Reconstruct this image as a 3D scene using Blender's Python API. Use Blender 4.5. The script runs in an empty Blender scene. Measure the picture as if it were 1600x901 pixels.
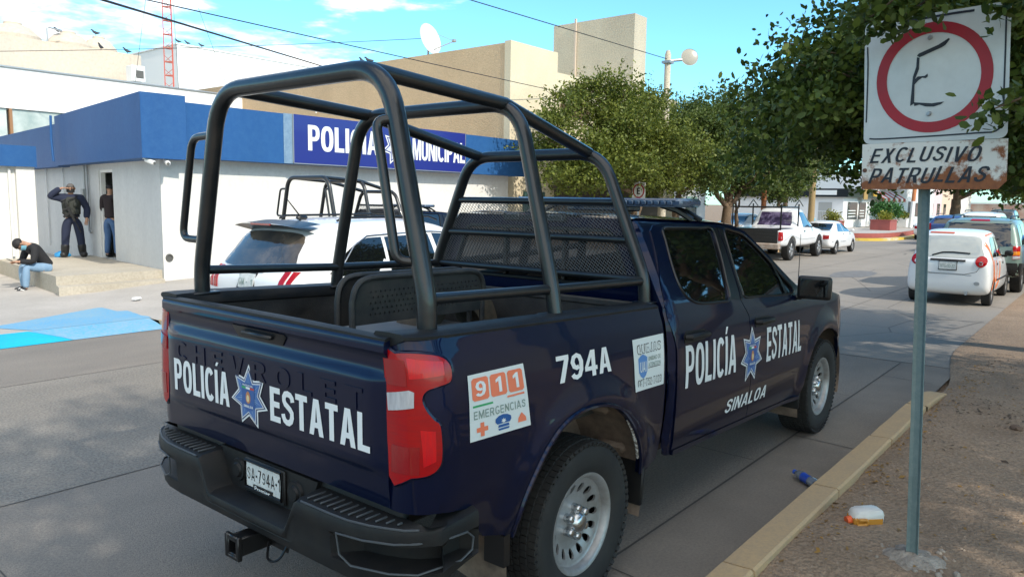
import bpy, bmesh, math, random
import numpy as np
from mathutils import Vector as V, Matrix, noise
from mathutils.bvhtree import BVHTree
random.seed(7)
R = math.radians
SC = bpy.context.scene
C = SC.collection
# ------------------------------------------------------------------ camera, sky, sun, exposure
cd = bpy.data.cameras.new('camera'); cam = bpy.data.objects.new('camera', cd); C.objects.link(cam)
SC.camera = cam
cd.sensor_width = 36.0; cd.lens = 36.0 * 1175.39 / 1600.0
cd.clip_start = 0.05; cd.clip_end = 3000
def aim(loc, yaw, pit, rol):
    fw = V((math.cos(yaw)*math.cos(pit), math.sin(yaw)*math.cos(pit), math.sin(pit)))
    r = V((math.sin(yaw), -math.cos(yaw), 0)); u = r.cross(fw)
    r2 = r*math.cos(rol) + u*math.sin(rol); u2 = -r*math.sin(rol) + u*math.cos(rol)
    m = Matrix((r2, u2, -fw)).transposed().to_4x4(); m.translation = V(loc)
    return m
cam.matrix_world = aim((-2.9613, -2.9023, 1.9658), 0.6791, -0.1168, 0.0154)
SUN_EL, SUN_DIR = R(40), V((-0.10, -1.0, 0)).normalized()
sd = bpy.data.lights.new('sun', 'SUN'); sun = bpy.data.objects.new('sun', sd); C.objects.link(sun)
sd.energy = 2.1; sd.angle = R(0.6); sd.color = (1.0, 0.93, 0.82)
tosun = V((SUN_DIR.x*math.cos(SUN_EL), SUN_DIR.y*math.cos(SUN_EL), math.sin(SUN_EL)))
sun.rotation_euler = tosun.to_track_quat('Z', 'Y').to_euler()
W = bpy.data.worlds.new('World'); SC.world = W; W.use_nodes = True
wn, wl = W.node_tree.nodes, W.node_tree.links
for n in list(wn): wn.remove(n)
def N(tree, t, **k):
    n = tree.nodes.new(t)
    for a, b in k.items():
        if a[0] == '_': n.inputs[int(a[1:])].default_value = b
        else: setattr(n, a, b)
    return n
wt = W.node_tree
sky = N(wt, 'ShaderNodeTexSky', sky_type='NISHITA', sun_disc=False, sun_elevation=SUN_EL,
        sun_rotation=math.atan2(SUN_DIR.x, SUN_DIR.y), altitude=50, air_density=1.0, dust_density=0.4, ozone_density=2.0)
tint = N(wt, 'ShaderNodeMix', data_type='RGBA', blend_type='MULTIPLY'); tint.inputs[0].default_value = 1.0
tint.inputs[7].default_value = (0.50, 0.86, 0.95, 1)
wl.new(sky.outputs[0], tint.inputs[6])
tc = N(wt, 'ShaderNodeTexCoord')
mp = N(wt, 'ShaderNodeMapping'); mp.inputs['Scale'].default_value = (2.6, 2.6, 11.0); mp.inputs['Location'].default_value = (0.35, 0.1, 0.2)
wl.new(tc.outputs['Generated'], mp.inputs[0])
nz = N(wt, 'ShaderNodeTexNoise'); nz.inputs['Scale'].default_value = 1.9; nz.inputs['Detail'].default_value = 9; nz.inputs['Roughness'].default_value = 0.58
wl.new(mp.outputs[0], nz.inputs['Vector'])
# clouds sit low towards the far left of the street (+Y), clear sky elsewhere
dot = N(wt, 'ShaderNodeVectorMath', operation='DOT_PRODUCT'); dot.inputs[1].default_value = (0.33, 0.93, 0.15)
wl.new(tc.outputs['Generated'], dot.inputs[0])
mr = N(wt, 'ShaderNodeMapRange', _1=0.80, _2=0.97, _3=-0.30, _4=0.085); wl.new(dot.outputs['Value'], mr.inputs[0])
# unseen broken cloud added overhead and behind the camera to whiten the fill light
dot2 = N(wt, 'ShaderNodeVectorMath', operation='DOT_PRODUCT'); dot2.inputs[1].default_value = (-0.45, -0.45, 0.77)
wl.new(tc.outputs['Generated'], dot2.inputs[0])
mr2 = N(wt, 'ShaderNodeMapRange', _1=0.30, _2=0.75, _3=-0.30, _4=0.13); wl.new(dot2.outputs['Value'], mr2.inputs[0])
mxx = N(wt, 'ShaderNodeMath', operation='MAXIMUM'); wl.new(mr.outputs[0], mxx.inputs[0]); wl.new(mr2.outputs[0], mxx.inputs[1])
ad = N(wt, 'ShaderNodeMath', operation='ADD'); wl.new(nz.outputs[0], ad.inputs[0]); wl.new(mxx.outputs[0], ad.inputs[1])
cr = N(wt, 'ShaderNodeMapRange', _1=0.50, _2=0.66, _3=0.0, _4=1.0); cr.interpolation_type = 'SMOOTHSTEP'; wl.new(ad.outputs[0], cr.inputs[0])
cm = N(wt, 'ShaderNodeMix', data_type='RGBA'); cm.inputs[7].default_value = (6.2, 6.0, 5.6, 1)
wl.new(cr.outputs[0], cm.inputs[0]); wl.new(tint.outputs[2], cm.inputs[6])
bg = N(wt, 'ShaderNodeBackground'); bg.inputs[1].default_value = 0.15; wl.new(cm.outputs[2], bg.inputs[0])
wo = N(wt, 'ShaderNodeOutputWorld'); wl.new(bg.outputs[0], wo.inputs[0])
SC.view_settings.view_transform = 'Standard'; SC.view_settings.look = 'None'
SC.view_settings.gamma = 1.0; SC.view_settings.exposure = 1.08; SC.view_settings.use_curve_mapping = False
SC.cycles.max_bounces = 8; SC.cycles.transparent_max_bounces = 12

# ------------------------------------------------------------------ materials
MATS = {}
def pm(name, col, rough=0.6, metal=0.0, coat=0.0, var=0.0, scale=6.0, col2=None, bump=0.0, bscale=80.0, spec=0.5, leaf=False, det=6.0, stretch=None, cr=(0.35, 0.7)):
    if name in MATS: return MATS[name]
    m = bpy.data.materials.new(name); m.use_nodes = True; t = m.node_tree
    b = t.nodes['Principled BSDF']; col = tuple(col) + (1,) if len(col) == 3 else col
    b.inputs['Base Color'].default_value = col; b.inputs['Roughness'].default_value = rough
    b.inputs['Metallic'].default_value = metal; b.inputs['Coat Weight'].default_value = coat; b.inputs['Coat Roughness'].default_value = 0.03; b.inputs['Coat IOR'].default_value = 1.38
    b.inputs['Specular IOR Level'].default_value = spec
    co = N(t, 'ShaderNodeTexCoord'); vec = co.outputs['Object']
    if stretch:
        mpn = N(t, 'ShaderNodeMapping'); mpn.inputs['Scale'].default_value = stretch; t.links.new(vec, mpn.inputs[0]); vec = mpn.outputs[0]
    if leaf:
        g = N(t, 'ShaderNodeNewGeometry'); mx = N(t, 'ShaderNodeMix', data_type='RGBA')
        t.links.new(g.outputs['Random Per Island'], mx.inputs[0]); mx.inputs[6].default_value = col; mx.inputs[7].default_value = tuple(col2) + (1,)
        t.links.new(mx.outputs[2], b.inputs['Base Color'])
        tr = N(t, 'ShaderNodeBsdfTranslucent'); ms = N(t, 'ShaderNodeMixShader', _0=0.3)
        t.links.new(mx.outputs[2], tr.inputs[0]); t.links.new(b.outputs[0], ms.inputs[1]); t.links.new(tr.outputs[0], ms.inputs[2])
        t.links.new(ms.outputs[0], t.nodes['Material Output'].inputs[0])
    elif col2 is not None or var:
        nzz = N(t, 'ShaderNodeTexNoise'); nzz.inputs['Scale'].default_value = scale; nzz.inputs['Detail'].default_value = det; nzz.inputs['Roughness'].default_value = 0.65
        t.links.new(vec, nzz.inputs['Vector'])
        mrn = N(t, 'ShaderNodeMapRange', _1=cr[0], _2=cr[1]); t.links.new(nzz.outputs[0], mrn.inputs[0])
        mx = N(t, 'ShaderNodeMix', data_type='RGBA'); t.links.new(mrn.outputs[0], mx.inputs[0]); mx.inputs[6].default_value = col
        c2 = tuple(col2) + (1,) if col2 is not None else tuple(max(0, x*(1-var)) for x in col[:3]) + (1,)
        mx.inputs[7].default_value = c2; t.links.new(mx.outputs[2], b.inputs['Base Color'])
        m['mix'] = 1
    if bump:
        nb = N(t, 'ShaderNodeTexNoise'); nb.inputs['Scale'].default_value = bscale; nb.inputs['Detail'].default_value = 4
        t.links.new(vec, nb.inputs['Vector']); bp = N(t, 'ShaderNodeBump'); bp.inputs['Strength'].default_value = bump; bp.inputs['Distance'].default_value = 0.02
        t.links.new(nb.outputs[0], bp.inputs['Height']); t.links.new(bp.outputs[0], b.inputs['Normal'])
    MATS[name] = m
    return m

# ------------------------------------------------------------------ mesh helpers
def lerp(a, b, t): return a + (b - a) * t
def sstep(a, b, x):
    t = min(1, max(0, (x - a) / (b - a))); return t*t*(3-2*t)
def fillet(pts, r, n=6):
    pts = [V(p) for p in pts]; out = [pts[0]]
    for i in range(1, len(pts)-1):
        p, a, b = pts[i], pts[i-1], pts[i+1]
        d1, d2 = (a-p), (b-p); k = min(r if not hasattr(r, '__len__') else r[i-1], d1.length*0.49, d2.length*0.49)
        s, e = p + d1.normalized()*k, p + d2.normalized()*k
        for j in range(n+1):
            t = j/n; out.append(s*(1-t)**2 + p*2*t*(1-t) + e*t*t)
    out.append(pts[-1]); return out
class MB:
    def __init__(s): s.bm = bmesh.new(); s.mi = 0; s.M = None
    def _v(s, p): p = V(p); return s.bm.verts.new(s.M @ p if s.M else p)
    def face(s, vs):
        try: f = s.bm.faces.new(vs); f.material_index = s.mi; return f
        except ValueError: return None
    def poly(s, pts): return s.face([s._v(p) for p in pts])
    def box(s, c, sz, rot=None, bev=0.0, seg=1):
        m = Matrix.Translation(V(c)) @ (rot.to_4x4() if rot else Matrix()) @ Matrix.Diagonal(V((sz[0], sz[1], sz[2], 1)))
        r = bmesh.ops.create_cube(s.bm, size=1.0, matrix=(s.M @ m) if s.M else m)
        fs = set(f for v in r['verts'] for f in v.link_faces)
        if bev:
            es = set(e for v in r['verts'] for e in v.link_edges)
            rr = bmesh.ops.bevel(s.bm, geom=list(es), offset=bev, segments=seg, affect='EDGES', profile=0.5, clamp_overlap=True)
            fs = set(f for f in fs if f.is_valid) | set(rr['faces'])
        for f in fs: f.material_index = s.mi
    def box2(s, a, b, bev=0.0): s.box([(x+y)/2 for x, y in zip(a, b)], [abs(y-x) for x, y in zip(a, b)], None, bev)
    def tube(s, pts, r, seg=10, caps=True, closed=False):
        pts = [V(p) for p in pts]; n = len(pts); rings = []
        rr = r if hasattr(r, '__len__') else [r]*n
        t0 = (pts[1]-pts[0]).normalized(); up = V((0,0,1)) if abs(t0.z) < 0.9 else V((1,0,0))
        nrm = (up - t0*up.dot(t0)).normalized()
        for i in range(n):
            if closed: t = (pts[(i+1) % n] - pts[i-1]).normalized()
            else: t = (pts[min(i+1, n-1)] - pts[max(i-1, 0)]).normalized()
            nrm = (nrm - t*nrm.dot(t)).normalized(); b = t.cross(nrm)
            rings.append([s._v(pts[i] + (nrm*math.cos(a) + b*math.sin(a))*rr[i]) for a in [2*math.pi*k/seg for k in range(seg)]])
        for i in range(n if closed else n-1):
            A, B = rings[i], rings[(i+1) % n]
            for k in range(seg): s.face([A[k], A[(k+1) % seg], B[(k+1) % seg], B[k]])
        if caps and not closed: s.face(rings[0][::-1]); s.face(rings[-1])
    def cyl(s, p0, p1, r0, r1=None, seg=16, caps=True): s.tube([p0, p1], [r0, r0 if r1 is None else r1], seg, caps)
    def lathe(s, prof, o=(0,0,0), ax='z', seg=32, a0=0, a1=2*math.pi):
        o = V(o); full = abs(a1-a0-2*math.pi) < 1e-6; rings = []
        n = seg if full else seg+1
        for k in range(n):
            a = a0 + (a1-a0)*k/seg; ca, sa = math.cos(a), math.sin(a); ring = []
            for (r, h) in prof:
                p = {'z': V((r*ca, r*sa, h)), 'y': V((r*ca, h, r*sa)), 'x': V((h, r*ca, r*sa))}[ax]
                ring.append(s._v(o + p))
            rings.append(ring)
        for k in range(seg):
            A, B = rings[k], rings[(k+1) % n]
            for i in range(len(prof)-1): s.face([A[i], A[i+1], B[i+1], B[i]])
    def grid(s, fn, us, vs):
        g = [[s._v(fn(u, v)) for v in vs] for u in us]
        for i in range(len(us)-1):
            for j in range(len(vs)-1): s.face([g[i][j], g[i+1][j], g[i+1][j+1], g[i][j+1]])
    def flat(s, outline, holes=(), du=0.1, dv=0.1):
        """triangulated sheet in (u,v), cut on a grid; returns new bmesh"""
        b = bmesh.new(); es = []
        for lp in [outline] + list(holes):
            vs = [b.verts.new((p[0], p[1], 0)) for p in lp]
            for i in range(len(vs)): es.append(b.edges.new((vs[i], vs[(i+1) % len(vs)])))
        bmesh.ops.triangle_fill(b, use_beauty=True, use_dissolve=False, edges=es)
        us = [p[0] for p in outline]; vv = [p[1] for p in outline]
        for ax, lo, hi, d in ((0, min(us), max(us), du), (1, min(vv), max(vv), dv)):
            k = int((hi-lo)/d)
            for i in range(1, k+1):
                c = lo + (hi-lo)*i/(k+1)
                no = (1,0,0) if ax == 0 else (0,1,0); co = (c,0,0) if ax == 0 else (0,c,0)
                bmesh.ops.bisect_plane(b, geom=b.verts[:]+b.edges[:]+b.faces[:], plane_co=co, plane_no=no, dist=1e-5)
        return b
    def panel(s, outline, mp, holes=(), du=0.1, dv=0.1, thick=0.0, off=0.0, uvmesh=None):
        """outline in (u,v) mapped by mp(u,v,offset)->xyz; thick goes to offset off-thick"""
        b = uvmesh or s.flat(outline, holes, du, dv)
        vm = {v: s._v(mp(v.co.x, v.co.y, off + v.co.z)) for v in b.verts}
        bd = [e for e in b.edges if len(e.link_faces) == 1]
        for f in b.faces: s.face([vm[v] for v in f.verts])
        if thick:
            wm = {}
            for e in bd:
                for v in e.verts:
                    if v not in wm: wm[v] = s._v(mp(v.co.x, v.co.y, off - thick))
            for e in bd:
                s.face([vm[e.verts[0]], vm[e.verts[1]], wm[e.verts[1]], wm[e.verts[0]]])
        b.free()
    def build(s, name, mats, parent=None, ang=35, loc=None, recalc=True):
        if recalc: bmesh.ops.recalc_face_normals(s.bm, faces=s.bm.faces[:])
        me = bpy.data.meshes.new(name); s.bm.to_mesh(me); s.bm.free()
        for m in (mats if isinstance(mats, (list, tuple)) else [mats]): me.materials.append(m)
        if ang is not None:
            me.shade_smooth(); me.set_sharp_from_angle(angle=R(ang))
        o = bpy.data.objects.new(name, me); C.objects.link(o)
        if parent: o.parent = parent
        if loc is not None: o.location = loc
        return o
def tag(o, label, cat, group=None):
    o['label'] = label; o['category'] = cat
    if group: o['group'] = group
    return o
def thing(name, label, cat, loc=(0,0,0), rz=0.0, group=None):
    o = bpy.data.objects.new(name, None); o.empty_display_size = 0.2; C.objects.link(o)
    o.location = loc; o.rotation_euler = (0, 0, rz)
    return tag(o, label, cat, group)
def struct(o, kind='structure'): o['kind'] = kind; return o
def copy_tree(o, parent=None):
    c = o.copy(); C.objects.link(c)
    if parent: c.parent = parent
    for ch in list(o.children): copy_tree(ch, c)
    return c
def bake(o):
    dg = bpy.context.evaluated_depsgraph_get(); dg.update()
    me = bpy.data.meshes.new_from_object(o.evaluated_get(dg)); return me
def text_bm(s, w, h, bold=0.0, cx=0.0, cy=0.0, ext=0.0, shear=0.0, bev=0.0, space=1.0, res=3):
    """lettering as a bmesh in (u,v,offset), scaled to w x h and centred at cx,cy"""
    cu = bpy.data.curves.new('lettering', 'FONT'); cu.body = s; cu.offset = bold; cu.extrude = ext; cu.shear = shear; cu.bevel_depth = bev
    cu.space_character = space; cu.resolution_u = res
    o = bpy.data.objects.new('lettering', cu); C.objects.link(o); me = bake(o)
    b = bmesh.new(); b.from_mesh(me)
    bpy.data.objects.remove(o); bpy.data.curves.remove(cu); bpy.data.meshes.remove(me)
    xs = [v.co.x for v in b.verts]; ys_ = [v.co.y for v in b.verts]
    x0, x1, y0, y1 = min(xs), max(xs), min(ys_), max(ys_)
    for v in b.verts:
        v.co.x = cx + ((v.co.x-x0)/(x1-x0)-0.5)*w; v.co.y = cy + ((v.co.y-y0)/(y1-y0)-0.5)*h
    return b
def star_pts(cx, cy, r1, r2, n, rot=math.pi/2, sx=1.0):
    return [(cx + sx*(r1 if k % 2 == 0 else r2)*math.cos(rot+math.pi*k/n), cy + (r1 if k % 2 == 0 else r2)*math.sin(rot+math.pi*k/n)) for k in range(2*n)]
# ------------------------------------------------------------------ bold block lettering drawn as polygons
def arcp(cx, cy, rx, ry, a0, a1, n=8, e=2.5):
    o = []
    for i in range(n+1):
        a = R(lerp(a0, a1, i/n)); c, s = math.cos(a), math.sin(a)
        o.append((cx+rx*math.copysign(abs(c)**(2/e), c), cy+ry*math.copysign(abs(s)**(2/e), s)))
    return o
def strokep(path, tx, ty=None):
    """polygon outline of a thick pen line"""
    ty = ty or tx; L, Rr = [], []; n = len(path)
    for i, p in enumerate(path):
        a, b = path[max(i-1,0)], path[min(i+1,n-1)]
        d = V((b[0]-a[0], b[1]-a[1])).normalized(); nn = (-d.y*tx/2, d.x*ty/2)
        L.append((p[0]+nn[0], p[1]+nn[1])); Rr.append((p[0]-nn[0], p[1]-nn[1]))
    return L + Rr[::-1]
def glyph(c, t=.2, h=.17):
    w = .60
    def ring(cx, cy, rx, ry): return arcp(cx,cy,rx,ry,0,345,23), arcp(cx,cy,rx-t,ry-h,0,345,23)
    if c == 'I': return [([(0,0),(t,0),(t,1),(0,1)],[])], t
    if c == 'Í': return [([(0,0),(t,0),(t,1),(0,1)],[]), ([(.02,1.06),(t*.7,1.06),(t+.10,1.24),(t-.06,1.24)],[])], t
    if c == '-': return [([(0,.36),(.3,.36),(.3,.53),(0,.53)],[])], .3
    if c == 'L': return [([(0,0),(.52,0),(.52,h),(t,h),(t,1),(0,1)],[])], .52
    if c == 'T': return [([(.29-t/2,0),(.29+t/2,0),(.29+t/2,1-h),(.58,1-h),(.58,1),(0,1),(0,1-h),(.29-t/2,1-h)],[])], .58
    if c == 'E': return [([(0,0),(.55,0),(.55,h),(t,h),(t,.51-h/2),(.51,.51-h/2),(.51,.51+h/2),(t,.51+h/2),(t,1-h),(.54,1-h),(.54,1),(0,1)],[])], .55
    if c == 'A':
        k = t*.98
        return [([(0,0),(k,0),(k+.055,.21),(.68-k-.055,.21),(.68-k,0),(.68,0),(.34+k*.6,1),(.34-k*.6,1)],[[(k+.09,.36),(.68-k-.09,.36),(.34,.80)]])], .68
    if c == 'N': return [([(0,0),(t*.95,0),(t*.95,.62),(.64-t,0),(.64,0),(.64,1),(.64-t*.95,1),(.64-t*.95,.38),(t,1),(0,1)],[])], .64
    if c == 'M': return [([(0,0),(t*.9,0),(t*.9,.70),(.40-t*.42,0),(.40+t*.42,0),(.80-t*.9,.70),(.80-t*.9,0),(.80,0),(.80,1),(.80-t*1.3,1),(.40,.36),(t*1.3,1),(0,1)],[])], .80
    if c == 'P': return [([(0,0),(t,0),(t,.37)]+arcp(.30,.685,.30,.315,-90,90,10)+[(0,1)], [[(t,.37+h*.95),(.31,.37+h*.95)]+arcp(.30,.685,.30-t*.95,.315-h*.95,-80,80,8)+[(.31,1-h*.95),(t,1-h*.95)]])], .60
    if c == 'R': return [([(0,0),(t,0),(t,.39),(.27,.39),(.62-t*1.08,0),(.64,0),(.47,.44)]+arcp(.31,.70,.30,.30,-50,90,8)+[(0,1)], [[(t,.39+h*.9),(.30,.39+h*.9)]+arcp(.31,.70,.30-t*.95,.30-h*.9,-70,80,8)+[(t,1-h*.9)]])], .64
    if c in 'OQ':
        o, i = ring(.33,.5,.33,.51); g = [(o,[i])]
        if c == 'Q': g.append(([(.46,.02),(.56,-.10),(.70,.0),(.58,.10)],[]))
        return g, .66
    if c == '0': o, i = ring(.29,.5,.29,.51); return [(o,[i])], .58
    if c in 'CG':
        rx, ry = .33-t/2, .51-h/2; p = arcp(.33,.5,rx,ry,42,318,22)
        if c == 'G': p = arcp(.33,.5,rx,ry,42,300,20)+[(.56,.16),(.56,.42),(.36,.42)]
        return [(strokep(p,t,h),[])], .62
    if c == 'U': return [(strokep([(t/2,1),(t/2,.5)]+arcp(.31,.33,.31-t/2,.33-h/2,180,360,12)+[(.62-t/2,.5),(.62-t/2,1)],t,h),[])], .62
    if c == 'J': return [(strokep([(.48-t/2,1),(.48-t/2,.5)]+arcp(.24,.29,.24-t/2,.29-h/2,0,-190,10),t,h),[])], .48
    if c == 'S': return [(strokep([(.55,.71),(.52,.82),(.44,.89),(.31,.915),(.18,.89),(.11,.80),(.11,.70),(.17,.61),(.30,.545),(.42,.48),(.50,.40),(.51,.28),(.46,.16),(.34,.09),(.24,.09),(.13,.14),(.07,.23),(.05,.31)],t*.93,h),[])], .61
    if c == '1': return [([(.20,0),(.20+t*1.05,0),(.20+t*1.05,1),(.26,1),(.0,.82),(.0,.62),(.20,.73)],[])], .20+t*1.05
    if c == '2': return [(strokep([(.09,.70),(.12,.82),(.22,.90),(.34,.90),(.46,.80),(.46,.66),(.36,.50),(.20,.32),(.10,.16)],t,h),[]), ([(.0,0),(.58,0),(.58,h),(.02,h)],[])], .58
    if c == '4': return [([(.38-t*.1,0),(.38+t*.9,0),(.38+t*.9,.22),(.66,.22),(.66,.38),(.38+t*.9,.38),(.38+t*.9,1),(.35-t*.1,1),(0,.38),(0,.22),(.38-t*.1,.22)],[[(.38-t*.1,.38),(.38-t*.1,.74),(.17,.38)]])], .66
    if c == '5': return [(strokep([(.54,.91),(.16,.91),(.12,.55),(.26,.61),(.42,.57),(.50,.43),(.48,.22),(.36,.10),(.20,.10),(.07,.22)],t,h),[])], .58
    if c == '6': return [([(.62-x,1-y) for x,y in strokep([(.08,.22),(.14,.13),(.28,.085),(.43,.15),(.52,.35),(.53,.66),(.45,.85),(.31,.915),(.16,.85),(.095,.67),(.17,.50),(.30,.44),(.40,.48)],t,h)],[])], .62
    if c == '9': return [(strokep([(.08,.22),(.14,.13),(.28,.085),(.43,.15),(.52,.35),(.53,.66),(.45,.85),(.31,.915),(.16,.85),(.095,.67),(.17,.50),(.30,.44),(.41,.48)],t,h),[])], .62
    if c == '7': return [([(.12,0),(.12+t*1.1,0),(.60,.84),(.60,1),(0,1),(0,1-h),(.38,1-h)],[])], .60
    if c == 'X': return [([(0,0),(t*1.1,0),(.32,.34),(.64-t*1.1,0),(.64,0),(.43,.51),(.62,1),(.62-t*1.1,1),(.32,.67),(.02+t*1.1,1),(.02,1),(.21,.51)],[])], .64
    if c == 'V': return [([(.33-t*.6,0),(.33+t*.6,0),(.66,1),(.66-t*1.05,1),(.33,.28),(t*1.05,1),(0,1)],[])], .66
    if c == 'H': return [([(0,0),(t,0),(t,.42),(.62-t,.42),(.62-t,0),(.62,0),(.62,1),(.62-t,1),(.62-t,.42+h),(t,.42+h),(t,1),(0,1)],[])], .62
    return [], .3
def gtext_bm(s, w, h, cx, cy, t=.2, hh=.17, gap=.10, shear=0.0, cut=0.0, wob=0.0):
    """h is the height of a plain capital; cx,cy is the middle of the word at half that height"""
    out = bmesh.new(); x = 0; items = []
    for c in s:
        if c == ' ': x += .35; continue
        g, gw = glyph(c, t, hh); items.append((g, x, random.uniform(-wob,wob))); x += gw+gap
    tot = x-gap; me = bpy.data.meshes.new('g')
    for g, x0, wv in items:
        for o, hs in g:
            k = MB(); b = k.flat(o, hs, 9, 9); k.bm.free()
            for v in b.verts: v.co.x += x0; v.co.y += wv
            b.to_mesh(me); out.from_mesh(me); b.free()
    bpy.data.meshes.remove(me)
    for v in out.verts:
        yy = v.co.y-.5; v.co.x = cx + (v.co.x/tot-.5)*w + shear*yy*h; v.co.y = cy + yy*h
    if cut:
        y0, y1 = min(v.co.y for v in out.verts), max(v.co.y for v in out.verts); k = int((y1-y0)/cut)
        for i in range(1, k+1): bmesh.ops.bisect_plane(out, geom=out.verts[:]+out.edges[:]+out.faces[:], plane_co=(0,y0+(y1-y0)*i/(k+1),0), plane_no=(0,1,0), dist=1e-6)
    return out
# ------------------------------------------------------------------ ground, road, kerbs
def groundmat(name, c1, c2, c3, s1=0.7, s2=38, fine=0.5, rough=0.9, bump=0.35, bsc=90, stretch=(1,1,1), cracks=False):
    m = bpy.data.materials.new(name); m.use_nodes = True; t = m.node_tree; b = t.nodes['Principled BSDF']
    b.inputs['Roughness'].default_value = rough; b.inputs['Specular IOR Level'].default_value = 0.3
    co = N(t, 'ShaderNodeTexCoord'); mp = N(t, 'ShaderNodeMapping'); mp.inputs['Scale'].default_value = stretch; t.links.new(co.outputs['Object'], mp.inputs[0])
    n1 = N(t, 'ShaderNodeTexNoise'); n1.inputs['Scale'].default_value = s1; n1.inputs['Detail'].default_value = 8; n1.inputs['Roughness'].default_value = .62
    n2 = N(t, 'ShaderNodeTexNoise'); n2.inputs['Scale'].default_value = s2; n2.inputs['Detail'].default_value = 5; n2.inputs['Roughness'].default_value = .7
    t.links.new(mp.outputs[0], n1.inputs[0]); t.links.new(co.outputs['Object'], n2.inputs[0])
    r1 = N(t, 'ShaderNodeMapRange', _1=.36, _2=.66); t.links.new(n1.outputs[0], r1.inputs[0])
    r2 = N(t, 'ShaderNodeMapRange', _1=.40, _2=.68, _3=0, _4=fine); t.links.new(n2.outputs[0], r2.inputs[0])
    m1 = N(t, 'ShaderNodeMix', data_type='RGBA'); m1.inputs[6].default_value = tuple(c1)+(1,); m1.inputs[7].default_value = tuple(c2)+(1,); t.links.new(r1.outputs[0], m1.inputs[0])
    m2 = N(t, 'ShaderNodeMix', data_type='RGBA'); t.links.new(r2.outputs[0], m2.inputs[0]); t.links.new(m1.outputs[2], m2.inputs[6]); m2.inputs[7].default_value = tuple(c3)+(1,)
    out = m2.outputs[2]
    if cracks:
        vo = N(t, 'ShaderNodeTexVoronoi', feature='DISTANCE_TO_EDGE'); vo.inputs['Scale'].default_value = .35
        dn = N(t, 'ShaderNodeMix', data_type='RGBA'); dn.inputs[0].default_value = .12; t.links.new(co.outputs['Object'], dn.inputs[6]); t.links.new(n1.outputs[1], dn.inputs[7]); t.links.new(dn.outputs[2], vo.inputs[0])
        r3 = N(t, 'ShaderNodeMapRange', _1=.0, _2=.006, _3=.6, _4=0); t.links.new(vo.outputs[0], r3.inputs[0])
        m3 = N(t, 'ShaderNodeMix', data_type='RGBA'); t.links.new(r3.outputs[0], m3.inputs[0]); t.links.new(out, m3.inputs[6]); m3.inputs[7].default_value = (c3[0]*.4, c3[1]*.4, c3[2]*.4, 1); out = m3.outputs[2]
    t.links.new(out, b.inputs['Base Color'])
    nb = N(t, 'ShaderNodeTexNoise'); nb.inputs['Scale'].default_value = bsc; nb.inputs['Detail'].default_value = 3; t.links.new(co.outputs['Object'], nb.inputs[0])
    bp = N(t, 'ShaderNodeBump'); bp.inputs['Strength'].default_value = bump; bp.inputs['Distance'].default_value = .02; t.links.new(nb.outputs[0], bp.inputs['Height']); t.links.new(bp.outputs[0], b.inputs['Normal'])
    MATS[name] = m; return m
road_fine = groundmat('road_concrete', (.285,.252,.215), (.220,.197,.171), (.105,.097,.09), .8, 60, .62, bump=.45, bsc=120, stretch=(.5,1.3,1), cracks=False)
road_rough = groundmat('road_aggregate', (.305,.278,.240), (.235,.216,.190), (.095,.086,.076), .6, 48, .75, bump=.8, bsc=55, stretch=(.5,1.2,1))
road_far = groundmat('road_worn', (.305,.272,.232), (.232,.210,.182), (.13,.12,.11), .35, 40, .4, bump=.2, bsc=60, stretch=(.35,1.2,1), cracks=True)
gutter = groundmat('gutter_concrete', (.26,.228,.192), (.195,.17,.145), (.10,.09,.08), .9, 60, .4, bump=.2, bsc=100)
walk = groundmat('sidewalk_concrete', (.46,.425,.385), (.36,.335,.30), (.26,.235,.21), .6, 30, .35, bump=.1, bsc=70)
dirt = groundmat('dirt', (.345,.25,.17), (.255,.182,.122), (.125,.09,.062), 1.1, 42, .7, bump=.9, bsc=38)
kerbm = groundmat('kerb_faded_yellow', (.50,.35,.19), (.43,.315,.19), (.31,.25,.18), 2.2, 50, .5, bump=.15, bsc=90)
kerbg = groundmat('kerb_concrete', (.42,.37,.30), (.33,.29,.24), (.2,.17,.14), 2.0, 40, .5, bump=.2, bsc=60)
def sheet(name, pts, mat, z=None):
    b = MB(); b.poly([(p[0], p[1], p[2] if len(p) > 2 else z) for p in pts]); return struct(b.build(name, mat, None, None))
sheet('ground', [(-400,-600),(900,-600),(900,600),(-400,600)], dirt, -.03)
YK = -1.42                         # right kerb face
sheet('road_gutter', [(-30,YK),(7.5,-1.50),(7.5,-.868),(-30,-.84)], gutter, 0)
sheet('road_lane', [(-30,-.84),(7.5,-.868),(7.5,2.42),(-30,2.46)], road_fine, 0)
sheet('road_middle', [(-30,2.46),(7.5,2.42),(7.5,5.78),(-30,5.80)], road_rough, 0)
sheet('road_side', [(-30,5.80),(7.5,5.78),(7.5,8.0),(-30,8.0)], road_fine, 0)
sheet('road', [(7.5,-2.2),(160,-2.6),(160,8.0),(7.5,8.0)], road_far, 0)
sheet('cross_street', [(36.5,8.0),(44,8.0),(44,60),(36.5,60)], road_far, 0)
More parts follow.
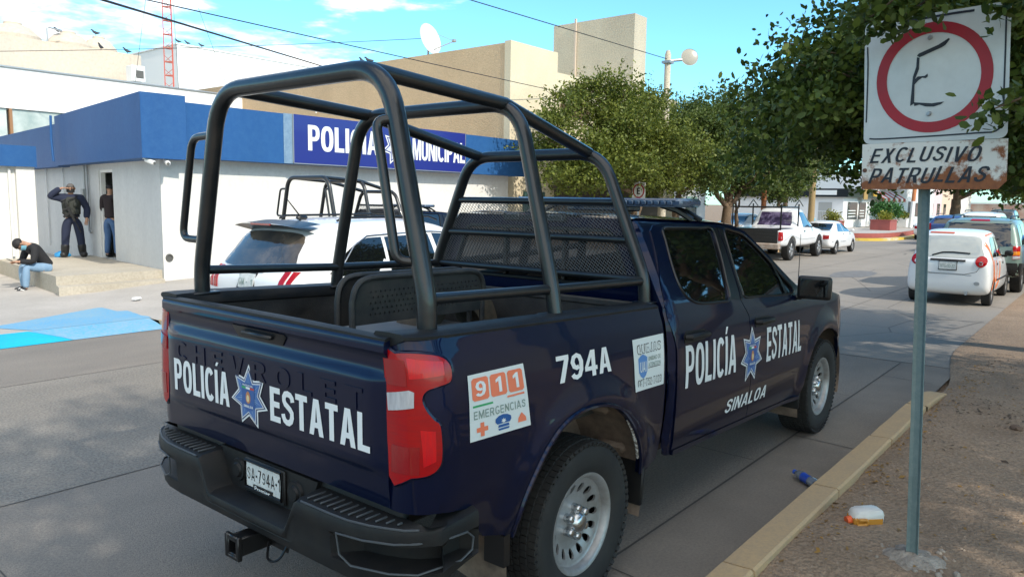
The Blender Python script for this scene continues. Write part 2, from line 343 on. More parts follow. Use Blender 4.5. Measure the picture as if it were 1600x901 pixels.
# joints, cracks and old repairs in the concrete: shallow strips of dark filler
b = MB()
def strip(p, q, w, z=.004):
    p, q = V((p[0],p[1],z)), V((q[0],q[1],z)); n = 14; d = (q-p); nn = V((-d.y, d.x, 0)).normalized()
    L = []; Rr = []
    for i in range(n+1):
        c = p + d*i/n; j = nn*(noise.noise(c*2.3)*.012); ww = w*(.6+.6*abs(noise.noise(c*5)))
        L.append(b._v(c+j+nn*ww/2)); Rr.append(b._v(c+j-nn*ww/2))
    for i in range(n): b.face([L[i], L[i+1], Rr[i+1], Rr[i]])
strip((-6,-.846),(7.4,-.868),.022); strip((-6,2.45),(7.4,2.42),.016); strip((-6,5.80),(7.4,5.78),.014)
for x in (-3.2,.35,3.4,6.4): strip((x,-1.40),(x+.05,-.86),.014)
for x in (-1.8,2.6,5.2): strip((x,-.84),(x+.1,2.42),.012)
strip((7.45,-1.5),(7.5,7.9),.03)
for x in (12,17,22.5,28,34): strip((x,-1.8),(x+.2,7.9),.02)
strip((7.5,1.1),(36,1.0),.02); strip((7.5,4.5),(36,4.4),.02)
struct(b.build('road_joint', pm('joint_filler', (.07,.065,.06), .9), None, None))
b = MB()
for (x, y, rx, ry) in ((8.3,1.2,.5,.25),(9.6,.8,.9,.2),(12.7,1.9,.6,.25),(20,3,1.4,.5),(16,-.3,1.0,.5)):
    b.poly([(x+rx*math.cos(a)*(1+.3*noise.noise(V((a,x,y)))), y+ry*math.sin(a)*(1+.3*noise.noise(V((a+5,x,y)))), .004) for a in [k*math.pi/14 for k in range(28)]])
struct(b.build('road_dark_patch', pm('road_dark_patch', (.135,.13,.125), .8, col2=(.19,.185,.18), scale=4), None, None))  # irregular darker ovals laid on the road
# right kerb: rounded concrete blocks with worn yellow paint
kb = MB()
segs = [-12,-9.0,-6.1,-3.3,-1.2,.62,2.05,3.45,4.75]
for i in range(len(segs)-1):
    x0, x1 = segs[i]+.008, segs[i+1]-.008; y = lambda x: -1.405 - .015*(x+3)/1.0*.35
    n = 4
    prof = [(0,-.05),(0,.105),(.02,.13),(.17,.135),(.185,.125),(.19,-.05)]
    rows = [[kb._v((lerp(x0,x1,j/n), y(lerp(x0,x1,j/n)) - o + .006*noise.noise(V((lerp(x0,x1,j/n)*3,o*9,i))), zz + .006*noise.noise(V((lerp(x0,x1,j/n)*2.5,o*7,3+i))))) for o, zz in prof] for j in range(n+1)]
    for j in range(n):
        for k in range(len(prof)-1): kb.face([rows[j][k], rows[j+1][k], rows[j+1][k+1], rows[j][k+1]])
    kb.face(rows[0]); kb.face(rows[-1][::-1])
# last block tapers down at the driveway
x0, x1 = 4.758, 5.75; n = 6
rows = []
for j in range(n+1):
    t = j/n; x = lerp(x0,x1,t); h = .132*(1-.55*t**3)
    rows.append([kb._v((x, -1.452-.02*t-o*(1-.0*t), zz)) for o, zz in [(0,-.05),(0,h-.03),(.02,h),(.17,h),(.19,h-.01),(.19,-.05)]])
for j in range(n):
    for k in range(5): kb.face([rows[j][k], rows[j+1][k], rows[j+1][k+1], rows[j][k+1]])
kb.face(rows[-1][::-1])
struct(kb.build('kerb', kerbm, None, 22))
# dirt verge
def dz(x, y):
    h = .105*(1-sstep(5.0,7.2,x)*.92) if y < -1.5 else .105*(1-sstep(5.0,7.2,x)*.92)
    h += .030*noise.noise(V((x*.9,y*.9,0))) + .014*noise.noise(V((x*3.1,y*3.1,4))) + .006*noise.noise(V((x*9,y*9,2)))
    h *= 1-.75*sstep(6.5,9,x)*.6
    h += .02*sstep(-1.75,-1.60,y)*(-1)
    return max(h, .006) if x < 7.6 else max(h*.6, .010)
b = MB(); xs = [-8+.5*i for i in range(11)]+[-2.4+.09*i for i in range(110)]+[7.6+.35*i for i in range(60)]
ysl = [-1.60-.075*i for i in range(60)]+[-6.1-.5*i for i in range(18)]
def dirtf(x, y):
    yy = y + (.0 if x < 5.7 else (lerp(0, .35, sstep(5.7,9,x)))*(1-sstep(-1.6,-4,y)))*1.0
    return V((x, yy - .0*(x), dz(x, y)))
b.grid(dirtf, xs, ysl); struct(b.build('dirt_verge', dirt, None, 180))
# left kerb, ramp, pavement
blue1 = groundmat('kerb_bright_blue', (.01,.42,.62), (.01,.37,.58), (.05,.26,.40), 2.0, 30, .35, bump=.1)
blue2 = groundmat('faded_blue_paint', (.09,.34,.56), (.18,.37,.50), (.34,.36,.37), 1.2, 26, .55, bump=.1)
tanp = groundmat('dusty_pavement', (.52,.41,.30), (.44,.36,.28), (.34,.29,.24), .7, 30, .35, bump=.1)
def wz(x, y):
    return lerp(.105, lerp(.11,.25,sstep(2,5,x)), sstep(8.4,12.0,y))
YW = [8.46,8.8,9.2,10,10.8,11.4,12,12.6,16,24]
b = MB(); b.grid(lambda x, y: V((x,y,wz(x,y))), [-20,-10,-4,0,1,2,3,4,5,6,8,12,20,36.4], YW)
b.grid(lambda x, y: V((x,y,wz(x,y))), [2.36,4,8,12,20,36.4], [8.18,8.46])
struct(b.build('sidewalk', walk, None, 180))
b = MB(); b.grid(lambda x, y: V((x,y,wz(x,y)+.004)), [-6,-4,-2,0,.30], [8.5,9.2,9.6,10.0,10.6,11.2]); struct(b.build('sidewalk_dusty_patch', tanp, None, 180))
def lkerb(x0, x1, mat, name):
    b = MB(); n = max(2, int((x1-x0)/.8)); pr = [(8.0,-.05),(8.012,.085),(8.03,.105),(8.18,.110)]
    rows = [[b._v((lerp(x0,x1,j/n), y+.004*noise.noise(V((j,y*9,x0))), z)) for y, z in pr] for j in range(n+1)]
    for j in range(n):
        for k in range(3): b.face([rows[j][k], rows[j+1][k], rows[j+1][k+1], rows[j][k+1]])
    b.face(rows[0])
    return struct(b.build(name, mat, None, 40))
lkerb(2.36,36.4,kerbm,'far_kerb')
rz = lambda v: lerp(.006,.108,v**.8)
wob = lambda x: .05*noise.noise(V((x*2.1,3,0)))+.03*noise.noise(V((x*6,8,0)))
b = MB(); b.grid(lambda u, v: V((lerp(-20,lerp(1.10,.72,v),u), lerp(7.96,8.46,v), rz(v))), [0,.4,.7,.85,.95,1], [0,.25,.5,.75,1]); struct(b.build('ramp_kerb', blue1, None, 60))
b = MB(); b.grid(lambda u, v: V((lerp(lerp(1.106,.726,v), 2.36, u), lerp(7.96,8.46,v), rz(v))), [0,.25,.5,.75,1], [0,.25,.5,.75,1]); struct(b.build('ramp_slope', blue2, None, 60))
b = MB(); b.grid(lambda u, v: V((lerp(lerp(.80,.45,v), lerp(2.40,2.50,v)+wob(v*3), u), lerp(8.462,lerp(9.15,10.15,u)+wob(u*3),v), wz(2,lerp(8.46,lerp(9.15,10.15,u),v))+.005)), [0,.2,.4,.6,.8,1], [0,.1,.2,.3,.4,.5,.6,.7,.8,.9,1]); struct(b.build('ramp_paint', blue2, None, 60))
# ------------------------------------------------------------------ the state police pickup
paint = pm('navy_paint', (0.0015, 0.0055, 0.030), 0.38, metal=0.5, coat=0.85, spec=0.1)
blackp = pm('black_plastic', (0.008, 0.0085, 0.010), 0.5, spec=0.3, col2=(0.017, 0.016, 0.015), scale=9, bump=0.08, bscale=260)
trim = pm('black_trim', (0.008, 0.008, 0.009), 0.3)
glass = pm('dark_tinted_glass', (0.004, 0.005, 0.006), 0.02, coat=1.0, spec=0.8)
cagem = pm('cage_black_enamel', (0.009, 0.011, 0.014), 0.30, col2=(0.018, 0.018, 0.018), scale=14, coat=0.35, bump=0.03, bscale=40)
rubber = pm('tyre_rubber', (0.011, 0.011, 0.012), 0.8, col2=(0.024, 0.023, 0.021), scale=5)
steel = pm('silver_wheel', (0.40, 0.40, 0.41), 0.45, metal=0.55, col2=(0.25, 0.24, 0.225), scale=7)
chrome = pm('chrome', (0.55, 0.56, 0.57), 0.27, metal=1.0)
redl = pm('red_lens', (0.36, 0.0015, 0.004), 0.2, coat=0.5, spec=0.3, col2=(0.30, 0.003, 0.007), scale=3, stretch=(3,3,26), cr=(.40,.62))
redd = pm('red_lens_dark', (0.26, 0.003, 0.006), 0.12, coat=1.0)
whitel = pm('white_lens', (0.52, 0.52, 0.54), 0.15, coat=1.0, col2=(.34,.34,.36), scale=55, stretch=(.2,1,.2))
decal = pm('white_decal', (0.74, 0.76, 0.76), 0.4)
decal2 = pm('sticker_white', (0.66, 0.70, 0.69), 0.5)
orange = pm('sticker_orange', (0.80, 0.20, 0.10), 0.5)
green = pm('sticker_green', (0.04, 0.36, 0.13), 0.5)
greytx = pm('sticker_grey', (0.22, 0.29, 0.26), 0.5)
bluedk = pm('sticker_blue', (0.015, 0.09, 0.30), 0.5)
bluelt = pm('badge_light_blue', (0.30, 0.45, 0.62), 0.4)
liner = pm('bed_liner', (0.016, 0.017, 0.018), 0.7, col2=(0.045, 0.042, 0.037), scale=6, bump=0.15, bscale=120)
brownp = pm('wheel_well_liner', (0.10, 0.075, 0.060), 0.8, col2=(0.30, 0.22, 0.165), scale=5, bump=0.2, bscale=25)
dusty = pm('dusty_grey_plate', (0.12, 0.125, 0.13), 0.6, col2=(0.20, 0.19, 0.17), scale=5)
SH = 0.035
ZS = [(.30,.90),(.40,.93),(.50,.955),(.62,.985),(.80,1.008),(1.0,1.015),(1.15,1.008),(1.25,.997),(1.33,.985),(1.36,.972),(1.43,.950),(1.50,.915),(1.62,.860),(1.74,.803),(1.84,.752),(1.88,.728),(1.905,.690),(1.95,.62)]
def ysec(z):
    for (a, b), (c, d) in zip(ZS, ZS[1:]):
        if z <= c:
            t = max(0, (z-a)/(c-a)); return b + (d-b)*t
    return ZS[-1][1]
ZT = [0.28+0.01*i for i in range(170)]
YT = [sum(ysec(z+k*0.012) for k in (-2,-1,0,1,2))/5 for z in ZT]
def ys(z):
    f = min(max((z-0.28)/0.01, 0), 168.99); i = int(f); return YT[i]+(YT[i+1]-YT[i])*(f-i)
def flare(x, z):
    o = 0.0
    for wx, wz, r in ((0.0, .43, .60), (3.70, .50, .585)):
        d = math.hypot(x-wx, z-wz); o += 0.026*math.exp(-((d-r)/.075)**2)
    return o
def SM(u, z, off=0.0, sgn=-1):            # bed side + rounded rear corner
    y = ys(z) + (flare(u, z) if u > -.93 else 0)
    if u >= -.93: x, yy, nx, ny = u, y, 0, 1
    else:
        th = (-.93-u)/.17
        if th < math.pi/2:
            x = -.93-.18*math.sin(th); yy = y-.14*(1-math.cos(th)); nx, ny = -math.sin(th), math.cos(th)
        else: x = -1.11; yy = y-.14-(th-math.pi/2)*.17; nx, ny = -1, 0
    if u > 4.0:                               # nose corner
        k = (u-4.0)/.68; yy = y - .30*k*k; nx, ny = .6*k, 1-.2*k
    return V((x+nx*off, sgn*(yy+ny*off), z-SH*x))
def CMap(u, z, off=0.0, sgn=-1):           # cab side + rounded rear corner of the cab
    y = ys(z); lean = 0.0
    u = u - lean if u < .95 else u
    b = .90 - lean
    if u >= b:
        x, yy, nx, ny = u, y + flare(u, z), 0, 1
    else:
        th = (b-u)/.05
        if th < math.pi/2: x = b-.05*math.sin(th); yy = y-.05*(1-math.cos(th)); nx, ny = -math.sin(th), math.cos(th)
        else: x = b-.05; yy = y-.05-(th-math.pi/2)*.05; nx, ny = -1, 0
    if z > 1.0 and u < 1.2 and u >= b: pass
    if u > 4.0:
        k = (u-4.0)/.68; yy = y - .30*k*k; nx, ny = .6*k, 1-.2*k
    return V((x+nx*off, sgn*(yy+ny*off), z-SH*x + lean*0))
TP = [(.70,-.010),(.76,.0),(.87,.012),(.885,.014),(.905,.026),(.93,.030),(1.22,.032),(1.25,.030),(1.268,.020),(1.280,.010),(1.295,.006),(1.335,.010),(1.352,.022),(1.362,.032),(1.398,.032),(1.408,.022),(1.42,.008)]
def TM(y, z, off=0.0):                      # tailgate skin
    p = 0
    for (a, b), (c, d) in zip(TP, TP[1:]):
        if z <= c: p = b+(d-b)*max(0, (z-a)/(c-a)); break
    p = lerp(min(p, .010 if z < 1.34 else p), p, 1 - sstep(.768, .808, abs(y)))
    return V((-1.112 - p - off, y, z+SH*1.11))

def arch(cx, pts, n=5):
    return pts
REAR_ARCH = [(.545,.53),(.515,.62),(.47,.715),(.405,.80),(.32,.885),(.215,.955),(.09,.995),(-.04,1.008),(-.16,1.000),(-.27,.965),(-.36,.905),(-.44,.82),(-.505,.71),(-.545,.60),(-.56,.52)]
FRONT_ARCH = [(4.215,.60),(4.195,.72),(4.13,.83),(4.04,.925),(3.93,.995),(3.80,1.038),(3.66,1.055),(3.52,1.045),(3.40,1.005),(3.30,.935),(3.225,.845),(3.175,.74),(3.150,.62),(3.145,.52)]
def smooth_closed(pts, n=3, closed=True):
    P = [V((p[0], p[1], 0)) for p in pts]; out = []; m = len(P)
    for i in range(m if closed else m-1):
        a, b, c, d = (P[(i-1) % m], P[i], P[(i+1) % m], P[(i+2) % m]) if closed else (P[max(i-1,0)], P[i], P[i+1], P[min(i+2,m-1)])
        for k in range(n):
            t = k/n; q = 0.5*((2*b)+(c-a)*t+(2*a-5*b+4*c-d)*t*t+(3*b-a-3*c+d)*t**3); out.append((q.x, q.y))
    if not closed: out.append((P[-1].x, P[-1].y))
    return out
WIN_R = [(1.143,1.848),(1.30,1.857),(1.49,1.861),(1.70,1.862),(1.857,1.858),(1.835,1.74),(1.80,1.63),(1.755,1.52),(1.70,1.408),(1.55,1.402),(1.396,1.403),(1.26,1.410),(1.17,1.428),(1.105,1.462),(1.075,1.52),(1.070,1.60),(1.090,1.70),(1.115,1.78)]
WIN_F = [(2.052,1.853),(2.20,1.848),(2.347,1.826),(2.499,1.740),(2.680,1.612),(2.80,1.51),(2.90,1.435),(2.905,1.395),(2.80,1.388),(2.62,1.388),(2.40,1.394),(2.18,1.402),(1.955,1.408),(1.940,1.47),(1.948,1.55),(1.985,1.70)]
def rear_wheel(parent, x, y, sgn, spare=False):
    """steel-wheel assembly: tyre > tread stays in mesh; rim with 15 windows, hub cap"""
    w = bpy.data.objects.new('wheel', None); C.objects.link(w); w.parent = parent; w.location = (x, y, .405)
    s = sgn
    b = MB(); prof = [(.245,-.10*s),(.255,-.115*s),(.30,-.130*s),(.355,-.132*s),(.385,-.122*s),(.400,-.10*s),(.405,-.06*s),(.405,.06*s),(.400,.10*s),(.385,.122*s),(.355,.132*s),(.30,.130*s),(.255,.115*s),(.245,.10*s),(.22,.06*s)]
    b.lathe(prof, ax='y', seg=72)
    # tread blocks on the crown and shoulder
    for k in range(76):
        a = 2*math.pi*k/76
        for (yy, wdt, da, rr) in ((-.104,.034,0,.402),(-.06,.030,.5,.408),(-.02,.026,0,.409),(.02,.026,.5,.409),(.06,.030,0,.408),(.104,.034,.5,.402)):
            aa = a + da*2*math.pi/76
            rot = Matrix.Rotation(-aa, 3, 'Y') @ Matrix.Rotation((.25 if yy > 0 else -.25), 3, 'X')
            rot = Matrix.Rotation(-aa, 3, 'Y')
            b.box((rr*math.cos(aa), yy, rr*math.sin(aa)), (.008, wdt*1.12, .0285), rot)
    # shoulder lugs and raised sidewall ring
    for k in range(64):
        a = 2*math.pi*(k+.5)/64
        b.box((.388*math.cos(a), .121*s, .388*math.sin(a)), (.030, .010, .024), Matrix.Rotation(-a, 3, 'Y') @ Matrix.Rotation(0.5*s, 3, 'Z'))
    t = b.build('tyre', rubber, w, 40)
    b = MB()
    # dished rim: lip, barrel, disc with windows, hub
    b.lathe([(.240,.100*s),(.252,.108*s),(.250,.114*s),(.236,.112*s),(.224,.098*s),(.219,.075*s),(.214,.072*s),(.205,.070*s)], ax='y', seg=64)
    # disc with ovals cut
    outer = [(.211*math.cos(2*math.pi*k/60), .211*math.sin(2*math.pi*k/60)) for k in range(60)]
    inner = [(.055*math.cos(2*math.pi*k/24), .055*math.sin(2*math.pi*k/24)) for k in range(24)]
    hs = [inner]
    for k in range(15):
        a = 2*math.pi*k/15; lp = []
        for j in range(10):
            q = 2*math.pi*j/10; rr = .166+.026*math.cos(q); tt = (.0185+.005*math.cos(q))*math.sin(q)
            lp.append((rr*math.cos(a)-tt*math.sin(a), rr*math.sin(a)+tt*math.cos(a)))
        hs.append(lp)
    def dm(u, v, o):
        r = math.hypot(u, v); h = .070 - .026*sstep(.205, .125, r) + .010*sstep(.10, .06, r)
        return V((u, (h+o)*s, v))
    b.panel(outer, dm, hs, du=.5, dv=.5, thick=.012)
    b.build('rim', steel, w, 45)
    b = MB(); b.lathe([(.001,.112*s),(.030,.111*s),(.042,.104*s),(.054,.08*s),(.058,.050*s)], ax='y', seg=24)
    for k in range(6):
        a = 2*math.pi*(k+.5)/6
        b.lathe([(.001,.098*s),(.016,.095*s),(.022,.086*s),(.023,.050*s)], o=(.070*math.cos(a),0,.070*math.sin(a)), ax='y', seg=8)
        b.box((.062*math.cos(a), .072*s, .062*math.sin(a)), (.04,.03,.030), Matrix.Rotation(-a, 3, 'Y'))
    b.build('hub_cap', chrome, w, 40)
    b = MB(); b.lathe([(.012,-.08*s),(.19,-.06*s),(.2075,-.01*s),(.2075,.022*s),(.05,.022*s)], ax='y', seg=32)
    b.build('brake_drum', trim, w, 40)
    return w
def door_outline():
    return None
RD = [(.985,1.835),(.955,1.745),(.915,1.64),(.877,1.55),(.852,1.43),(.846,1.341),(.870,1.25),(.886,1.175),(.886,1.00),(.895,.78),(.925,.575),(1.25,.572),(1.65,.570),(2.045,.566),(2.01,.75),(1.985,.95),(1.975,1.10),(1.955,1.28),(1.905,1.34),(1.872,1.40),(1.895,1.50),(1.915,1.60),(1.935,1.72),(1.950,1.872),(1.75,1.884),(1.45,1.886),(1.20,1.882),(1.05,1.868)]
FD = [(2.053,.566),(2.40,.562),(2.80,.556),(3.085,.548),(3.140,.62),(3.160,.75),(3.155,.90),(3.125,1.03),(3.08,1.16),(3.02,1.24),(2.965,1.31),(2.945,1.36),(2.960,1.415),(2.935,1.455),(2.82,1.548),(2.69,1.645),(2.50,1.778),(2.42,1.826),(2.33,1.858),(2.15,1.873),(1.958,1.873),(1.943,1.72),(1.923,1.60),(1.903,1.50),(1.880,1.40),(1.912,1.345),(1.963,1.285),(1.983,1.10),(1.993,.95),(2.018,.75)]
def build_truck():
    T = thing('patrol_truck', 'dark navy state police pickup with a tall black tube cage, parked at the kerb', 'pickup truck', (0,0,0))
    # ---- cab shell, both sides, back wall, roof, bonnet
    b = MB()
    shell = [(.822,1.905),(.95,1.905),(1.3,1.908),(1.7,1.908),(2.05,1.905),(2.28,1.893),(2.45,1.845),(2.62,1.735),(2.80,1.612),(2.98,1.49),(3.13,1.40),(3.4,1.392),(3.71,1.380),(3.985,1.335),(4.3,1.28),(4.55,1.20),(4.66,1.05),(4.68,.80),(4.62,.60),(4.4,.56)] + FRONT_ARCH + [(3.1,.515),(2.4,.52),(1.6,.525),(.95,.53),(.87,.545),(.83,.60),(.822,.66),(.822,1.0),(.822,1.4)]
    hr = [(1.145,1.84),(1.5,1.852),(1.85,1.85),(1.80,1.65),(1.70,1.415),(1.4,1.41),(1.19,1.432),(1.10,1.48),(1.085,1.6),(1.12,1.76)]
    hf = [(2.055,1.845),(2.33,1.822),(2.5,1.73),(2.68,1.60),(2.88,1.445),(2.88,1.40),(2.5,1.40),(1.965,1.412),(1.955,1.55),(2.0,1.72)]
    for sg in (-1, 1):
        b.panel(shell, lambda u, z, o: CMap(u, z, o, sg), [hr, hf], du=.06, dv=.03, off=-.010, thick=.03)
    # back wall of the cab
    back = [(-.93,.62),(.93,.62),(.96,1.0),(.915,1.40),(.84,1.55),(.70,1.84),(.64,1.895),(-.64,1.895),(-.70,1.84),(-.84,1.55),(-.915,1.40),(-.96,1.0)]
    hole = [(-.64,1.50),(.64,1.50),(.68,1.56),(.58,1.80),(.54,1.825),(-.54,1.825),(-.58,1.80),(-.68,1.56)]
    bm_ = lambda y, z, o: V((.851 - o, y, z-SH*.8))
    b.panel(back, bm_, [hole], du=.2, dv=.2, thick=.02)
    # roof skin
    def roof(x, y):
        t = y/.70; zt = 1.93 - .022*abs(t)**3 + .006*math.cos(t*9)*(1 if abs(t) < .8 else 0)
        if x > 2.0: zt -= .016*((x-2.0)/.3)**2
        if x < 1.0: zt -= .028*((1.0-x)/.26)**2
        return V((x, y, zt - SH*x))
    b.grid(roof, [.845,.86,.89,.93,1.0,1.15,1.3,1.5,1.7,1.85,2.0,2.1,2.2,2.28], [-.70+.07*i for i in range(21)])
    def hoodf(x, y):
        e = ys(1.37) - .05 - (.30*((x-4.0)/.68)**2 if x > 4.0 else 0)
        t = y; zt = 1.40 + .035*(1-abs(t)**2) - .0*x
        zt -= .05*((x-3.1)/1.2)**2 + (.10*((x-4.2)/.45)**2 if x > 4.2 else 0)
        if abs(t) > .8: zt -= .02*(abs(t)-.8)/.2
        return V((x, t*e, zt-SH*x))
    b.grid(hoodf, [3.10,3.3,3.5,3.7,3.9,4.1,4.3,4.45,4.58,4.66], [-1+.1*i for i in range(21)])
    # nose, grille block, floor
    b.grid(lambda y, z: V((4.66 - .25*(abs(y)/.75)**3*.6 - .03*((z-.9)/.3)**2, y, z-SH*4.6)), [-.76+.076*i for i in range(21)], [.55,.7,.9,1.05,1.18,1.24])
    b.box2((.80,-.86,.50),(4.3,.86,.58))
    b.build('cab_body', paint, T, 40)
    # windscreen, rear window, third brake lamp
    b = MB(); b.grid(lambda x, y: V((x, y*lerp(.66,.84,(x-2.25)/.9), lerp(1.90,1.40,(x-2.25)/.9) + .05*(1-(y)**2)*math.sin(math.pi*min(1,max(0,(x-2.25)/.9))) - SH*x)), [2.25+.09*i for i in range(11)], [-1+.1*i for i in range(21)])
    b.build('windscreen', glass, T, 60)
    b = MB(); b.panel([(-.67,1.48),(.67,1.48),(.71,1.56),(.60,1.82),(.55,1.845),(-.55,1.845),(-.60,1.82),(-.71,1.56)], bm_, du=.3, dv=.3, off=-.012); rw = b.build('rear_window', glass, T, 40)
    b = MB()
    for yy in (-.235, .235): b.tube([bm_(yy, 1.51, .004), bm_(yy, 1.815, .004)], .012, 6)
    b.tube([bm_(y, z, .002) for y, z in [(-.64,1.50),(.64,1.50),(.68,1.56),(.58,1.80),(.54,1.825),(-.54,1.825),(-.58,1.80),(-.68,1.56)]], .011, 6, closed=True)
    b.build('window_seal', trim, rw, 40)
    b = MB(); b.mi = 0; b.box((.852,0,1.862),(.03,.50,.055),None,.008); b.mi = 1
    for yy in (-.17,.17): b.box((.836,yy,1.862),(.008,.11,.032),None,.002)
    b.mi = 2; b.box((.836,0,1.862),(.008,.20,.036),None,.002)
    b.build('brake_lamp', [trim, whitel, redd], T, 40)
    # ---- doors
    for sg in (-1, 1):
        for nm, out, win in (('rear_door', RD, WIN_R), ('front_door', FD, WIN_F)):
            mp = lambda u, z, o: CMap(u, z, o, sg)
            b = MB(); b.panel(out, mp, [win], du=.05, dv=.02, off=.0, thick=.012)
            d = b.build(nm, paint, T, 40)
            b = MB(); b.panel(win, mp, du=.15, dv=.08, off=-.009); g = b.build('window', glass, d, 60)
            b = MB(); lp = [mp(u, z, .002) for u, z in smooth_closed(win, 3)]; b.tube(lp, .0085, 6, closed=True)
            if nm == 'rear_door': b.panel([(1.855,1.862),(1.944,1.866),(1.928,1.72),(1.908,1.60),(1.888,1.50),(1.865,1.40),(1.70,1.404),(1.755,1.52),(1.80,1.63),(1.835,1.74)], mp, du=.1, dv=.06, off=.004, thick=.003)
            else:
                b.panel([(1.964,1.866),(2.054,1.856),(1.985,1.70),(1.948,1.55),(1.940,1.47),(1.955,1.405),(1.887,1.40),(1.910,1.50),(1.930,1.60),(1.950,1.72)], mp, du=.1, dv=.06, off=.004, thick=.003)
                b.panel([(2.66,1.626),(2.70,1.598),(2.745,1.50),(2.765,1.39),(2.725,1.39),(2.705,1.50)], mp, du=.1, dv=.06, off=.004, thick=.003)
            b.build('window_seal', trim, d, 45)
            hx = 1.115 if nm == 'rear_door' else 2.19
            b = MB(); b.panel([(hx-.135,1.197),(hx-.145,1.232),(hx-.12,1.262),(hx+.13,1.262),(hx+.15,1.238),(hx+.13,1.197)], mp, du=.1, dv=.05, off=.004, thick=.004)
            b.tube([mp(hx-.13,1.232,.006), mp(hx-.115,1.234,.034), mp(hx+.11,1.236,.036), mp(hx+.14,1.236,.006)], [.014,.019,.019,.013], 8)
            b.build('handle', blackp, d, 45)
    # fender and rocker seams
    for sg in (-1, 1):
        b = MB()
        b.panel([(.95,.533),(1.6,.528),(2.4,.523),(3.1,.518),(3.1,.548),(2.4,.555),(1.6,.562),(.94,.566)], lambda u, z, o: CMap(u, z, o, sg), du=.3, dv=.1, off=.006, thick=.02); b.build('rocker_panel', paint, T, 40)
    # ---- mirrors
    for sg in (-1, 1):
        b = MB(); b.M = Matrix.Translation(V((2.99, sg*1.105, 1.335+.0))) @ Matrix.Rotation(-sg*.10, 4, 'Z')
        r = bmesh.ops.create_cube(b.bm, size=1.0, matrix=b.M @ Matrix.Diagonal(V((.13,.255,.185,1))))
        for v in r['verts']:
            l = b.M.inverted() @ v.co
            if l.x > 0: v.co = b.M @ V((l.x*.9, l.y*.86, l.z*.80))
        bmesh.ops.bevel(b.bm, geom=b.bm.edges[:], offset=.028, segments=3, affect='EDGES', profile=.6)
        b.box((.01, -sg*.15, -.085), (.07,.12,.035), None, .01)
        m = b.build('mirror', trim, T, 50)
        b = MB(); b.M = Matrix.Translation(V((2.99, sg*1.105, 1.335))) @ Matrix.Rotation(-sg*.10, 4, 'Z')
        b.box((-.062, 0, 0), (.008,.205,.135), None, .02); b.build('mirror_glass', pm('mirror_glass', (.05,.055,.06), .02, metal=.9), m, 40)
    # ---- bed sides
    bed = [(-1.232,1.405),(-1.15,1.418),(-1.0,1.425),(-.5,1.428),(.735,1.428),(.735,.56),(.64,.545)] + REAR_ARCH + [(-.62,.545),(-.74,.575),(-.82,.66),(-.87,.735),(-1.0,.752),(-1.232,.755)]
    for sg in (-1, 1):
        mp = lambda u, z, o: SM(u, z, o, sg)
        b = MB(); b.panel(bed, mp, du=.045, dv=.022, thick=.028)
        b.tube([mp(u, z, .001) for u, z in smooth_closed(REAR_ARCH, 3, False)], .012, 6)
        bs = b.build('bed_side', paint, T, 40)
        b = MB()   # bed rail cap and inner wall
        prof = [(.004,1.412),(.005,1.424),(-.012,1.433),(-.075,1.435),(-.150,1.432),(-.160,1.420),(-.160,1.375),(-.135,1.355)]
        U = [-1.118,-1.07,-1.02,-.93,-.7,-.4,-.1,.2,.45,.62,.735]
        g = []
        for u in U:
            ro = []
            for o, z in prof:
                p = SM(max(u,-.95), 1.425, 0, sg); xx = u if u > -1.09 else -1.09
                yb = SM(max(u, -1.10), 1.425, 0, sg).y if u > -.95 else sg*(.948 - .10*((-.95-u)/.25)**2)
                ro.append(b._v((max(u, -1.112), yb + sg*o, z - SH*u)))
            g.append(ro)
        for i in range(len(U)-1):
            for j in range(len(prof)-1): b.face([g[i][j], g[i+1][j], g[i+1][j+1], g[i][j+1]])
        b.face(g[0]); b.face(g[-1]); b.build('bed_rail', blackp, T, 45)
    # ---- bed tub
    b = MB()
    for sg in (-1, 1):
        b.grid(lambda x, z: V((x, sg*(.80 + .012*math.sin(x*14)*(1 if .98 < z < 1.3 else 0)), z-SH*x)), [-1.06+.073*i for i in range(25)], [.86,.95,1.0,1.2,1.28,1.30,1.385])
        b.box((0, sg*.66, 1.0), (1.0,.26,.25), None, .05)
        b.box((-.45, sg*.792, 1.13), (.36,.02,.12), None, .01); b.box((.35, sg*.792, 1.13), (.30,.02,.12), None, .01)
        b.lathe([(.001,0),(.03,0),(.035,-sg*.01)], o=(.62, sg*.785, 1.22), ax='y', seg=12)
    b.grid(lambda x, y: V((x, y, .865+.008*math.sin(y*28)-SH*x)), [-1.06,-.5,.1,.71], [-.80+.02*i for i in range(81)])
    b.grid(lambda y, z: V((.71, y, z-.025)), [-.80+.1*i for i in range(17)], [.86,1.0,1.2,1.38,1.43])
    b.box2((.70,-.80,1.37),(.735,.80,1.41), .008)
    b.build('bed_tub', liner, T, 40)
    # ---- tailgate
    b = MB(); b.panel([(-.834,.758),(.834,.758),(.834,1.412),(-.834,1.412)], TM, du=.055, dv=.0125, thick=.055)
    g = b.build('tailgate', paint, T, 40)
    b = MB(); b.panel([(-.835,.0),(.835,.0),(.835,.062),(-.835,.062)], lambda y, w, o: V((-1.138+w, y, 1.413+.006*(1-(y/.83)**2)+SH*1.1+o+.006*math.sin(w/.062*math.pi))), du=.4, dv=.02, thick=.012)
    b.box((-1.068, 0, 1.08+.04), (.03,1.60,.60), None, .01); b.box((-1.055, 0, .735), (.05,1.72,.15), None, .01)  # lower box is an added filler, stops light through the bumper gap
    b.build('tailgate_cap_and_filler', blackp, g, 45)
    b = MB(); hp = [(-.125,1.300),(.135,1.318),(.215,1.338),(.205,1.352),(-.135,1.352)]
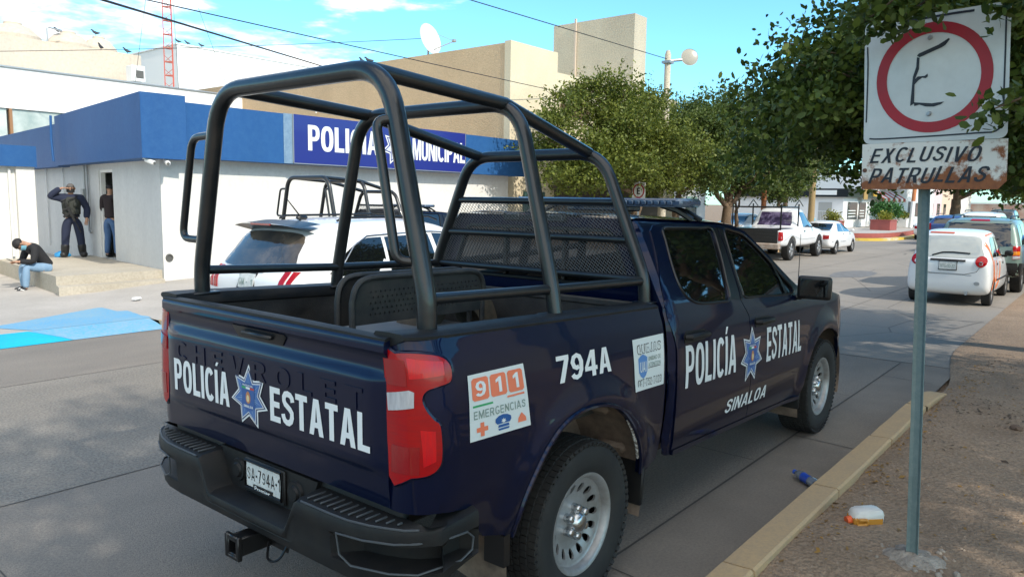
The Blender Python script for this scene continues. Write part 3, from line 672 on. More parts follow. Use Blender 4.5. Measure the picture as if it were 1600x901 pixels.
    b.panel([(-.17,1.298),(.17,1.298),(.205,1.338),(.20,1.350),(-.20,1.350),(-.205,1.338)], TM, du=.3, dv=.3, off=.005, thick=.01)
    b.box((-1.135,0,1.325+.039), (.03,.23,.018), None, .006); b.build('handle', trim, g, 40)
    b = MB()
    def emb(y, z, o): return TM(-y, z, o)
    tb = gtext_bm('CHEVROLET', 1.43, .088, 0, 1.165, .2, .2, .30)
    ex = bmesh.ops.extrude_face_region(tb, geom=tb.faces[:])
    for v in [e for e in ex['geom'] if isinstance(e, bmesh.types.BMVert)]: v.co.z += .0035
    b.panel(None, emb, uvmesh=tb, off=.0005); b.build('embossed_lettering', paint, g, 30)
    b = MB()
    b.panel(None, emb, uvmesh=gtext_bm('POLICÍA', .505, .160, -.478, 1.040, .21, .17, .09, 0, .02), off=.0022); b.build('lettering', decal, g, 30); b = MB()
    b.panel(None, emb, uvmesh=gtext_bm('ESTATAL', .655, .152, .428, 1.040, .21, .17, .09, 0, .02), off=.0022)
    b.build('lettering', decal, g, 30)
    star_badge(g, emb, -.06, 1.04, .148, 1.0)
    # ---- tail lamps
    L0 = [(-1.229,1.345),(-1.16,1.362),(-1.08,1.366),(-.995,1.354),(-.962,1.326),(-.955,1.29),(-.965,1.258),(-1.015,1.244),(-1.055,1.230),(-1.073,1.200),(-1.062,1.160),(-1.035,1.122),(-1.012,1.095),(-1.008,.99),(-1.016,.945),(-1.05,.915),(-1.12,.902),(-1.229,.893)]
    for sg in (-1, 1):
        mp = lambda u, z, o: SM(u, z, o, sg)
        b = MB(); b.mi = 0
        out = smooth_closed(L0, 3)
        b.panel(out, lambda u, z, o: mp(u, z, o) , du=.03, dv=.03, off=.014, thick=.016)
        b.mi = 1
        for (u0,u1,z0,z1) in ((-1.222,-1.125,1.245,1.34),(-1.215,-1.09,.915,1.02)):
            b.panel([(u0,z0),(u1,z0),(u1,z1),(u0,z1)], mp, du=.03, dv=.03, off=.0165, thick=.002)
        b.mi = 2 if sg < 0 else 1
        b.panel([(-1.226,1.146),(-1.105,1.168),(-1.10,1.225),(-1.12,1.232),(-1.226,1.212)], mp, du=.03, dv=.03, off=.018, thick=.003)
        b.mi = 3
        b.panel([(-1.115,1.272),(-.985,1.285),(-.985,1.335),(-1.115,1.350)], mp, du=.03, dv=.03, off=.0165, thick=.002)
        b.panel([(-1.075,.945),(-1.03,.965),(-1.03,1.08),(-1.085,1.085)], mp, du=.03, dv=.03, off=.0165, thick=.002)
        b.build('tail_lamp', [redl, redd, whitel, pm('red_lens_bright', (.60,.004,.008), .2, coat=.5, spec=.3, col2=(.50,.006,.012), scale=3, stretch=(30,30,4), cr=(.42,.60))], T, 40)
        b = MB(); lo = [mp(u, z, .004) for u, z in out]; b.tube(lo, .010, 6, closed=True); b.build('lamp_bezel', paint, T, 60)
    # ---- side decals
    mp = lambda u, z, o: SM(u, z, o); b = MB()
    b.panel([(-.868,1.004),(-.485,1.002),(-.520,1.270),(-.866,1.264)], mp, du=.04, dv=.04, off=.003)
    s = b.build('emergency_sticker', decal2, T, 30)
    def bil(P):
        return lambda u, v, o: mp(*[ (1-u)*(1-v)*P[0][i]+u*(1-v)*P[1][i]+u*v*P[2][i]+(1-u)*v*P[3][i] for i in (0,1)], o)
    sm = bil([(-.868,1.004),(-.485,1.002),(-.520,1.270),(-.866,1.264)])
    b = MB()
    for i in range(3):
        x0 = .05+.31*i; y0, y1 = .60, .94; r = .03
        b.panel([(x0+r,y0),(x0+.28-r,y0),(x0+.28,y0+r),(x0+.28,y1-r),(x0+.28-r,y1),(x0+r,y1),(x0,y1-r),(x0,y0+r)], sm, du=.1, dv=.1, off=.0045)
    b.panel([(.63,.535),(.94,.535),(.94,.565),(.63,.565)], sm, du=.1, dv=.1, off=.0045)
    b.panel([(.10,.12),(.16,.12),(.16,.05),(.22,.05),(.22,.12),(.28,.12),(.28,.19),(.22,.19),(.22,.26),(.16,.26),(.16,.19),(.10,.19)], sm, du=.3, dv=.3, off=.0045)
    b.panel([(.78,.10),(.93,.10),(.92,.17),(.88,.22),(.855,.25),(.83,.22),(.79,.17)], sm, du=.3, dv=.3, off=.0045)
    b.build('orange_print', orange, s, 30)
    b = MB(); b.panel([(.05,.505),(.38,.505),(.38,.535),(.05,.535)], sm, du=.1, dv=.1, off=.0045); b.build('green_bar', green, s, 30)
    b = MB(); b.panel(None, sm, uvmesh=gtext_bm('EMERGENCIAS', .88, .125, .50, .385, .13, .15, .16), off=.0045); b.build('lettering', greytx, s, 30)
    b = MB()
    for i, c in enumerate('911'): b.panel(None, sm, uvmesh=gtext_bm(c, .17 if c == '9' else .10, .235, .19+.31*i, .775, .2, .16), off=.006)
    b.panel(star_pts(.535,.20,.045,.022,7), sm, du=.3, dv=.3, off=.006)
    b.build('digits', decal, s, 30)
    b = MB(); cap = [(.43,.16),(.64,.16),(.67,.20),(.665,.25),(.61,.285),(.535,.30),(.46,.285),(.405,.25),(.40,.20)]
    b.panel(cap, sm, du=.3, dv=.3, off=.0045); b.panel([(.44,.105),(.63,.105),(.62,.145),(.45,.145)], sm, du=.3, dv=.3, off=.0045)
    b.panel([(.45,.06),(.62,.06),(.63,.09),(.44,.09)], sm, du=.3, dv=.3, off=.0045); b.build('cap_print', bluedk, s, 30)
    b = MB(); b.panel(None, mp, uvmesh=gtext_bm('794A', .455, .122, -.058, 1.208, .20, .17, .09, 0, .03), off=.003); b.build('number_lettering', decal, T, 30)
    Q = [(.400,1.004),(.712,1.004),(.726,1.281),(.388,1.276)]
    b = MB(); b.panel(Q, mp, du=.05, dv=.05, off=.003); s2 = b.build('complaint_sticker', decal2, T, 30); sm2 = bil(Q)
    blk = pm('sticker_black', (.10,.105,.105), .5)
    b = MB(); b.panel(None, sm2, uvmesh=gtext_bm('QUEJAS', .78, .185, .50, .79, .21, .17, .07), off=.0042)
    b.panel(None, sm2, uvmesh=gtext_bm('667-752-7429', .82, .150, .50, .14, .20, .17, .09), off=.0042)
    b.panel([(.44,.395),(.86,.395),(.86,.41),(.44,.41)], sm2, du=.3, dv=.3, off=.0042); b.build('lettering', blk, s2, 30)
    b = MB(); b.panel(None, sm2, uvmesh=gtext_bm('QUEJAS', .755, .150, .50, .79, .15, .11, .11), off=.0052)
    b.panel(None, sm2, uvmesh=gtext_bm('667-752-7429', .80, .115, .50, .14, .13, .10, .14), off=.0052); b.build('letter_fill', decal2, s2, 30)
    b = MB(); b.panel(None, sm2, uvmesh=text_bm('UNIDAD DE', .42, .085, .01, .66, .58), off=.0042); b.panel(None, sm2, uvmesh=text_bm('ATENCION', .42, .085, .01, .66, .46), off=.0042); b.build('small_lettering', greytx, s2, 30)
    b = MB(); b.panel([(.13,.62),(.20,.66),(.28,.69),(.36,.66),(.42,.62),(.41,.35),(.36,.27),(.28,.22),(.20,.27),(.14,.35)], sm2, du=.5, dv=.5, off=.0042); b.build('shield_print', pm('shield_blue', (.10,.24,.52), .5), s2, 30)
    b = MB(); b.panel(None, sm2, uvmesh=gtext_bm('UAI', .20, .20, .275, .45, .16, .12, .12), off=.0052); b.build('shield_lettering', decal2, s2, 30)
    mc = lambda u, z, o: CMap(u, z, o); b = MB()
    b.panel(None, mc, uvmesh=gtext_bm('POLICÍA', .735, .250, 1.352, 1.058, .19, .15, .10, 0, .03), off=.003); b.build('side_lettering', decal, T, 30); b = MB()
    b.panel(None, mc, uvmesh=gtext_bm('ESTATAL', .745, .245, 2.635, 1.055, .19, .15, .10, 0, .03), off=.003); b.build('side_lettering', decal, T, 30); b = MB()
    b.panel(None, mc, uvmesh=gtext_bm('SINALOA', .715, .092, 1.985, .711, .17, .16, .12, .25, .03), off=.003)
    b.build('side_lettering', decal, T, 30)
    star_badge(T, mc, 1.985, 1.015, .195, 1.0)
    # ---- rear bumper
    def bx(y):
        a = abs(y)
        if a < .62: return -1.228 + .004*a
        if a < .90: return -1.226 + .07*((a-.62)/.28)**2
        return -1.156 + .13*((a-.90)/.13)**1.5
    path = [(.30+.0, 0)]
    Yc = sorted(set([-1.025,-1.01,-.985,-.95,-.90,-.82,-.72,-.60,-.48,-.40,-.385,-.37,-.34,-.31,-.29,-.27,-.15,0,.15,.27,.29,.31,.34,.37,.385,.40,.48,.60,.72,.82,.90,.95,.985,1.01,1.025]))
    def ztop(y): return lerp(.556, .705, sstep(.285, .388, abs(y)))
    cols = []
    for y in Yc:
        x = bx(y); zt = ztop(y); pk = 1.0 if .66 < abs(y) < 1.02 else 0.0
        k = .09*pk; yi = y*(1-.05*pk)
        cols.append([(-1.075, y*.98, zt+.012), (x+.03, y, zt+.004), (x+.006, y, zt-.006), (x, y, zt-.024), (x+.002, y, .640 if zt > .65 else zt-.04), (x+.006+k, yi, .630 if zt > .65 else zt-.045), (x+.012+k, yi, .545 if zt > .65 else .510), (x+.006+.004, y, .530 if zt > .65 else .505), (x+.02, y, .470), (x+.07, y*.98, .452), (-.98, y*.96, .46)])
    for sg in (-1, 1):      # wrap round to the wheel side
        for i, t in enumerate((.25,.5,.75,1.0)):
            x = lerp(-1.02, -.835, t); y = sg*(1.025+.012*math.sin(t*math.pi/2)); zt = .705+.02*t; k = .06 if t < .9 else 0
            col = [(x+.02, y-sg*.10, zt+.012), (x, y-sg*.03, zt+.004), (x, y-sg*.006, zt-.006), (x, y, zt-.024), (x, y, .655), (x, y-sg*k, .640), (x, y-sg*k, .560), (x, y, .545), (x, y-sg*.01, .49+.05*t), (x, y-sg*.07, .475+.05*t), (x, y-sg*.10, .48+.05*t)]
            if sg < 0: cols.insert(0, col)
            else: cols.append(col)
    b = MB(); g_ = [[b._v((p[0], p[1], p[2]+SH*1.15)) for p in c] for c in cols]
    for i in range(len(cols)-1):
        for j in range(len(cols[0])-1): b.face([g_[i][j], g_[i+1][j], g_[i+1][j+1], g_[i][j+1]])
    b.face(g_[0]); b.face(g_[-1])
    bum = b.build('bumper', blackp, T, 32)
    z0 = SH*1.15
    for sg in (-1, 1):
        b = MB()
        for k in range(12):
            yy = sg*(.43+.042*k); xo = bx(yy)
            b.box(((-1.10+xo+.035)/2-.005, yy, .7155+z0), (abs(xo+.035+1.10), .008, .008), Matrix.Rotation(0, 3, 'Z'), .002)
        b.tube([(bx(sg*y)+.012, sg*y, .7035+z0) for y in (.41,.5,.6,.7,.8,.88,.93,.97)], .005, 6)
        rim = [(bx(sg*y)-.002, sg*y, z+z0) for y, z in ((.65,.645),(.78,.647),(.90,.650),(.97,.655))] + [(-.98,sg*1.030,.655+z0),(-.90,sg*1.036,.652+z0),(-.865,sg*1.036,.62+z0),(-.87,sg*1.034,.57+z0),(-.93,sg*1.03,.545+z0)] + [(bx(sg*y)+.004, sg*y, z+z0) for y, z in ((.97,.532),(.88,.53),(.72,.53),(.66,.56))]
        b.tube(rim, .0045, 6, closed=True)
        b.build('step_ribs', pm('worn_plastic', (.055,.062,.070), .5), bum, 40)
    b = MB()
    b.panel([(-.30,.565),(.30,.565),(.375,.74),(-.375,.74)], lambda y, z, o: V((-1.105-o, y, z+z0)), du=.3, dv=.3, thick=.03)
    for yy in (-.222, .222): b.lathe([(.001,-.022),(.03,-.022),(.036,-.012),(.050,-.012),(.055,0)], o=(-1.105, yy, .655+z0), ax='x', seg=20)
    b.box((-1.113, 0, .655+z0), (.012,.31,.16), None, .006)
    b.build('plate_recess', blackp, bum, 40)
    pl = MB(); pl.box((-1.121,0,.665+z0),(.004,.272,.118),None,.0015); p = pl.build('licence_plate', pm('plate_white', (.62,.64,.62), .5, col2=(.42,.44,.43), scale=14), T, 40)
    b = MB(); pmap = lambda y, z, o: V((-1.1235-o, -y, z+z0))
    b.panel(None, pmap, uvmesh=gtext_bm('SA-794A-1', .255, .060, .0, .668, .12, .10, .16), off=.0); b.build('lettering', trim, p, 30)
    b = MB(); b.tube([pmap(y, z, .002) for y, z in ((-.14,.60),(.14,.60),(.14,.726),(-.14,.726))], .007, 6, closed=True); b.panel([(-.07,.597),(.07,.597),(.075,.624),(-.075,.624)], pmap, off=.005, thick=.005)
    fr = b.build('plate_frame', trim, p, 40)
    b = MB(); b.panel(None, pmap, uvmesh=text_bm('Premier', .12, .022, .012, 0, .611), off=.0065)
    for y in (-.09,-.03,.03,.09): b.box(pmap(y,.722,.003), (.004,.012,.012), None, .002)
    b.build('frame_lettering', decal, fr, 30)
    b = MB()
    for sgn in (1,):
        o = [(-.032,-.032),(.032,-.032),(.032,.032),(-.032,.032)]
        for s_ in (-1, 1): b.box((-1.175, s_*.034, .405+z0), (.22,.014,.082), None, .003); b.box((-1.175, 0, .405+s_*.034+z0), (.22,.06,.014), None, .003)
        for s_ in (-1, 1): b.box((-1.277, s_*.045, .405+z0), (.022,.020,.110), None, .004); b.box((-1.277, 0, .405+s_*.045+z0), (.022,.072,.020), None, .004)
        b.box((-1.12,-.10,.41+z0),(.012,.16,.08),None,.01); b.tube(fillet([(-1.14,-.06,.40+z0),(-1.18,-.10,.33+z0),(-1.16,-.17,.35+z0),(-1.12,-.18,.42+z0)],.05), .006, 6)
        b.box((-1.05,0,.42+z0),(.10,1.3,.09),None,.01)
    b.build('tow_hitch', trim, T, 40)
    # ---- wheel wells, chassis, flaps
    for wx, r, z0w, zl in ((0., .575, .43, 0), (3.70, .565, .48, .13)):
        for sg in (-1, 1):
            b = MB(); b.lathe([(r+.01, sg*.975),(r+.012, sg*.80),(r-.02, sg*.62),(.10, sg*.60)], o=(wx,0,z0w-zl*.5), ax='y', seg=40, a0=-.30, a1=math.pi+.30)
            for k in range(5): 
                a = .35+.55*k; b.box((wx+(r)*math.cos(a), sg*.78, z0w-zl*.5+(r)*math.sin(a)), (.05,.22,.07), Matrix.Rotation(-a,3,'Y'), .02)
            b.build('wheel_well', brownp, T, 40)
    b = MB(); b.tube([SM(u, z, -.012) for u, z in [(.335,.868),(.40,.798),(.462,.715),(.505,.625)]], [.007,.010,.011,.008], 6); b.build('worn_sealant', pm('chipped_white', (.55,.55,.53), .8, col2=(.12,.10,.09), scale=60, cr=(.45,.55)), T, 30)
    b = MB()
    for sg in (-1, 1):
        b.box2((-1.0, sg*.40, .50), (4.3, sg*.52, .66), .02)
        b.box2((-.62, sg*.88, .42),(-.58, sg*.99, .56))
        pts = [(.51,.56),(.58,.55),(.585,.36),(.565,.34),(.50,.35)]
        for mx_, mz_, hh_ in ((.565,.445,.24),(3.105,.43,.20)):
            k = MB(); k.box((mx_, sg*.90, mz_), (.03,.19,hh_), Matrix.Rotation(.12,3,'Y'), .008); k.build('mud_flap', blackp, T, 40)
    b.cyl((0,-.85,.405),(0,.85,.405),.05); b.lathe([(.001,-.14),(.10,-.12),(.14,0),(.10,.12),(.001,.14)], o=(0,0,.405), ax='y', seg=16)
    b.box2((-.9,-.5,.55),(-.2,.4,.75),.05)
    b.build('chassis', trim, T, 40)
    for (x, sg) in ((0,-1),(0,1),(3.70,-1),(3.70,1)): rear_wheel(T, x, sg*.868, sg)
    # ---- roll cage
    hz = lambda x, y, z: V((x, y, z))
    cg = MB()
    def hoop(x, yb, zb, yk, zk, yt, zt, r, fr):
        P = [(x,-yb,zb),(x,-yk,zk),(x,-yt,zt),(x,yt,zt),(x,yk,zk),(x,yb,zb)]
        cg.tube(fillet(P, [.14,fr,fr,.14], 8), r, 14)
        for sg in (-1,1): cg.box((x, sg*yb, zb-.004), (.15,.11,.012), None, .003)
    hoop(-.925,.838,1.462,.836,1.585,.618,2.478,.040,.20)
    hoop(-.062,.828,1.432,.810,1.545,.585,2.432,.036,.19)
    hoop(.812,.826,1.405,.816,1.545,.515,2.243,.036,.17)
    rc = cg.build('roll_cage', cagem, T, 50)
    for sg in (-1, 1):
        b = MB(); b.tube([(-.925,sg*.50,2.478),(-.07,sg*.50,2.432),(.812,sg*.425,2.243)], .034, 12)
        b.build('top_rail', cagem, rc, 50)
        b = MB(); b.tube([(-.925,sg*.828,1.578),(-.062,sg*.800,1.545),(.812,sg*.81,1.522)], .024, 12)
        b.build('side_rail', cagem, rc, 50)
    for sg, o in ((1, .15), (-1, .0)):
        if sg > 0: P = [(-.92,.695,2.268),(-.92,.90,2.262),(-.92,1.035,1.735),(-.92,.80,1.735)]
        else: P = [(-.92,-.68,2.268),(-.99,-.62,2.268),(-.99,-.735,1.725),(-.92,-.80,1.722)]
        b = MB(); b.tube(fillet(P, .07, 6), .020, 10)
        b.build('grab_handle', cagem, rc, 50)
    zs_ = (1.962, 1.748, 1.528)
    yw = lambda z: .816 + (.515-.816)*(z-1.545)/(2.243-1.545)
    for z in zs_:
        b = MB(); b.tube([(.812,-yw(z)+.01,z),(.812,yw(z)-.01,z)], .021, 10); b.build('screen_bar', cagem, rc, 50)
    b = MB()      # expanded-metal screen: real strands
    n = 62; cellh = .0135
    z = 1.545; row = 0
    while z < 1.955:
        w = yw(z+cellh/2)-.03; dy = .0135; k0 = int(-w/dy)-1
        y = -w; i = 0; pts = []
        while y <= w:
            pts.append((.812, y, z + (cellh/2 if (i % 2) else -cellh/2)*(1 if row % 2 else -1))); y += dy/1.0; i += 1
        if len(pts) > 2: b.tube(pts, .0021, 3, caps=False)
        z += cellh; row += 1
    b.build('mesh_screen', pm('mesh_grey', (.10,.11,.12), .5), rc, None)
    # ---- bench in the bed
    bt = MB()
    for yy, tilt in ((-.07,.05),(.05,-.05)):
        out = [(-.665,1.35),(.285,1.335),(.29,1.44),(.283,1.50),(.245,1.552),(.17,1.568),(-.54,1.580),(-.61,1.570),(-.65,1.53),(-.665,1.46)]
        hs = []
        if yy < 0:
            for i in range(26):
                for j in range(5):
                    x = -.55+.031*i+(.0155 if j % 2 else 0); z = 1.395+.028*j
                    hs.append([(x+.0065*math.cos(a), z+.0065*math.sin(a)) for a in (0,1.05,2.1,3.14,4.19,5.24)])
        bt.panel(out, lambda x, z, o: V((x, yy+tilt*(z-1.56)*4*-.25-o, z)), hs, du=2, dv=2, thick=.006)
        ed = [(x, yy+tilt*(z-1.56)*-1, z) for x, z in out]
        bt.tube([(-.66,yy,.92)]+[(p[0],p[1],p[2]) for p in out_round(ed[:0:-1])]+[(.285,yy,.92)], .016, 8)
    bt.build('bench_backrest', pm('bench_steel', (.018,.019,.020), .6, col2=(.05,.047,.042), scale=9), T, 45)
    b = MB()
    b.box((-.18,-.29,1.235),(.90,.40,.02),None,.006); b.box((-.18,.27,1.235),(.90,.40,.02),None,.006)
    for x in (-.58,.22):
        for y in (-.45,.45): b.box((x,y,1.04),(.03,.03,.38),None,.003)
    b.build('bench_seat', dusty, T, 40)
    # ---- roof light bar, aerial
    b = MB(); b.mi = 0
    b.box((1.66,0,1.975),(.30,1.30,.034),None,.012); b.mi = 1
    for i in range(26): b.box((1.511,-.60+.048*i,1.962),(.012,.036,.026),None,.004)
    b.box((1.66,0,1.950),(.28,1.28,.030),None,.006)
    for sg in (-1,1): b.box((1.66,sg*.64,1.964),(.30,.09,.058),None,.018)
    b.mi = 2
    for sg in (-1,1):
        b.tube([(1.58,sg*.50,1.948),(1.62,sg*.60,1.915),(1.66,sg*.69,1.855)], .020, 6); b.tube([(1.74,sg*.46,1.945),(1.78,sg*.60,1.90),(1.80,sg*.69,1.848)], .018, 6)
    b.box((1.66,0,1.92),(.20,.50,.04),None,.01)
    lb = b.build('light_bar', [pm('lightbar_lens', (.04,.07,.13), .12, coat=1), pm('lightbar_led', (.12,.17,.24), .2, coat=1), trim], T, 40)
    b = MB(); b.tube([(3.42,-.83,1.27),(3.42,-.83,1.50),(3.43,-.825,1.72)], [.004,.003,.002], 6); b.cyl((3.42,-.83,1.24),(3.42,-.83,1.29),.014,.009); b.build('aerial', trim, T, 40)
    return T
def out_round(ed):
    return fillet(ed, .03, 3)
def star_badge(parent, mp, cx, cy, r, sx):
    b = MB(); rot = math.pi/2-.03
    b.panel(star_pts(cx, cy, r, r*.60, 7, rot), mp, du=.08, dv=.08, off=.0030); st = b.build('star_badge', decal, parent, 30)
    b = MB(); b.panel(star_pts(cx, cy, r*.90, r*.535, 7, rot), mp, du=.08, dv=.08, off=.0042); b.build('star_band', pm('badge_navy', (.02,.045,.14), .4), st, 30)
    b = MB(); b.panel(star_pts(cx, cy, r*.83, r*.49, 7, rot), mp, du=.08, dv=.08, off=.0052); b.build('star_inner_band', decal, st, 30)
    b = MB(); b.panel(star_pts(cx, cy, r*.78, r*.455, 7, rot), mp, du=.08, dv=.08, off=.0062); b.build('star_field', pm('badge_blue', (.06,.15,.38), .4), st, 30)
    b = MB()
    for k in range(7):
        a = rot+2*math.pi*k/7
        for d in (-.16, 0, .16):
            q = a+d; e = .72 if d == 0 else .50
            p0 = (cx+r*.25*math.cos(q+.05), cy+r*.25*math.sin(q+.05)); p1 = (cx+r*.25*math.cos(q-.05), cy+r*.25*math.sin(q-.05)); p2 = (cx+r*e*math.cos(a+d*.8), cy+r*e*math.sin(a+d*.8))
            b.panel([p0,p1,p2], mp, du=1, dv=1, off=.0070)
    b.build('star_rays', bluelt, st, 30)
    w = r*.36
    b = MB(); b.panel([(cx-w,cy+r*.38),(cx-w*.3,cy+r*.42),(cx+w*.3,cy+r*.42),(cx+w,cy+r*.38),(cx+w*.9,cy+r*.05),(cx+w,cy-r*.28),(cx+w*.5,cy-r*.40),(cx,cy-r*.45),(cx-w*.5,cy-r*.40),(cx-w,cy-r*.28),(cx-w*.9,cy+r*.05)], mp, du=1, dv=1, off=.0078); sh = b.build('shield', pm('badge_shield', (.03,.10,.30), .4), st, 30)
    for i, m in enumerate((green, decal, pm('flag_red', (.50,.05,.04), .5))):
        b = MB(); x0 = cx-w*.9+w*.6*i; b.panel([(x0,cy+r*.235),(x0+w*.6,cy+r*.235),(x0+w*.6,cy+r*.30),(x0,cy+r*.30)], mp, du=1, dv=1, off=.0086); b.build('flag_band', m, sh, 30)
    b = MB(); b.panel([(cx+r*.125*math.cos(a)*(1-.15*math.sin(a)), cy-r*.02+r*.19*math.sin(a)) for a in [k*math.pi/8 for k in range(16)]], mp, du=1, dv=1, off=.0086)
    b.build('crest', pm('crest_orange', (.50,.20,.08), .5), sh, 30)
    b = MB(); b.panel([(cx+r*.075*math.cos(a), cy-r*.05+r*.11*math.sin(a)) for a in [k*math.pi/6 for k in range(12)]], mp, du=1, dv=1, off=.0094); b.build('crest_centre', pm('crest_yellow', (.70,.55,.30), .5), sh, 30)
    b = MB(); b.panel(None, mp, uvmesh=gtext_bm('SINALOA', r*.50, r*.075, cx, cy-r*.30), off=.0086)
    b.panel(None, mp, uvmesh=gtext_bm('POLICIA ESTATAL', r*.55, r*.055, cx, cy+r*.345), off=.0086); b.build('badge_lettering', decal, sh, 30)
TRUCK = build_truck()
# ------------------------------------------------------------------ buildings
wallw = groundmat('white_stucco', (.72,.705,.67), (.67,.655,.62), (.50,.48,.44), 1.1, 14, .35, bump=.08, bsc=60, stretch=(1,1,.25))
wallg = groundmat('grey_or_shaded_stucco', (.60,.60,.585), (.54,.54,.53), (.44,.44,.43), 1.2, 10, .38, bump=.08, bsc=60, stretch=(1,1,.3))
bluef = groundmat('blue_fascia_paint', (.018,.092,.262), (.015,.080,.235), (.035,.125,.29), 1.3, 9, .35, rough=.6, bump=.06, bsc=40, stretch=(1,1,.2))
tanw = groundmat('tan_stucco', (.62,.455,.285), (.55,.40,.25), (.42,.305,.19), .9, 22, .55, bump=1.0, bsc=28)
creamw = groundmat('cream_stucco', (.72,.62,.44), (.64,.55,.39), (.48,.41,.29), .7, 22, .45, bump=.5, bsc=30)
greyst = groundmat('stained_stucco', (.64,.56,.43), (.52,.455,.35), (.24,.215,.175), .55, 20, .55, bump=.6, bsc=26, stretch=(1,1,.5))
beigew = groundmat('beige_concrete', (.66,.54,.42), (.52,.455,.375), (.36,.30,.25), .45, 9, .45, bump=.1, stretch=(1,1,.35))
whitew = groundmat('plain_white_wall', (.80,.80,.79), (.77,.77,.76), (.70,.70,.68), .5, 8, .15, bump=.04)  # one near-even white for plain walls
frame_w = pm('white_frame', (.70,.70,.68), .5); concrete = groundmat('platform_concrete', (.50,.455,.375), (.41,.37,.30), (.27,.235,.19), 1.1, 22, .5, bump=.15)
pane = pm('window_glass', (.05,.07,.08), .05, spec=.8, coat=1.0); pane2 = pm('pale_reflection_window', (.30,.36,.34), .25, col2=(.55,.58,.55), scale=1.2, coat=.6)  # pale mottling of pane2 stands in for bright reflections in the panes
galv = pm('galvanised', (.36,.37,.38), .45, metal=.6); darkin = pm('dark_interior', (.10,.10,.095), .9)
ropem = pm('cable_black', (.02,.02,.022), .6)
DW = V((math.cos(R(83.3)), math.sin(R(83.3)), 0)); NW = V((-DW.y, DW.x, 0)); C0 = V((4.4,12.1,0))
def wing(s, z, o=0.0): return C0 + DW*s + NW*o + V((0,0,z))
def prism(b, base, z0, z1):
    lo = [b._v((p[0],p[1],z0)) for p in base]; hi = [b._v((p[0],p[1],z1)) for p in base]; n = len(base)
    b.face(lo[::-1]); b.face(hi)
    for i in range(n): b.face([lo[i], lo[(i+1)%n], hi[(i+1)%n], hi[i]])
PS = thing('police_station', 'low white police station with a wide blue band along the top', 'building', (4.4,12.1,0.1))
def rel(o, root): o.parent = root; o.matrix_parent_inverse = Matrix.Translation(-root.location) if not root.rotation_euler.z else root.matrix_basis.inverted(); return o
b = MB(); prism(b, [(4.4,12.1),(15.35,12.1),(15.35,12.4),(4.62,12.4)], -.1, 2.76); rel(b.build('front_wall', wallw, None, 30), PS)
b = MB()
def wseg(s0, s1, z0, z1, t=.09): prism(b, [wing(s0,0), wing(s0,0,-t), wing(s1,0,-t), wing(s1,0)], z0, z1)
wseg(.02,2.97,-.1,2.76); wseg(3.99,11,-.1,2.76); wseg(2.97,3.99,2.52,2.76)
rel(b.build('side_wall', wallg, None, 30), PS)  # white wall away from the sun, its shade put into the grey
b = MB()   # blue band: front and side boxes mitred at the corner
fc = [V((3.90,11.75,0)), V((15.85,11.75,0)), V((15.85,12.6,0)), V((4.75,12.6,0))]
prism(b, fc, 2.70, 3.79); rel(b.build('front_band', bluef, None, 30), PS)
b = MB(); f0 = V((3.895,11.752,0))
q = lambda s, o: f0 + DW*s + NW*o
prism(b, [q(0,0), q(0.01,-.85), q(6.75,-.85), q(6.75,-.16)], 2.66, 3.90)
prism(b, [q(6.752,-.2), q(6.752,-.85), q(14.5,-.85), q(14.5,-.2)], 2.64, 3.72)
rel(b.build('side_band', bluef, None, 30), PS)
b = MB(); prism(b, [(4.7,12.5),(15.3,12.5),(15.3,22),(6.0,22)], 2.8, 3.5); rel(b.build('roof', greyst, None, 30), PS)
# grey-blue strip beside the sign, drips
b = MB(); b.box2((7.03,11.742,2.705),(7.27,11.752,3.80)); rel(b.build('band_strip', pm('grey_blue_panel', (.13,.22,.33), .5, col2=(.22,.32,.42), scale=8), None), PS)
# doorway: frame, open leaf, room behind
b = MB()
for s in (2.985, 3.965): 
    p = wing(s, 1.48, -.08); b.box(p, (.10,.06,2.08), Matrix.Rotation(R(83.3-90),3,'Z'))
p = wing(3.48, 2.49, -.08); b.box(p, (.10,.92,.06), Matrix.Rotation(R(83.3-90),3,'Z'))
d = rel(b.build('door_frame', frame_w, None), PS)
b = MB(); p = wing(4.47, 1.47, -.16); b.box(p, (.045,.86,2.0), Matrix.Rotation(R(83.3-90),3,'Z'), .006); rel(b.build('door', pm('door_grey_white', (.55,.56,.54), .5), None), PS)
b = MB()
for s0, s1, o0, o1 in ((1.8,1.85,-.12,-2.6),(5.5,5.55,-.12,-2.6),(1.8,5.5,-2.6,-2.65)): prism(b, [wing(s0,0,o0), wing(s0,0,o1), wing(s1,0,o1), wing(s1,0,o0)], .44, 2.7)
prism(b, [wing(1.8,0,-.10), wing(1.8,0,-2.6), wing(5.5,0,-2.6), wing(5.5,0,-.10)], .38, .452)
rel(b.build('room', pm('room_grey', (.42,.44,.43), .8), None), PS)
def pipe(pts, r, m=galv, nm='conduit'):
    b = MB(); b.tube(pts, r, 8); return rel(b.build(nm, m, None, 50), PS)
pipe([wing(4.75,2.66,.05), wing(4.75,1.05,.05), wing(4.62,1.02,.05)], .028); pipe([wing(4.95,2.66,.05), wing(4.95,2.05,.05)], .022)
pipe([wing(6.9,2.66,.04), wing(6.9,.5,.04)], .02, frame_w); pipe([wing(8.6,2.66,.04), wing(8.6,.5,.04)], .02, frame_w)
b = MB(); b.box(wing(4.98,1.93,.07), (.10,.17,.30), Matrix.Rotation(R(83.3-90),3,'Z'), .01); rel(b.build('meter_box', pm('meter_grey', (.30,.32,.32), .5), None), PS)
b = MB(); b.lathe([(.055,-.006),(.055,-.03),(.075,-.03),(.08,-.004)], o=(4.52,12.1,.70), ax='y', seg=16); b.lathe([(.001,-.008),(.055,-.008)], o=(4.52,12.1,.70), ax='y', seg=16); rel(b.build('drain_hole', darkin, None), PS)
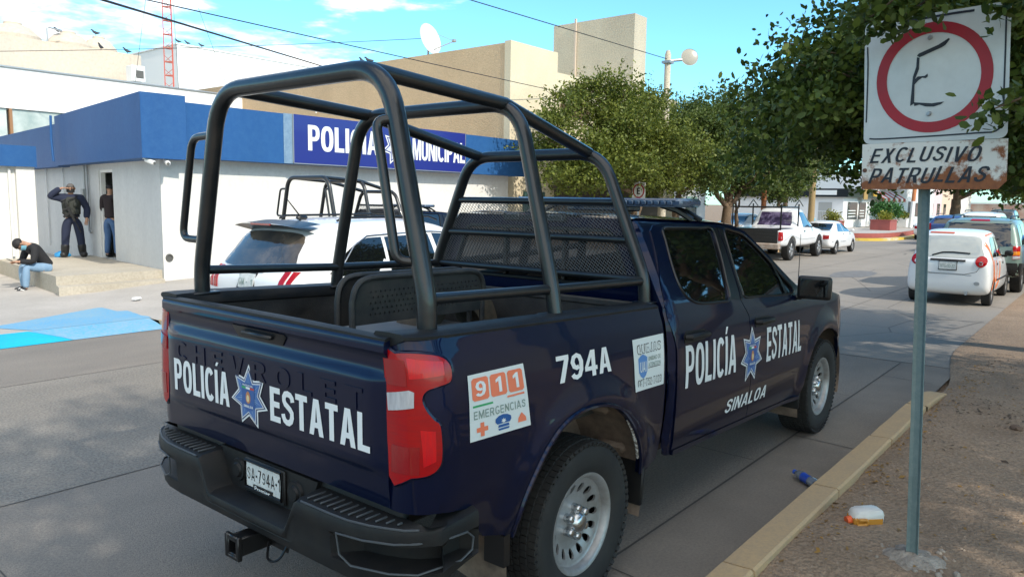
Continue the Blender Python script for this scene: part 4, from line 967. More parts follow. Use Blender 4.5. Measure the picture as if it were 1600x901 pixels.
b = MB(); b.tube([q(6.4,.0)+V((0,0,3.88)), q(6.4,.012)+V((0,0,3.3)), q(6.3,.012)+V((0,0,2.75))], .03, 8); rel(b.build('rain_pipe', bluef, None, 50), PS)
# left wing that faces the street
b = MB(); b.box2((-9,17.0,-.1),(3.42,17.25,2.56)); b.box2((3.42,16.90,-.1),(3.80,17.25,2.56)); rel(b.build('left_wall', wallw, None), PS)
b = MB(); b.box2((-9,16.82,2.555),(3.83,17.4,3.03)); rel(b.build('left_band', bluef, None), PS)
b = MB(); b.tube([(3.30,16.95,2.5),(3.30,16.95,.5)], .03, 8); rel(b.build('conduit', frame_w, None), PS)
# concrete platform with two steps
PL = thing('entrance_platform', 'raised concrete landing with two steps at the station door', 'steps', (2.5,12.2,0))
b = MB()
pl = [(2.44,12.19),(4.41,12.19)] + [tuple(wing(s,0,.0)[:2]) for s in (.12,5.0)] + [(4.9,16.88),(2.93,16.88)]
prism(b, pl, -.1, .452); prism(b, [(2.36,11.86),(4.30,11.86),(4.42,12.187),(2.44,12.187)], -.1, .285)
rel(b.build('landing', concrete, None, 30), PL)
# sign board
SG = thing('police_sign', 'dark blue POLICÍA MUNICIPAL sign board on the front of the station', 'sign', (10.07,11.74,2.72))
b = MB(); b.box2((7.275,11.715,2.725),(12.95,11.748,3.80)); rel(b.build('board', pm('sign_indigo', (.016,.026,.20), .35, coat=.3), None), SG)
fm = lambda x, z, o: V((x, 11.712-o, z))
b = MB()
for (x0,x1,z0,z1) in ((7.275,12.95,2.705,2.725),(7.255,7.275,2.725,3.80),(12.95,12.97,2.725,3.80)): b.box2((x0,11.712,z0),(x1,11.75,z1))
rel(b.build('board_edge', galv, None), SG)
b = MB(); b.panel(None, fm, uvmesh=gtext_bm('POLICÍA', 2.10, .575, 8.70, 3.310, .21, .17, .07), off=.003); rel(b.build('lettering', decal, None, None), SG)
b = MB(); b.panel(None, fm, uvmesh=gtext_bm('MUNICIPAL', 2.02, .555, 12.02-.10, 3.250, .19, .16, .06), off=.003); rel(b.build('lettering', decal, None, None), SG)
bn = MB(); stx, stz = 10.33, 3.25
bn.panel(star_pts(stx,stz,.47,.27,7), fm, du=9, dv=9, off=.003); rel(bn.build('star', decal, None, None), SG)
bn = MB(); bn.panel(star_pts(stx,stz,.40,.235,7), fm, du=9, dv=9, off=.005); rel(bn.build('star_band', pm('sign_indigo', (0,0,0)), None, None), SG)
bn = MB(); bn.panel(star_pts(stx,stz,.35,.20,7), fm, du=9, dv=9, off=.007); rel(bn.build('star_field', pm('badge_pale', (.55,.58,.66), .4), None, None), SG)
bn = MB(); bn.panel([(stx-.17,stz+.17),(stx+.17,stz+.17),(stx+.16,stz-.12),(stx,stz-.2),(stx-.16,stz-.12)], fm, du=9, dv=9, off=.009); rel(bn.build('shield', pm('shield_violet', (.10,.08,.30), .4), None, None), SG)
bn = MB(); bn.panel([(stx-.05,stz-.1),(stx+.07,stz-.1),(stx+.07,stz+.1),(stx-.05,stz+.1)], fm, du=9, dv=9, off=.011); rel(bn.build('crest', pm('crest_pink', (.55,.15,.25), .4), None, None), SG)
bn = MB(); bn.panel([(stx-.16,stz+.12),(stx+.16,stz+.12),(stx+.16,stz+.15),(stx-.16,stz+.15)], fm, du=9, dv=9, off=.011); rel(bn.build('shield_band', pm('band_cyan', (.10,.42,.60), .4), None, None), SG)
# security cameras
def seccam(x, y, rz, label):
    T = thing('security_camera', label, 'camera', (x,y,2.70), rz, 'security cameras under the blue band')
    b = MB(); b.cyl((0,0,0),(0,0,-.06),.05); b.tube([(0,0,-.04),(0,-.05,-.08)], .018, 6); b.build('mount', frame_w, T)
    b = MB(); b.box((0,-.12,-.10),(.09,.24,.08),Matrix.Rotation(.3,3,'X'),.02); b.build('housing', frame_w, T); b = MB(); b.lathe([(.001,-.245),(.028,-.245),(.03,-.235)], o=(0,0,-.135), ax='y', seg=12); b.build('lens', darkin, T)
seccam(4.02,11.90,.3,'white security camera under the corner of the blue band'); seccam(4.42,11.88,-.3,'white security camera a step right of the band corner')
# white upper building behind
WB = thing('white_building', 'tall sunlit white building with a strip of windows behind the police station', 'building', (0,28,0))
wx = lambda x: -2.96+1.349*(x+2.96)
wz_ = lambda z: 1.97+1.349*(z-1.97)
def wbox(b, x0, y0, z0, x1, y1, z1): b.box2((wx(x0),y0,wz_(z0)),(wx(x1),y1,wz_(z1)))
b = MB(); wbox(b,-12,28,4.15,14.5,29.6,5.20); wbox(b,-12,28.02,.6,14.5,29.6,3.35); wbox(b,5.9,28.02,3.35,14.5,29.6,4.15); wbox(b,-12,28.6,3.35,5.9,29.6,4.15); rel(b.build('wall', whitew, None), WB)
for x in (-4,-2.6,-1.2,.2,1.6,2.95,4.35,5.72):
    b = MB(); wbox(b,x,28.0,3.35,x+.07,28.14,4.15); rel(b.build('window_mullion', pm('rusty_frame', (.30,.16,.08), .8), None), WB)
for x in (-3.91,-2.51,-1.11,.29,1.69,3.04,4.44):
    b = MB(); wbox(b,x,28.08,3.36,x+1.26,28.1,4.14); rel(b.build('window', pane2, None), WB)
b = MB(); wbox(b,-12,27.94,5.195,14.5,28.2,5.235); rel(b.build('parapet_edge', galv, None), WB)
# beige concrete block with water tanks
BB = thing('beige_building', 'plain beige concrete building behind the white one, tanks on its roof', 'building', (4,30,0))
b = MB(); b.box2((-14,30,0),(12.55,44,7.78)); rel(b.build('wall', beigew, None), BB)
def tank(x, y, r, label):
    T = thing('water_tank', label, 'water tank', (x,y,7.78), 0, 'rooftop water tanks')
    b = MB(); b.lathe([(r*.98,-.3),(r,.0),(r*1.01,.25),(r*.97,.30),(r*.62,.62),(r*.30,.72)], seg=28); b.build('body', beigew, T, 30)
    b = MB(); b.lathe([(r*.34,.70),(r*.34,.78),(r*.1,.82),(.001,.82)], seg=20); b.build('lid', beigew, T, 30)
tank(8.35,31.6,.95,'leftmost beige domed water tank on the beige roof'); tank(10.35,31.6,.85,'middle pale water tank, beside a bent pipe'); tank(11.55,31.6,.70,'smallest rounded water tank, right end of the row')
b = MB(); b.tube(fillet([(9.2,30.6,7.78),(9.2,30.6,8.45),(9.75,30.6,8.35)],.1),.03,8); tag(b.build('roof_pipe', galv, None), 'thin bent metal pipe standing between two roof water tanks', 'pipe')
AC = thing('roof_unit', 'small grey unit box on the white roof before the beige wall', 'ac unit', (11.75,28.8,6.33)); b = MB(); b.box((0,0,.48),(.55,.5,.62),None,.02); b.build('housing', frame_w, AC); b = MB(); b.box((.05,-.26,.45),(.3,.03,.3),None,.01); b.build('grille', darkin, AC); b = MB(); b.box((0,0,.08),(.3,.3,.18)); b.build('stand', galv, AC)
WF = thing('white_block', 'blank white block standing far behind the red radio mast', 'building', (23,40,0)); b = MB(); b.box2((19.35,40,0),(28.5,52,10.5)); b.build('wall', whitew, None).parent = WF; WF.children[0].matrix_parent_inverse = Matrix.Translation(-WF.location)
b = MB(); b.box2((19.3,39.95,10.5),(28.55,52.05,10.58)); rel(b.build('coping', whitew, None), WF)
# lattice mast
LM = thing('lattice_mast', 'slim red and white lattice radio mast with guy wires', 'mast', (13.30,29.0,6.4))
b = MB(); legs = [(.19,.11),(-.19,.11),(0,-.22)]; h = 0
for lx, ly in legs: b.tube([(lx,ly,-.5),(lx,ly,13)], .022, 6)
z = 0; k = 0
while z < 13:
    for i in range(3):
        a, c = legs[i], legs[(i+1)%3]; b.tube([(a[0],a[1],z),(c[0],c[1],z+.27)], .010, 5)
        b.tube([(a[0],a[1],z),(c[0],c[1],z)], .012, 5)
    z += .56
b.mi = 1; z = 0
while z < 13:
    for i in range(3):
        a, c = legs[i], legs[(i+1)%3]; b.tube([(a[0]*1.05,a[1]*1.05,z+.02),(c[0]*1.05,c[1]*1.05,z+.02)], .016, 5)
    z += .56
b.build('lattice', [pm('mast_red', (.50,.09,.06), .6), pm('mast_rung', (.60,.22,.16), .6)], LM)
for (x, y, z0, z1) in ((-1.9,-.8,-.2,9),(2.2,-1,-.2,7),(-.7,-2,-.2,11)):
    b = MB(); b.tube([(0,0,z1),(x,y,z0)], .009, 5); b.build('guy_wire', ropem, LM)
# tan building: side block, front, stair tower
TB = thing('tan_building', 'rough tan and cream stucco building past the end of the blue band', 'building', (16,12.6,0))
b = MB(); b.box2((16.02,12.85,0),(18.0,44,6.93)); rel(b.build('side_block', tanw, None), TB)
b = MB(); b.box2((16.0,12.6,0),(18.55,12.848,6.98)); rel(b.build('corner_wall', creamw, None), TB)
b = MB(); b.box2((18.552,12.6,0),(27.5,20,6.33)); b.box2((15.36,12.42,0),(15.998,12.8,3.2)); rel(b.build('front_wall', creamw, None), TB)
b = MB(); b.box2((25.0,13.4,6.3),(26.0,17.5,9.66)); rel(b.build('stair_tower', greyst, None), TB)
b = MB(); b.box2((24.9,16.25,6.3),(24.98,16.33,9.8)); rel(b.build('tower_pipe', pm('pink_pipe', (.55,.45,.36), .6), None), TB)
b = MB(); b.box2((18.75,12.52,4.9),(20.5,12.62,5.3)); rel(b.build('upper_window', pm('rust_brown', (.12,.07,.04), .8), None), TB)
b = MB(); b.box2((16.75,12.55,1.2),(17.9,12.61,2.25)); rel(b.build('window', pm('green_shutter', (.05,.11,.10), .5), None), TB)
b = MB(); b.box2((18.3,12.35,2.38),(26.5,12.62,2.50)); b.box2((18.5,12.56,.3),(26,12.62,2.38)); rel(b.build('shopfront', pm('dark_shopfront', (.09,.07,.055), .6), None), TB)
b = MB(); b.box2((17.95,12.5,2.7),(18.1,12.6,2.9)); rel(b.build('wall_lamp', darkin, None), TB)
b = MB(); b.tube(fillet([(15.97,22.6,5.3),(15.9,22.6,5.75),(15.9,22.9,5.78)],.08),.035,8); rel(b.build('vent_pipe', frame_w, None), TB)
# satellite dish
DI = thing('satellite_dish', 'large pale satellite dish on the tan roof edge', 'satellite dish', (16.6,16.9,6.93))
b = MB(); b.M = Matrix.Translation(V((0,0,.66))) @ Matrix.Rotation(R(-84),4,'Z') @ Matrix.Rotation(R(76),4,'Y') 
b.lathe([(.001,0),(.2,.012),(.4,.05),(.55,.10),(.55,.115),(.4,.065),(.2,.027),(.001,.015)], ax='z', seg=36); b.build('reflector', pm('dish_white', (.62,.62,.60), .5), DI, 40)
b = MB(); b.cyl((0,0,-.02),(0,0,.62),.035); b.build('mast', galv, DI)
b = MB(); b.tube([(.02,.0,.25),(.62,-.62,.62)], .018, 6); b.tube([(.3,-.1,.9),(.62,-.62,.66)], .008, 5); b.box((.64,-.66,.65),(.12,.16,.10),None,.02); b.build('feed_arm', galv, DI)
# left side low buildings beyond the trees
GB = thing('grey_building', 'low grey white building behind the parked white pickup', 'building', (33,16,0))
b = MB(); b.box2((29.5,15.0,0),(36.0,24,3.3)); rel(b.build('wall', wallg, None), GB)
b = MB(); b.box2((29.4,14.9,3.1),(36.1,15.0,3.4)); rel(b.build('cornice', frame_w, None), GB)
for x in (30.6,33.6):
    b = MB(); b.box2((x,14.94,1.1),(x+1.2,14.998,2.3)); rel(b.build('window', pane, None), GB)
FE = thing('white_railing', 'low white metal railing between the tree trunks', 'fence', (26,12.0,.1))
b = MB(); b.box2((-4,-.02,.95),(6,.02,1.0)); b.box2((-4,-.02,.12),(6,.02,.16)); 
for i in range(84): b.box((-3.95+.12*i,0,.55),(.018,.018,.86))
b.build('rails', frame_w, FE)
RS = thing('red_hut', 'dark red and white low shop wall glimpsed under the trees', 'building', (28,14.2,0)); b = MB(); b.box2((-1.2,-.1,0),(1.2,6,2.2)); b.build('wall', whitew, RS); b = MB(); b.box2((-1.25,-.16,2.2),(1.25,6,2.75)); b.build('fascia', pm('faded_red', (.36,.07,.06), .7), RS)
SH_ = thing('corner_shop', 'white corner shop with a black fascia across the side street', 'building', (52,12.2,0))
b = MB(); b.box2((52.0,12.2,0),(59.2,20,2.52)); rel(b.build('wall', whitew, None), SH_)
b = MB(); b.box2((51.7,11.85,2.522),(59.5,20.2,3.1)); rel(b.build('fascia', trim, None), SH_)
b = MB(); b.box2((51.66,12.6,2.66),(51.698,14.3,2.98)); rel(b.build('shop_panel', decal, None), SH_)
b = MB(); b.box2((55.6,11.80,2.4),(56.6,11.85,4.3)); rel(b.build('tan_panel', pm('ochre_panel', (.38,.25,.09), .6), None), SH_)
b = MB(); b.box2((58.3,11.80,2.65),(59.2,11.85,3.0)); rel(b.build('yellow_panel', pm('yellow_panel', (.55,.35,.05), .6), None), SH_)
b = MB(); b.box2((51.96,12.95,.15),(51.998,13.85,2.15)); rel(b.build('door', pm('shop_door', (.40,.40,.38), .5), None), SH_)
b = MB()
for i in range(8): b.box2((51.93,12.98+.11*i,.2),(51.95,13.0+.11*i,1.5))
b.box2((51.93,12.95,1.5),(51.95,13.85,1.55)); rel(b.build('door_grille', frame_w, None), SH_)
for x0, x1 in ((53.0,55.4),(55.9,57.7)):
    b = MB(); b.box2((x0,12.15,.98),(x1,12.198,2.2)); w_ = rel(b.build('window', pane, None), SH_)
    b = MB()
    for i in range(3): b.box2((x0+.1,12.13,1.15+.2*i),(x1-.5,12.148,1.22+.2*i))
    rel(b.build('window_slats', decal, None), SH_)
AW = thing('awning_shop', 'white shopfront under a red striped awning right of the corner shop', 'building', (63,12,0))
b = MB(); b.box2((60.2,12.6,0),(74,22,4.6)); rel(b.build('wall', whitew, None), AW)
b = MB(); 
for i in range(9): b.mi = i % 2; b.poly([(60.4+.9*i,12.58,3.1),(61.3+.9*i,12.58,3.1),(61.3+.9*i,11.7,2.55),(60.4+.9*i,11.7,2.55)]); b.poly([(60.4+.9*i,11.7,2.55),(61.3+.9*i,11.7,2.55),(61.3+.9*i,11.7,2.3),(60.4+.9*i,11.7,2.3)])
rel(b.build('awning', [pm('awning_red', (.50,.08,.05), .7), decal], None, None), AW)
b = MB(); b.box2((62,12.54,.3),(64,12.598,2.2)); rel(b.build('door', frame_w, None), AW)
for i, (x0, x1, y, h, m, lab, col) in enumerate((
    (74.2,88,13,5.2,'wA','tall white house with a dark doorway far down the street',(.66,.66,.65)),
    (88.2,100,14.2,4.2,'wB','pale pink house front far down the street',(.66,.47,.47)),
    (100.2,118,15.5,4.4,'wC','pale orange house front beside the pink one',(.62,.46,.34)),
    (118.2,150,18,4.0,'wD','long white wall at the far end of the street',(.70,.69,.66)))):
    T = thing('house', lab, 'house', (x0,y,0), 0, 'houses far down the street'); b = MB(); b.box2((0,0,0),(x1-x0,9,h)); b.build('wall', pm('house_paint_'+m, col, .8), T)
    b = MB(); b.box2((1.5,-.05,0),(3.0,-.002,2.4)); b.build('door', darkin, T)
    for k in range(2): b = MB(); b.box2((5+4*k,-.05,1),(6.6+4*k,-.002,2.3)); b.build('window', pane, T)
EW = thing('end_wall', 'low red roofed wall closing the far end of the street', 'wall', (175,8,0)); b = MB(); b.box2((0,-40,0),(3,18,2.6)); b.build('wall', pm('brick_far', (.45,.24,.18), .8, col2=(.6,.5,.4), scale=.4), EW); b = MB(); b.box2((-.1,-40,2.6),(3,18,2.9)); b.build('coping', frame_w, EW)
# reflected wall across the verge
BW = thing('verge_building', 'long beige building behind the dirt verge, reflected in the truck windows', 'building', (0,-9.5,0)); b = MB(); b.box2((11,-6,0),(48,0,5.5)); b.build('wall', creamw, BW); b = MB(); b.box2((11,-6,5.5),(48,.04,5.62)); b.build('coping', concrete, BW)
# ---- plaza with red plinth
b = MB(); pz = smooth_closed([(42.6,10.5),(42.3,9.0),(43.6,7.9),(46.5,7.55),(52,7.75),(58,8.3),(66,9.0),(66,16),(42.6,16)], 4)
PZ = thing('corner_plinth', 'raised corner pavement with a dark red painted edge', 'plinth', (50,9,0))
prism(b, pz, 0, .40); rel(b.build('edge', pm('plinth_red', (.34,.085,.07), .7, col2=(.26,.07,.06), scale=3), None), PZ)
b = MB(); b.poly([(x,y,.404) for x,y in pz]); rel(b.build('paving', walk, None, None), PZ)
b = MB(); yk = [V((x,y,0)) for x,y in smooth_closed([(42.0,12),(41.7,9.0),(43.2,7.45),(46.5,7.05),(52,7.2),(58,7.75),(66,8.4)],4,False)]
for i in range(len(yk)-1):
    a, c = yk[i], yk[i+1]; n_ = V((-(c-a).y,(c-a).x,0)).normalized()*.45; b.poly([a+V((0,0,.14)), c+V((0,0,.14)), c+n_+V((0,0,.14)), a+n_+V((0,0,.14))]); b.poly([a, c, c+V((0,0,.14)), a+V((0,0,.14))])
struct(b.build('far_kerb', pm('kerb_yellow', (.58,.42,.06), .7, col2=(.6,.55,.4), scale=.5, cr=(.5,.6)), None, None))
# ---- poles, lamp, wires
tag_ = tag
LP = thing('street_light', 'concrete lamp post with a round glass floodlight above the trees', 'street light', (20.3,9.35,.1))
b = MB(); b.tube([(0,0,-.1),(0,0,6.75),(0,0,6.88)], [.13,.10,.06], 12); b.build('post', greyst, LP, 40)
b = MB(); b.tube([(.05,0,6.55),(.45,-.28,6.62)], .045, 8); b.box((.0,0,6.5),(.3,.3,.08)); b.build('bracket', galv, LP)
b = MB(); b.M = Matrix.Translation(V((.72,-.42,6.72))) @ Matrix.Rotation(R(-140),4,'Z') @ Matrix.Rotation(R(80),4,'Y')
b.lathe([(.05,-.30),(.10,-.22),(.18,-.12),(.27,.02),(.29,.04)], seg=28); b.build('reflector', pm('lamp_alu', (.55,.53,.47), .4, metal=.3), LP, 40)
b = MB(); b.M = Matrix.Translation(V((.72,-.42,6.72))) @ Matrix.Rotation(R(-140),4,'Z') @ Matrix.Rotation(R(80),4,'Y'); b.lathe([(.28,.03),(.2,.055),(.10,.065),(.001,.07)], seg=28); b.build('lens', pm('frosted_lens', (.34,.31,.25), .25, coat=.6), LP, 40)
OP = thing('orange_pole', 'rust orange metal pole behind the white pickup', 'pole', (28.7,9.0,.1)); b = MB(); b.tube([(0,0,0),(-.05,0,4.2)], .11, 12); b.build('pole', pm('pole_orange', (.50,.17,.05), .7, col2=(.30,.11,.05), scale=3), OP); b = MB(); b.lathe([(.13,0),(.15,.1),(.12,.16)], o=(0,0,.02)); b.build('base_collar', galv, OP)
WP = thing('wooden_pole', 'pale wooden pole with a bright blue band by the white sedan', 'pole', (35.0,9.0,.1)); b = MB(); b.tube([(0,0,0),(0,0,5.5)], [.17,.13], 12); b.build('pole', pm('pole_wood', (.36,.25,.11), .8, col2=(.28,.2,.1), scale=3), WP); b = MB(); b.box((.3,-.05,.75),(.25,.06,.9),None,.02); b.build('blue_band', pm('cyan_paint', (.10,.45,.65), .6), WP)
LPn = thing('leaning_pole', 'leaning white pole with an orange top before the awning', 'pole', (57.4,9.0,.40)); b = MB(); b.tube([(0,0,0),(.35,0,1.9)], .14, 10); b.build('pole', frame_w, LPn); b = MB(); b.tube([(.35,0,1.9),(.85,0,4.6)], .135, 10); b.build('pole_top', pm('pole_orange', (0,0,0)), LPn)
def wire(p, q_, sag, r, label):
    p, q_ = V(p), V(q_); b = MB(); b.tube([p.lerp(q_, i/24) - V((0,0,sag*4*(i/24)*(1-i/24))) for i in range(25)], r, 5); tag(b.build('overhead_wire', ropem, None), label, 'wire', 'overhead wires')
d1 = (V((16,21.4,6.87))-V((2.765,10.5,5.14)))
wire(V((2.765,10.5,5.14))-d1*.8, (16,21.4,6.87), .0, .022, 'thickest black overhead wire, crossing the sky from top left to the cage')
wire(V((3.844,10.5,5.311))-V((15.9,2.0,.364))*.5, (19.755,12.55,5.675), .02, .011, 'thin overhead wire running to the cream building corner')
wire(V((10.347,9.2,6.522))-V((9.65,0,.13))*1.0, (20.2,9.35,6.70), .0, .012, 'thin overhead wire sloping down to the lamp post top')
wire((5.0,28.5,6.6), (16.4,16.9,7.6), .1, .010, 'fine overhead wire passing behind the dish')
# small parking sign far on the left
ES = thing('road_sign', 'small white round bordered E sign beside the first tree trunk', 'sign', (17.6,8.75,.1), R(-8))
b = MB(); b.cyl((.02,.02,-.1),(.02,.02,2.5),.03); b.build('post', galv, ES); b = MB(); b.box((0,0,2.18),(.012,.50,.56),None,.004); b.build('plate', decal, ES)
esm = lambda y, z, o: V((-.008-o, -y, z))
b = MB(); b.panel(arcp(0,2.2,.22,.22,0,350,35,2), esm, [arcp(0,2.2,.175,.175,0,350,35,2)], du=9, dv=9, off=.002); b.build('red_ring', pm('sign_red', (.42,.012,.025), .45), ES, None)
b = MB(); b.panel(None, esm, uvmesh=gtext_bm('E', .13, .2, 0, 2.2, .2, .17), off=.003); b.build('lettering', trim, ES, None)
# pigeons on the roofs
def bird(p, rz, label):
    b = MB(); b.tube([(0,-.17,.13),(0,-.08,.12),(0,0,.12),(0,.09,.17),(0,.13,.23),(0,.17,.24),(0,.20,.235)], [.012,.045,.062,.05,.030,.033,.006], 10); b.tube([(.02,0,.08),(.02,.01,0)], .006, 4); b.tube([(-.02,0,.08),(-.02,.01,0)], .006, 4)
    o = b.build('pigeon', pm('pigeon_grey', (.05,.055,.065), .8), None, 50); o.location = p; o.rotation_euler = (0,0,rz); tag(o, label, 'bird', 'pigeons on the roofs')
for p, rz, lab in (((9.83,31.2,8.36),.5,'dark pigeon on the middle water tank'),((11.45,31.6,8.60),1,'dark pigeon atop the smallest water tank'),((11.0,30.1,7.78),2.2,'dark pigeon at the parapet just right of the smallest tank'),((12.05,30.1,7.78),1.5,'lone dark pigeon near the right end of the beige parapet'),
    ((19.5,40.1,10.58),1,'leftmost pigeon of the three on the white block'),((20.05,40.1,10.58),1.4,'middle pigeon of the three on the white block'),((20.9,40.1,10.58),.8,'rightmost pigeon of the three on the white block'),((16.1,19.85,6.93),1.5,'left pigeon of the pair on the tan roof edge'),((16.1,19.5,6.93),.6,'right pigeon of the pair on the tan roof edge')): bird(p, rz, lab)
# ------------------------------------------------------------------ trees, planters
leafD = pm('leaf_dark', (.028,.054,.010), .5, leaf=True, col2=(.11,.15,.024), spec=.3)
leafO = pm('leaf_olive', (.060,.085,.012), .5, leaf=True, col2=(.19,.215,.035), spec=.3)
leafM = pm('leaf_mid', (.035,.062,.012), .5, leaf=True, col2=(.115,.150,.028), spec=.3)
leafF = pm('leaf_far', (.014,.032,.009), .6, leaf=True, col2=(.045,.075,.018), spec=.2)
bark = groundmat('bark', (.20,.135,.085), (.13,.09,.06), (.07,.05,.035), 3, 14, .6, bump=.8, bsc=18, stretch=(1,1,.25))
def leaves(n, blobs, size, mat, name, parent, shell=.35, twig=7, droop=.25, seed=1, keep=None, wid=.62, gap=-.16, hexa=False, flat=1.0):
    rng = np.random.RandomState(seed); vol = np.array([b_[1][0]*b_[1][1]*b_[1][2] for b_ in blobs])**.7; vol /= vol.sum()
    nt = max(1, n//twig); cent = []
    while len(cent) < nt:
        k = rng.choice(len(blobs), p=vol); (c, r) = blobs[k]
        d = rng.normal(size=3); d /= np.linalg.norm(d); rad = 1-abs(rng.normal())*shell
        if rad < .05: continue
        p = np.array(c)+d*rad*np.array(r)*(1+.22*noise.noise(V(d*2.6+np.array(c))))
        g = noise.noise(V(p*.85/max(.5,r[0]*.16)))
        if g < gap: continue
        if keep and not keep(p): continue
        cent.append(np.append(p, k))
    cent = np.array(cent); T = cent[:, :3]; m = len(T)
    ax = rng.normal(size=(m,3)); ax[:,2] = ax[:,2]*flat - droop; ax /= np.linalg.norm(ax,axis=1)[:,None]
    t = np.repeat(np.arange(m), twig); N_ = len(t); s = np.tile(np.linspace(-1,1,twig), m)
    sz = size*rng.uniform(.65,1.25,N_)
    P = T[t] + ax[t]*(s*size*twig*.33)[:,None] + rng.normal(size=(N_,3))*size*.35
    d1 = ax[t]*.5 + rng.normal(size=(N_,3))*.7; d1 /= np.linalg.norm(d1,axis=1)[:,None]
    up = rng.normal(size=(N_,3))*.75 + np.array([0,0,.8]); d2 = np.cross(d1, up); d2 /= (np.linalg.norm(d2,axis=1)[:,None]+1e-9); nn = np.cross(d1,d2)
    L = sz[:,None]; w = wid*.5
    q_ = 6 if hexa else 4
    if hexa: v = np.stack([P, P+d1*L*.30+d2*L*w*.85+nn*L*.08, P+d1*L*.72+d2*L*w*.8+nn*L*.07, P+d1*L, P+d1*L*.72-d2*L*w*.8+nn*L*.07, P+d1*L*.30-d2*L*w*.85+nn*L*.08], 1).reshape(-1,3)
    else: v = np.stack([P, P+d1*L*.5+d2*L*w+nn*L*.07, P+d1*L, P+d1*L*.5-d2*L*w+nn*L*.07], 1).reshape(-1,3)
    me = bpy.data.meshes.new(name); me.vertices.add(N_*q_); me.vertices.foreach_set('co', v.ravel().astype(np.float32))
    me.loops.add(N_*q_); me.loops.foreach_set('vertex_index', np.arange(N_*q_, dtype=np.int32)); me.polygons.add(N_)
    me.polygons.foreach_set('loop_start', np.arange(0,N_*q_,q_,dtype=np.int32)); me.polygons.foreach_set('loop_total', np.full(N_,q_,dtype=np.int32))
    me.update(); me.validate(); me.materials.append(mat)
    o = bpy.data.objects.new(name, me); C.objects.link(o); o.parent = parent
    return o
def limb(b, p0, p1, r0, r1, seed, seg=8, wob=.12):
    p0, p1 = V(p0), V(p1); n = 7; pts = []
    for i in range(n+1):
        t = i/n; q_ = p0.lerp(p1, t); a = (p1-p0).length*wob*math.sin(math.pi*t)
        pts.append(q_+V((noise.noise(V((seed,t*2.2,0))),noise.noise(V((seed,t*2.2,9))),.35*noise.noise(V((seed,t*2.2,5)))+.2*t*(1-t)))*a*2)
    b.tube(pts, [lerp(r0,r1,i/n) for i in range(n+1)], seg); return pts
def tree(name, label, base, fork, blobs, n, size, mat, seed, r=.2, cat='tree', group=None, shell=.35, keep=None, twig=7, limbs=True, base_z=-.1, gap=-.16, hexa=False, pad=20):
    """blobs are relative to the base"""
    T = thing(name, label, cat, base, 0, group); rng = random.Random(seed)
    b = MB(); tr = limb(b, (0,0,base_z), fork, r, r*.72, seed, 12, .06); b.tube([(0,0,base_z),(0,0,.12)], [r*1.35,r*.98], 12)
    b.build('trunk', bark, T, 60)
    b = MB()
    for i, (c, rr) in enumerate(blobs):
        e = limb(b, fork, c, r*.5, r*.14, seed+i*3.3)
        for k in range(5):
            d = V((rng.uniform(-1,1),rng.uniform(-1,1),rng.uniform(-.5,.9))); limb(b, e[3+k%3], V(c)+V((d.x*rr[0],d.y*rr[1],d.z*rr[2]))*.85, r*.16, r*.03, seed+i*7+k, 5)
    b.build('branches', bark, T, 60)
    pads = []
    for (c, rr) in blobs:
        for k in range(pad):
            d = V((rng.gauss(0,1), rng.gauss(0,1), rng.gauss(0,1))).normalized()*rng.uniform(.45,1.0); f = rng.uniform(.26,.44)
            pads.append(((c[0]+d.x*rr[0]*.86, c[1]+d.y*rr[1]*.86, c[2]+d.z*rr[2]*.9), (rr[0]*f, rr[1]*f, rr[2]*f*.72)))
    if pad: blobs = pads + [(c, tuple(x*.55 for x in rr)) for c, rr in blobs]
    leaves(n, blobs, size, mat, 'crown', T, shell, seed=seed, keep=keep, twig=twig, gap=gap, hexa=hexa, flat=.35 if twig > 8 else 1.0)
    return T
GT = 'trees on the far pavement'
tree('street_tree', 'olive green leafy tree in front of the cream building, largest of the row', (18.3,9.2,.1), (.15,0,2.0), [((-2.6,.3,3.4),(2.2,2.2,1.35)),((0,.2,4.2),(2.8,2.5,1.6)),((-1.0,.8,5.0),(1.6,1.6,.8)),((1.8,.1,3.4),(2.2,2.0,1.3)),((-3.0,0,2.6),(1.3,1.3,.75)),((.2,-.3,2.7),(2.2,1.4,.75))], 62000, .105, leafO, 11, .17, group=GT, twig=16, gap=.0)
tree('street_tree', 'dark leafy tree beside the lamp post, second of the pavement row', (21.6,9.4,.1), (.0,0,2.1), [((0,0,4.0),(2.6,2.2,1.4)),((1.8,.3,5.0),(1.9,1.9,.9)),((.2,-.6,3.0),(2.2,1.4,.9))], 36000, .105, leafM, 12, .16, group=GT, twig=16, gap=-.03)
tree('street_tree', 'broad tree with a thick forked trunk near the white railing', (25.3,9.2,.1), (.1,0,1.7), [((0,.2,4.2),(3.2,2.5,1.6)),((2.6,0,3.6),(2.0,2.0,1.2)),((-1.6,.2,3.4),(2.0,1.8,1.2)),((1.0,-.6,2.9),(2.4,1.4,.8)),((1.6,.2,5.7),(2.3,2.0,.9))], 40000, .12, leafM, 13, .24, group=GT, twig=16, gap=-.03)
tree('street_tree', 'slim young tree just left of the orange pole', (27.0,9.5,.1), (0,0,1.6), [((0,0,3.6),(1.9,1.7,1.3)),((.8,-.3,2.9),(1.4,1.2,.7))], 9000, .13, leafO, 14, .10, group=GT)
tree('street_tree', 'small tree right of the orange pole hanging over the white pickup', (31.3,9.3,.1), (0,0,1.9), [((0,0,3.6),(2.0,1.8,1.2)),((-1.1,-.4,2.7),(1.3,1.2,.8)),((1.2,0,3.1),(1.4,1.3,.9)),((-1.0,.2,5.0),(2.0,1.8,1.0)),((1.0,.2,5.8),(1.8,1.6,.9))], 20000, .14, leafM, 15, .11, group=GT)
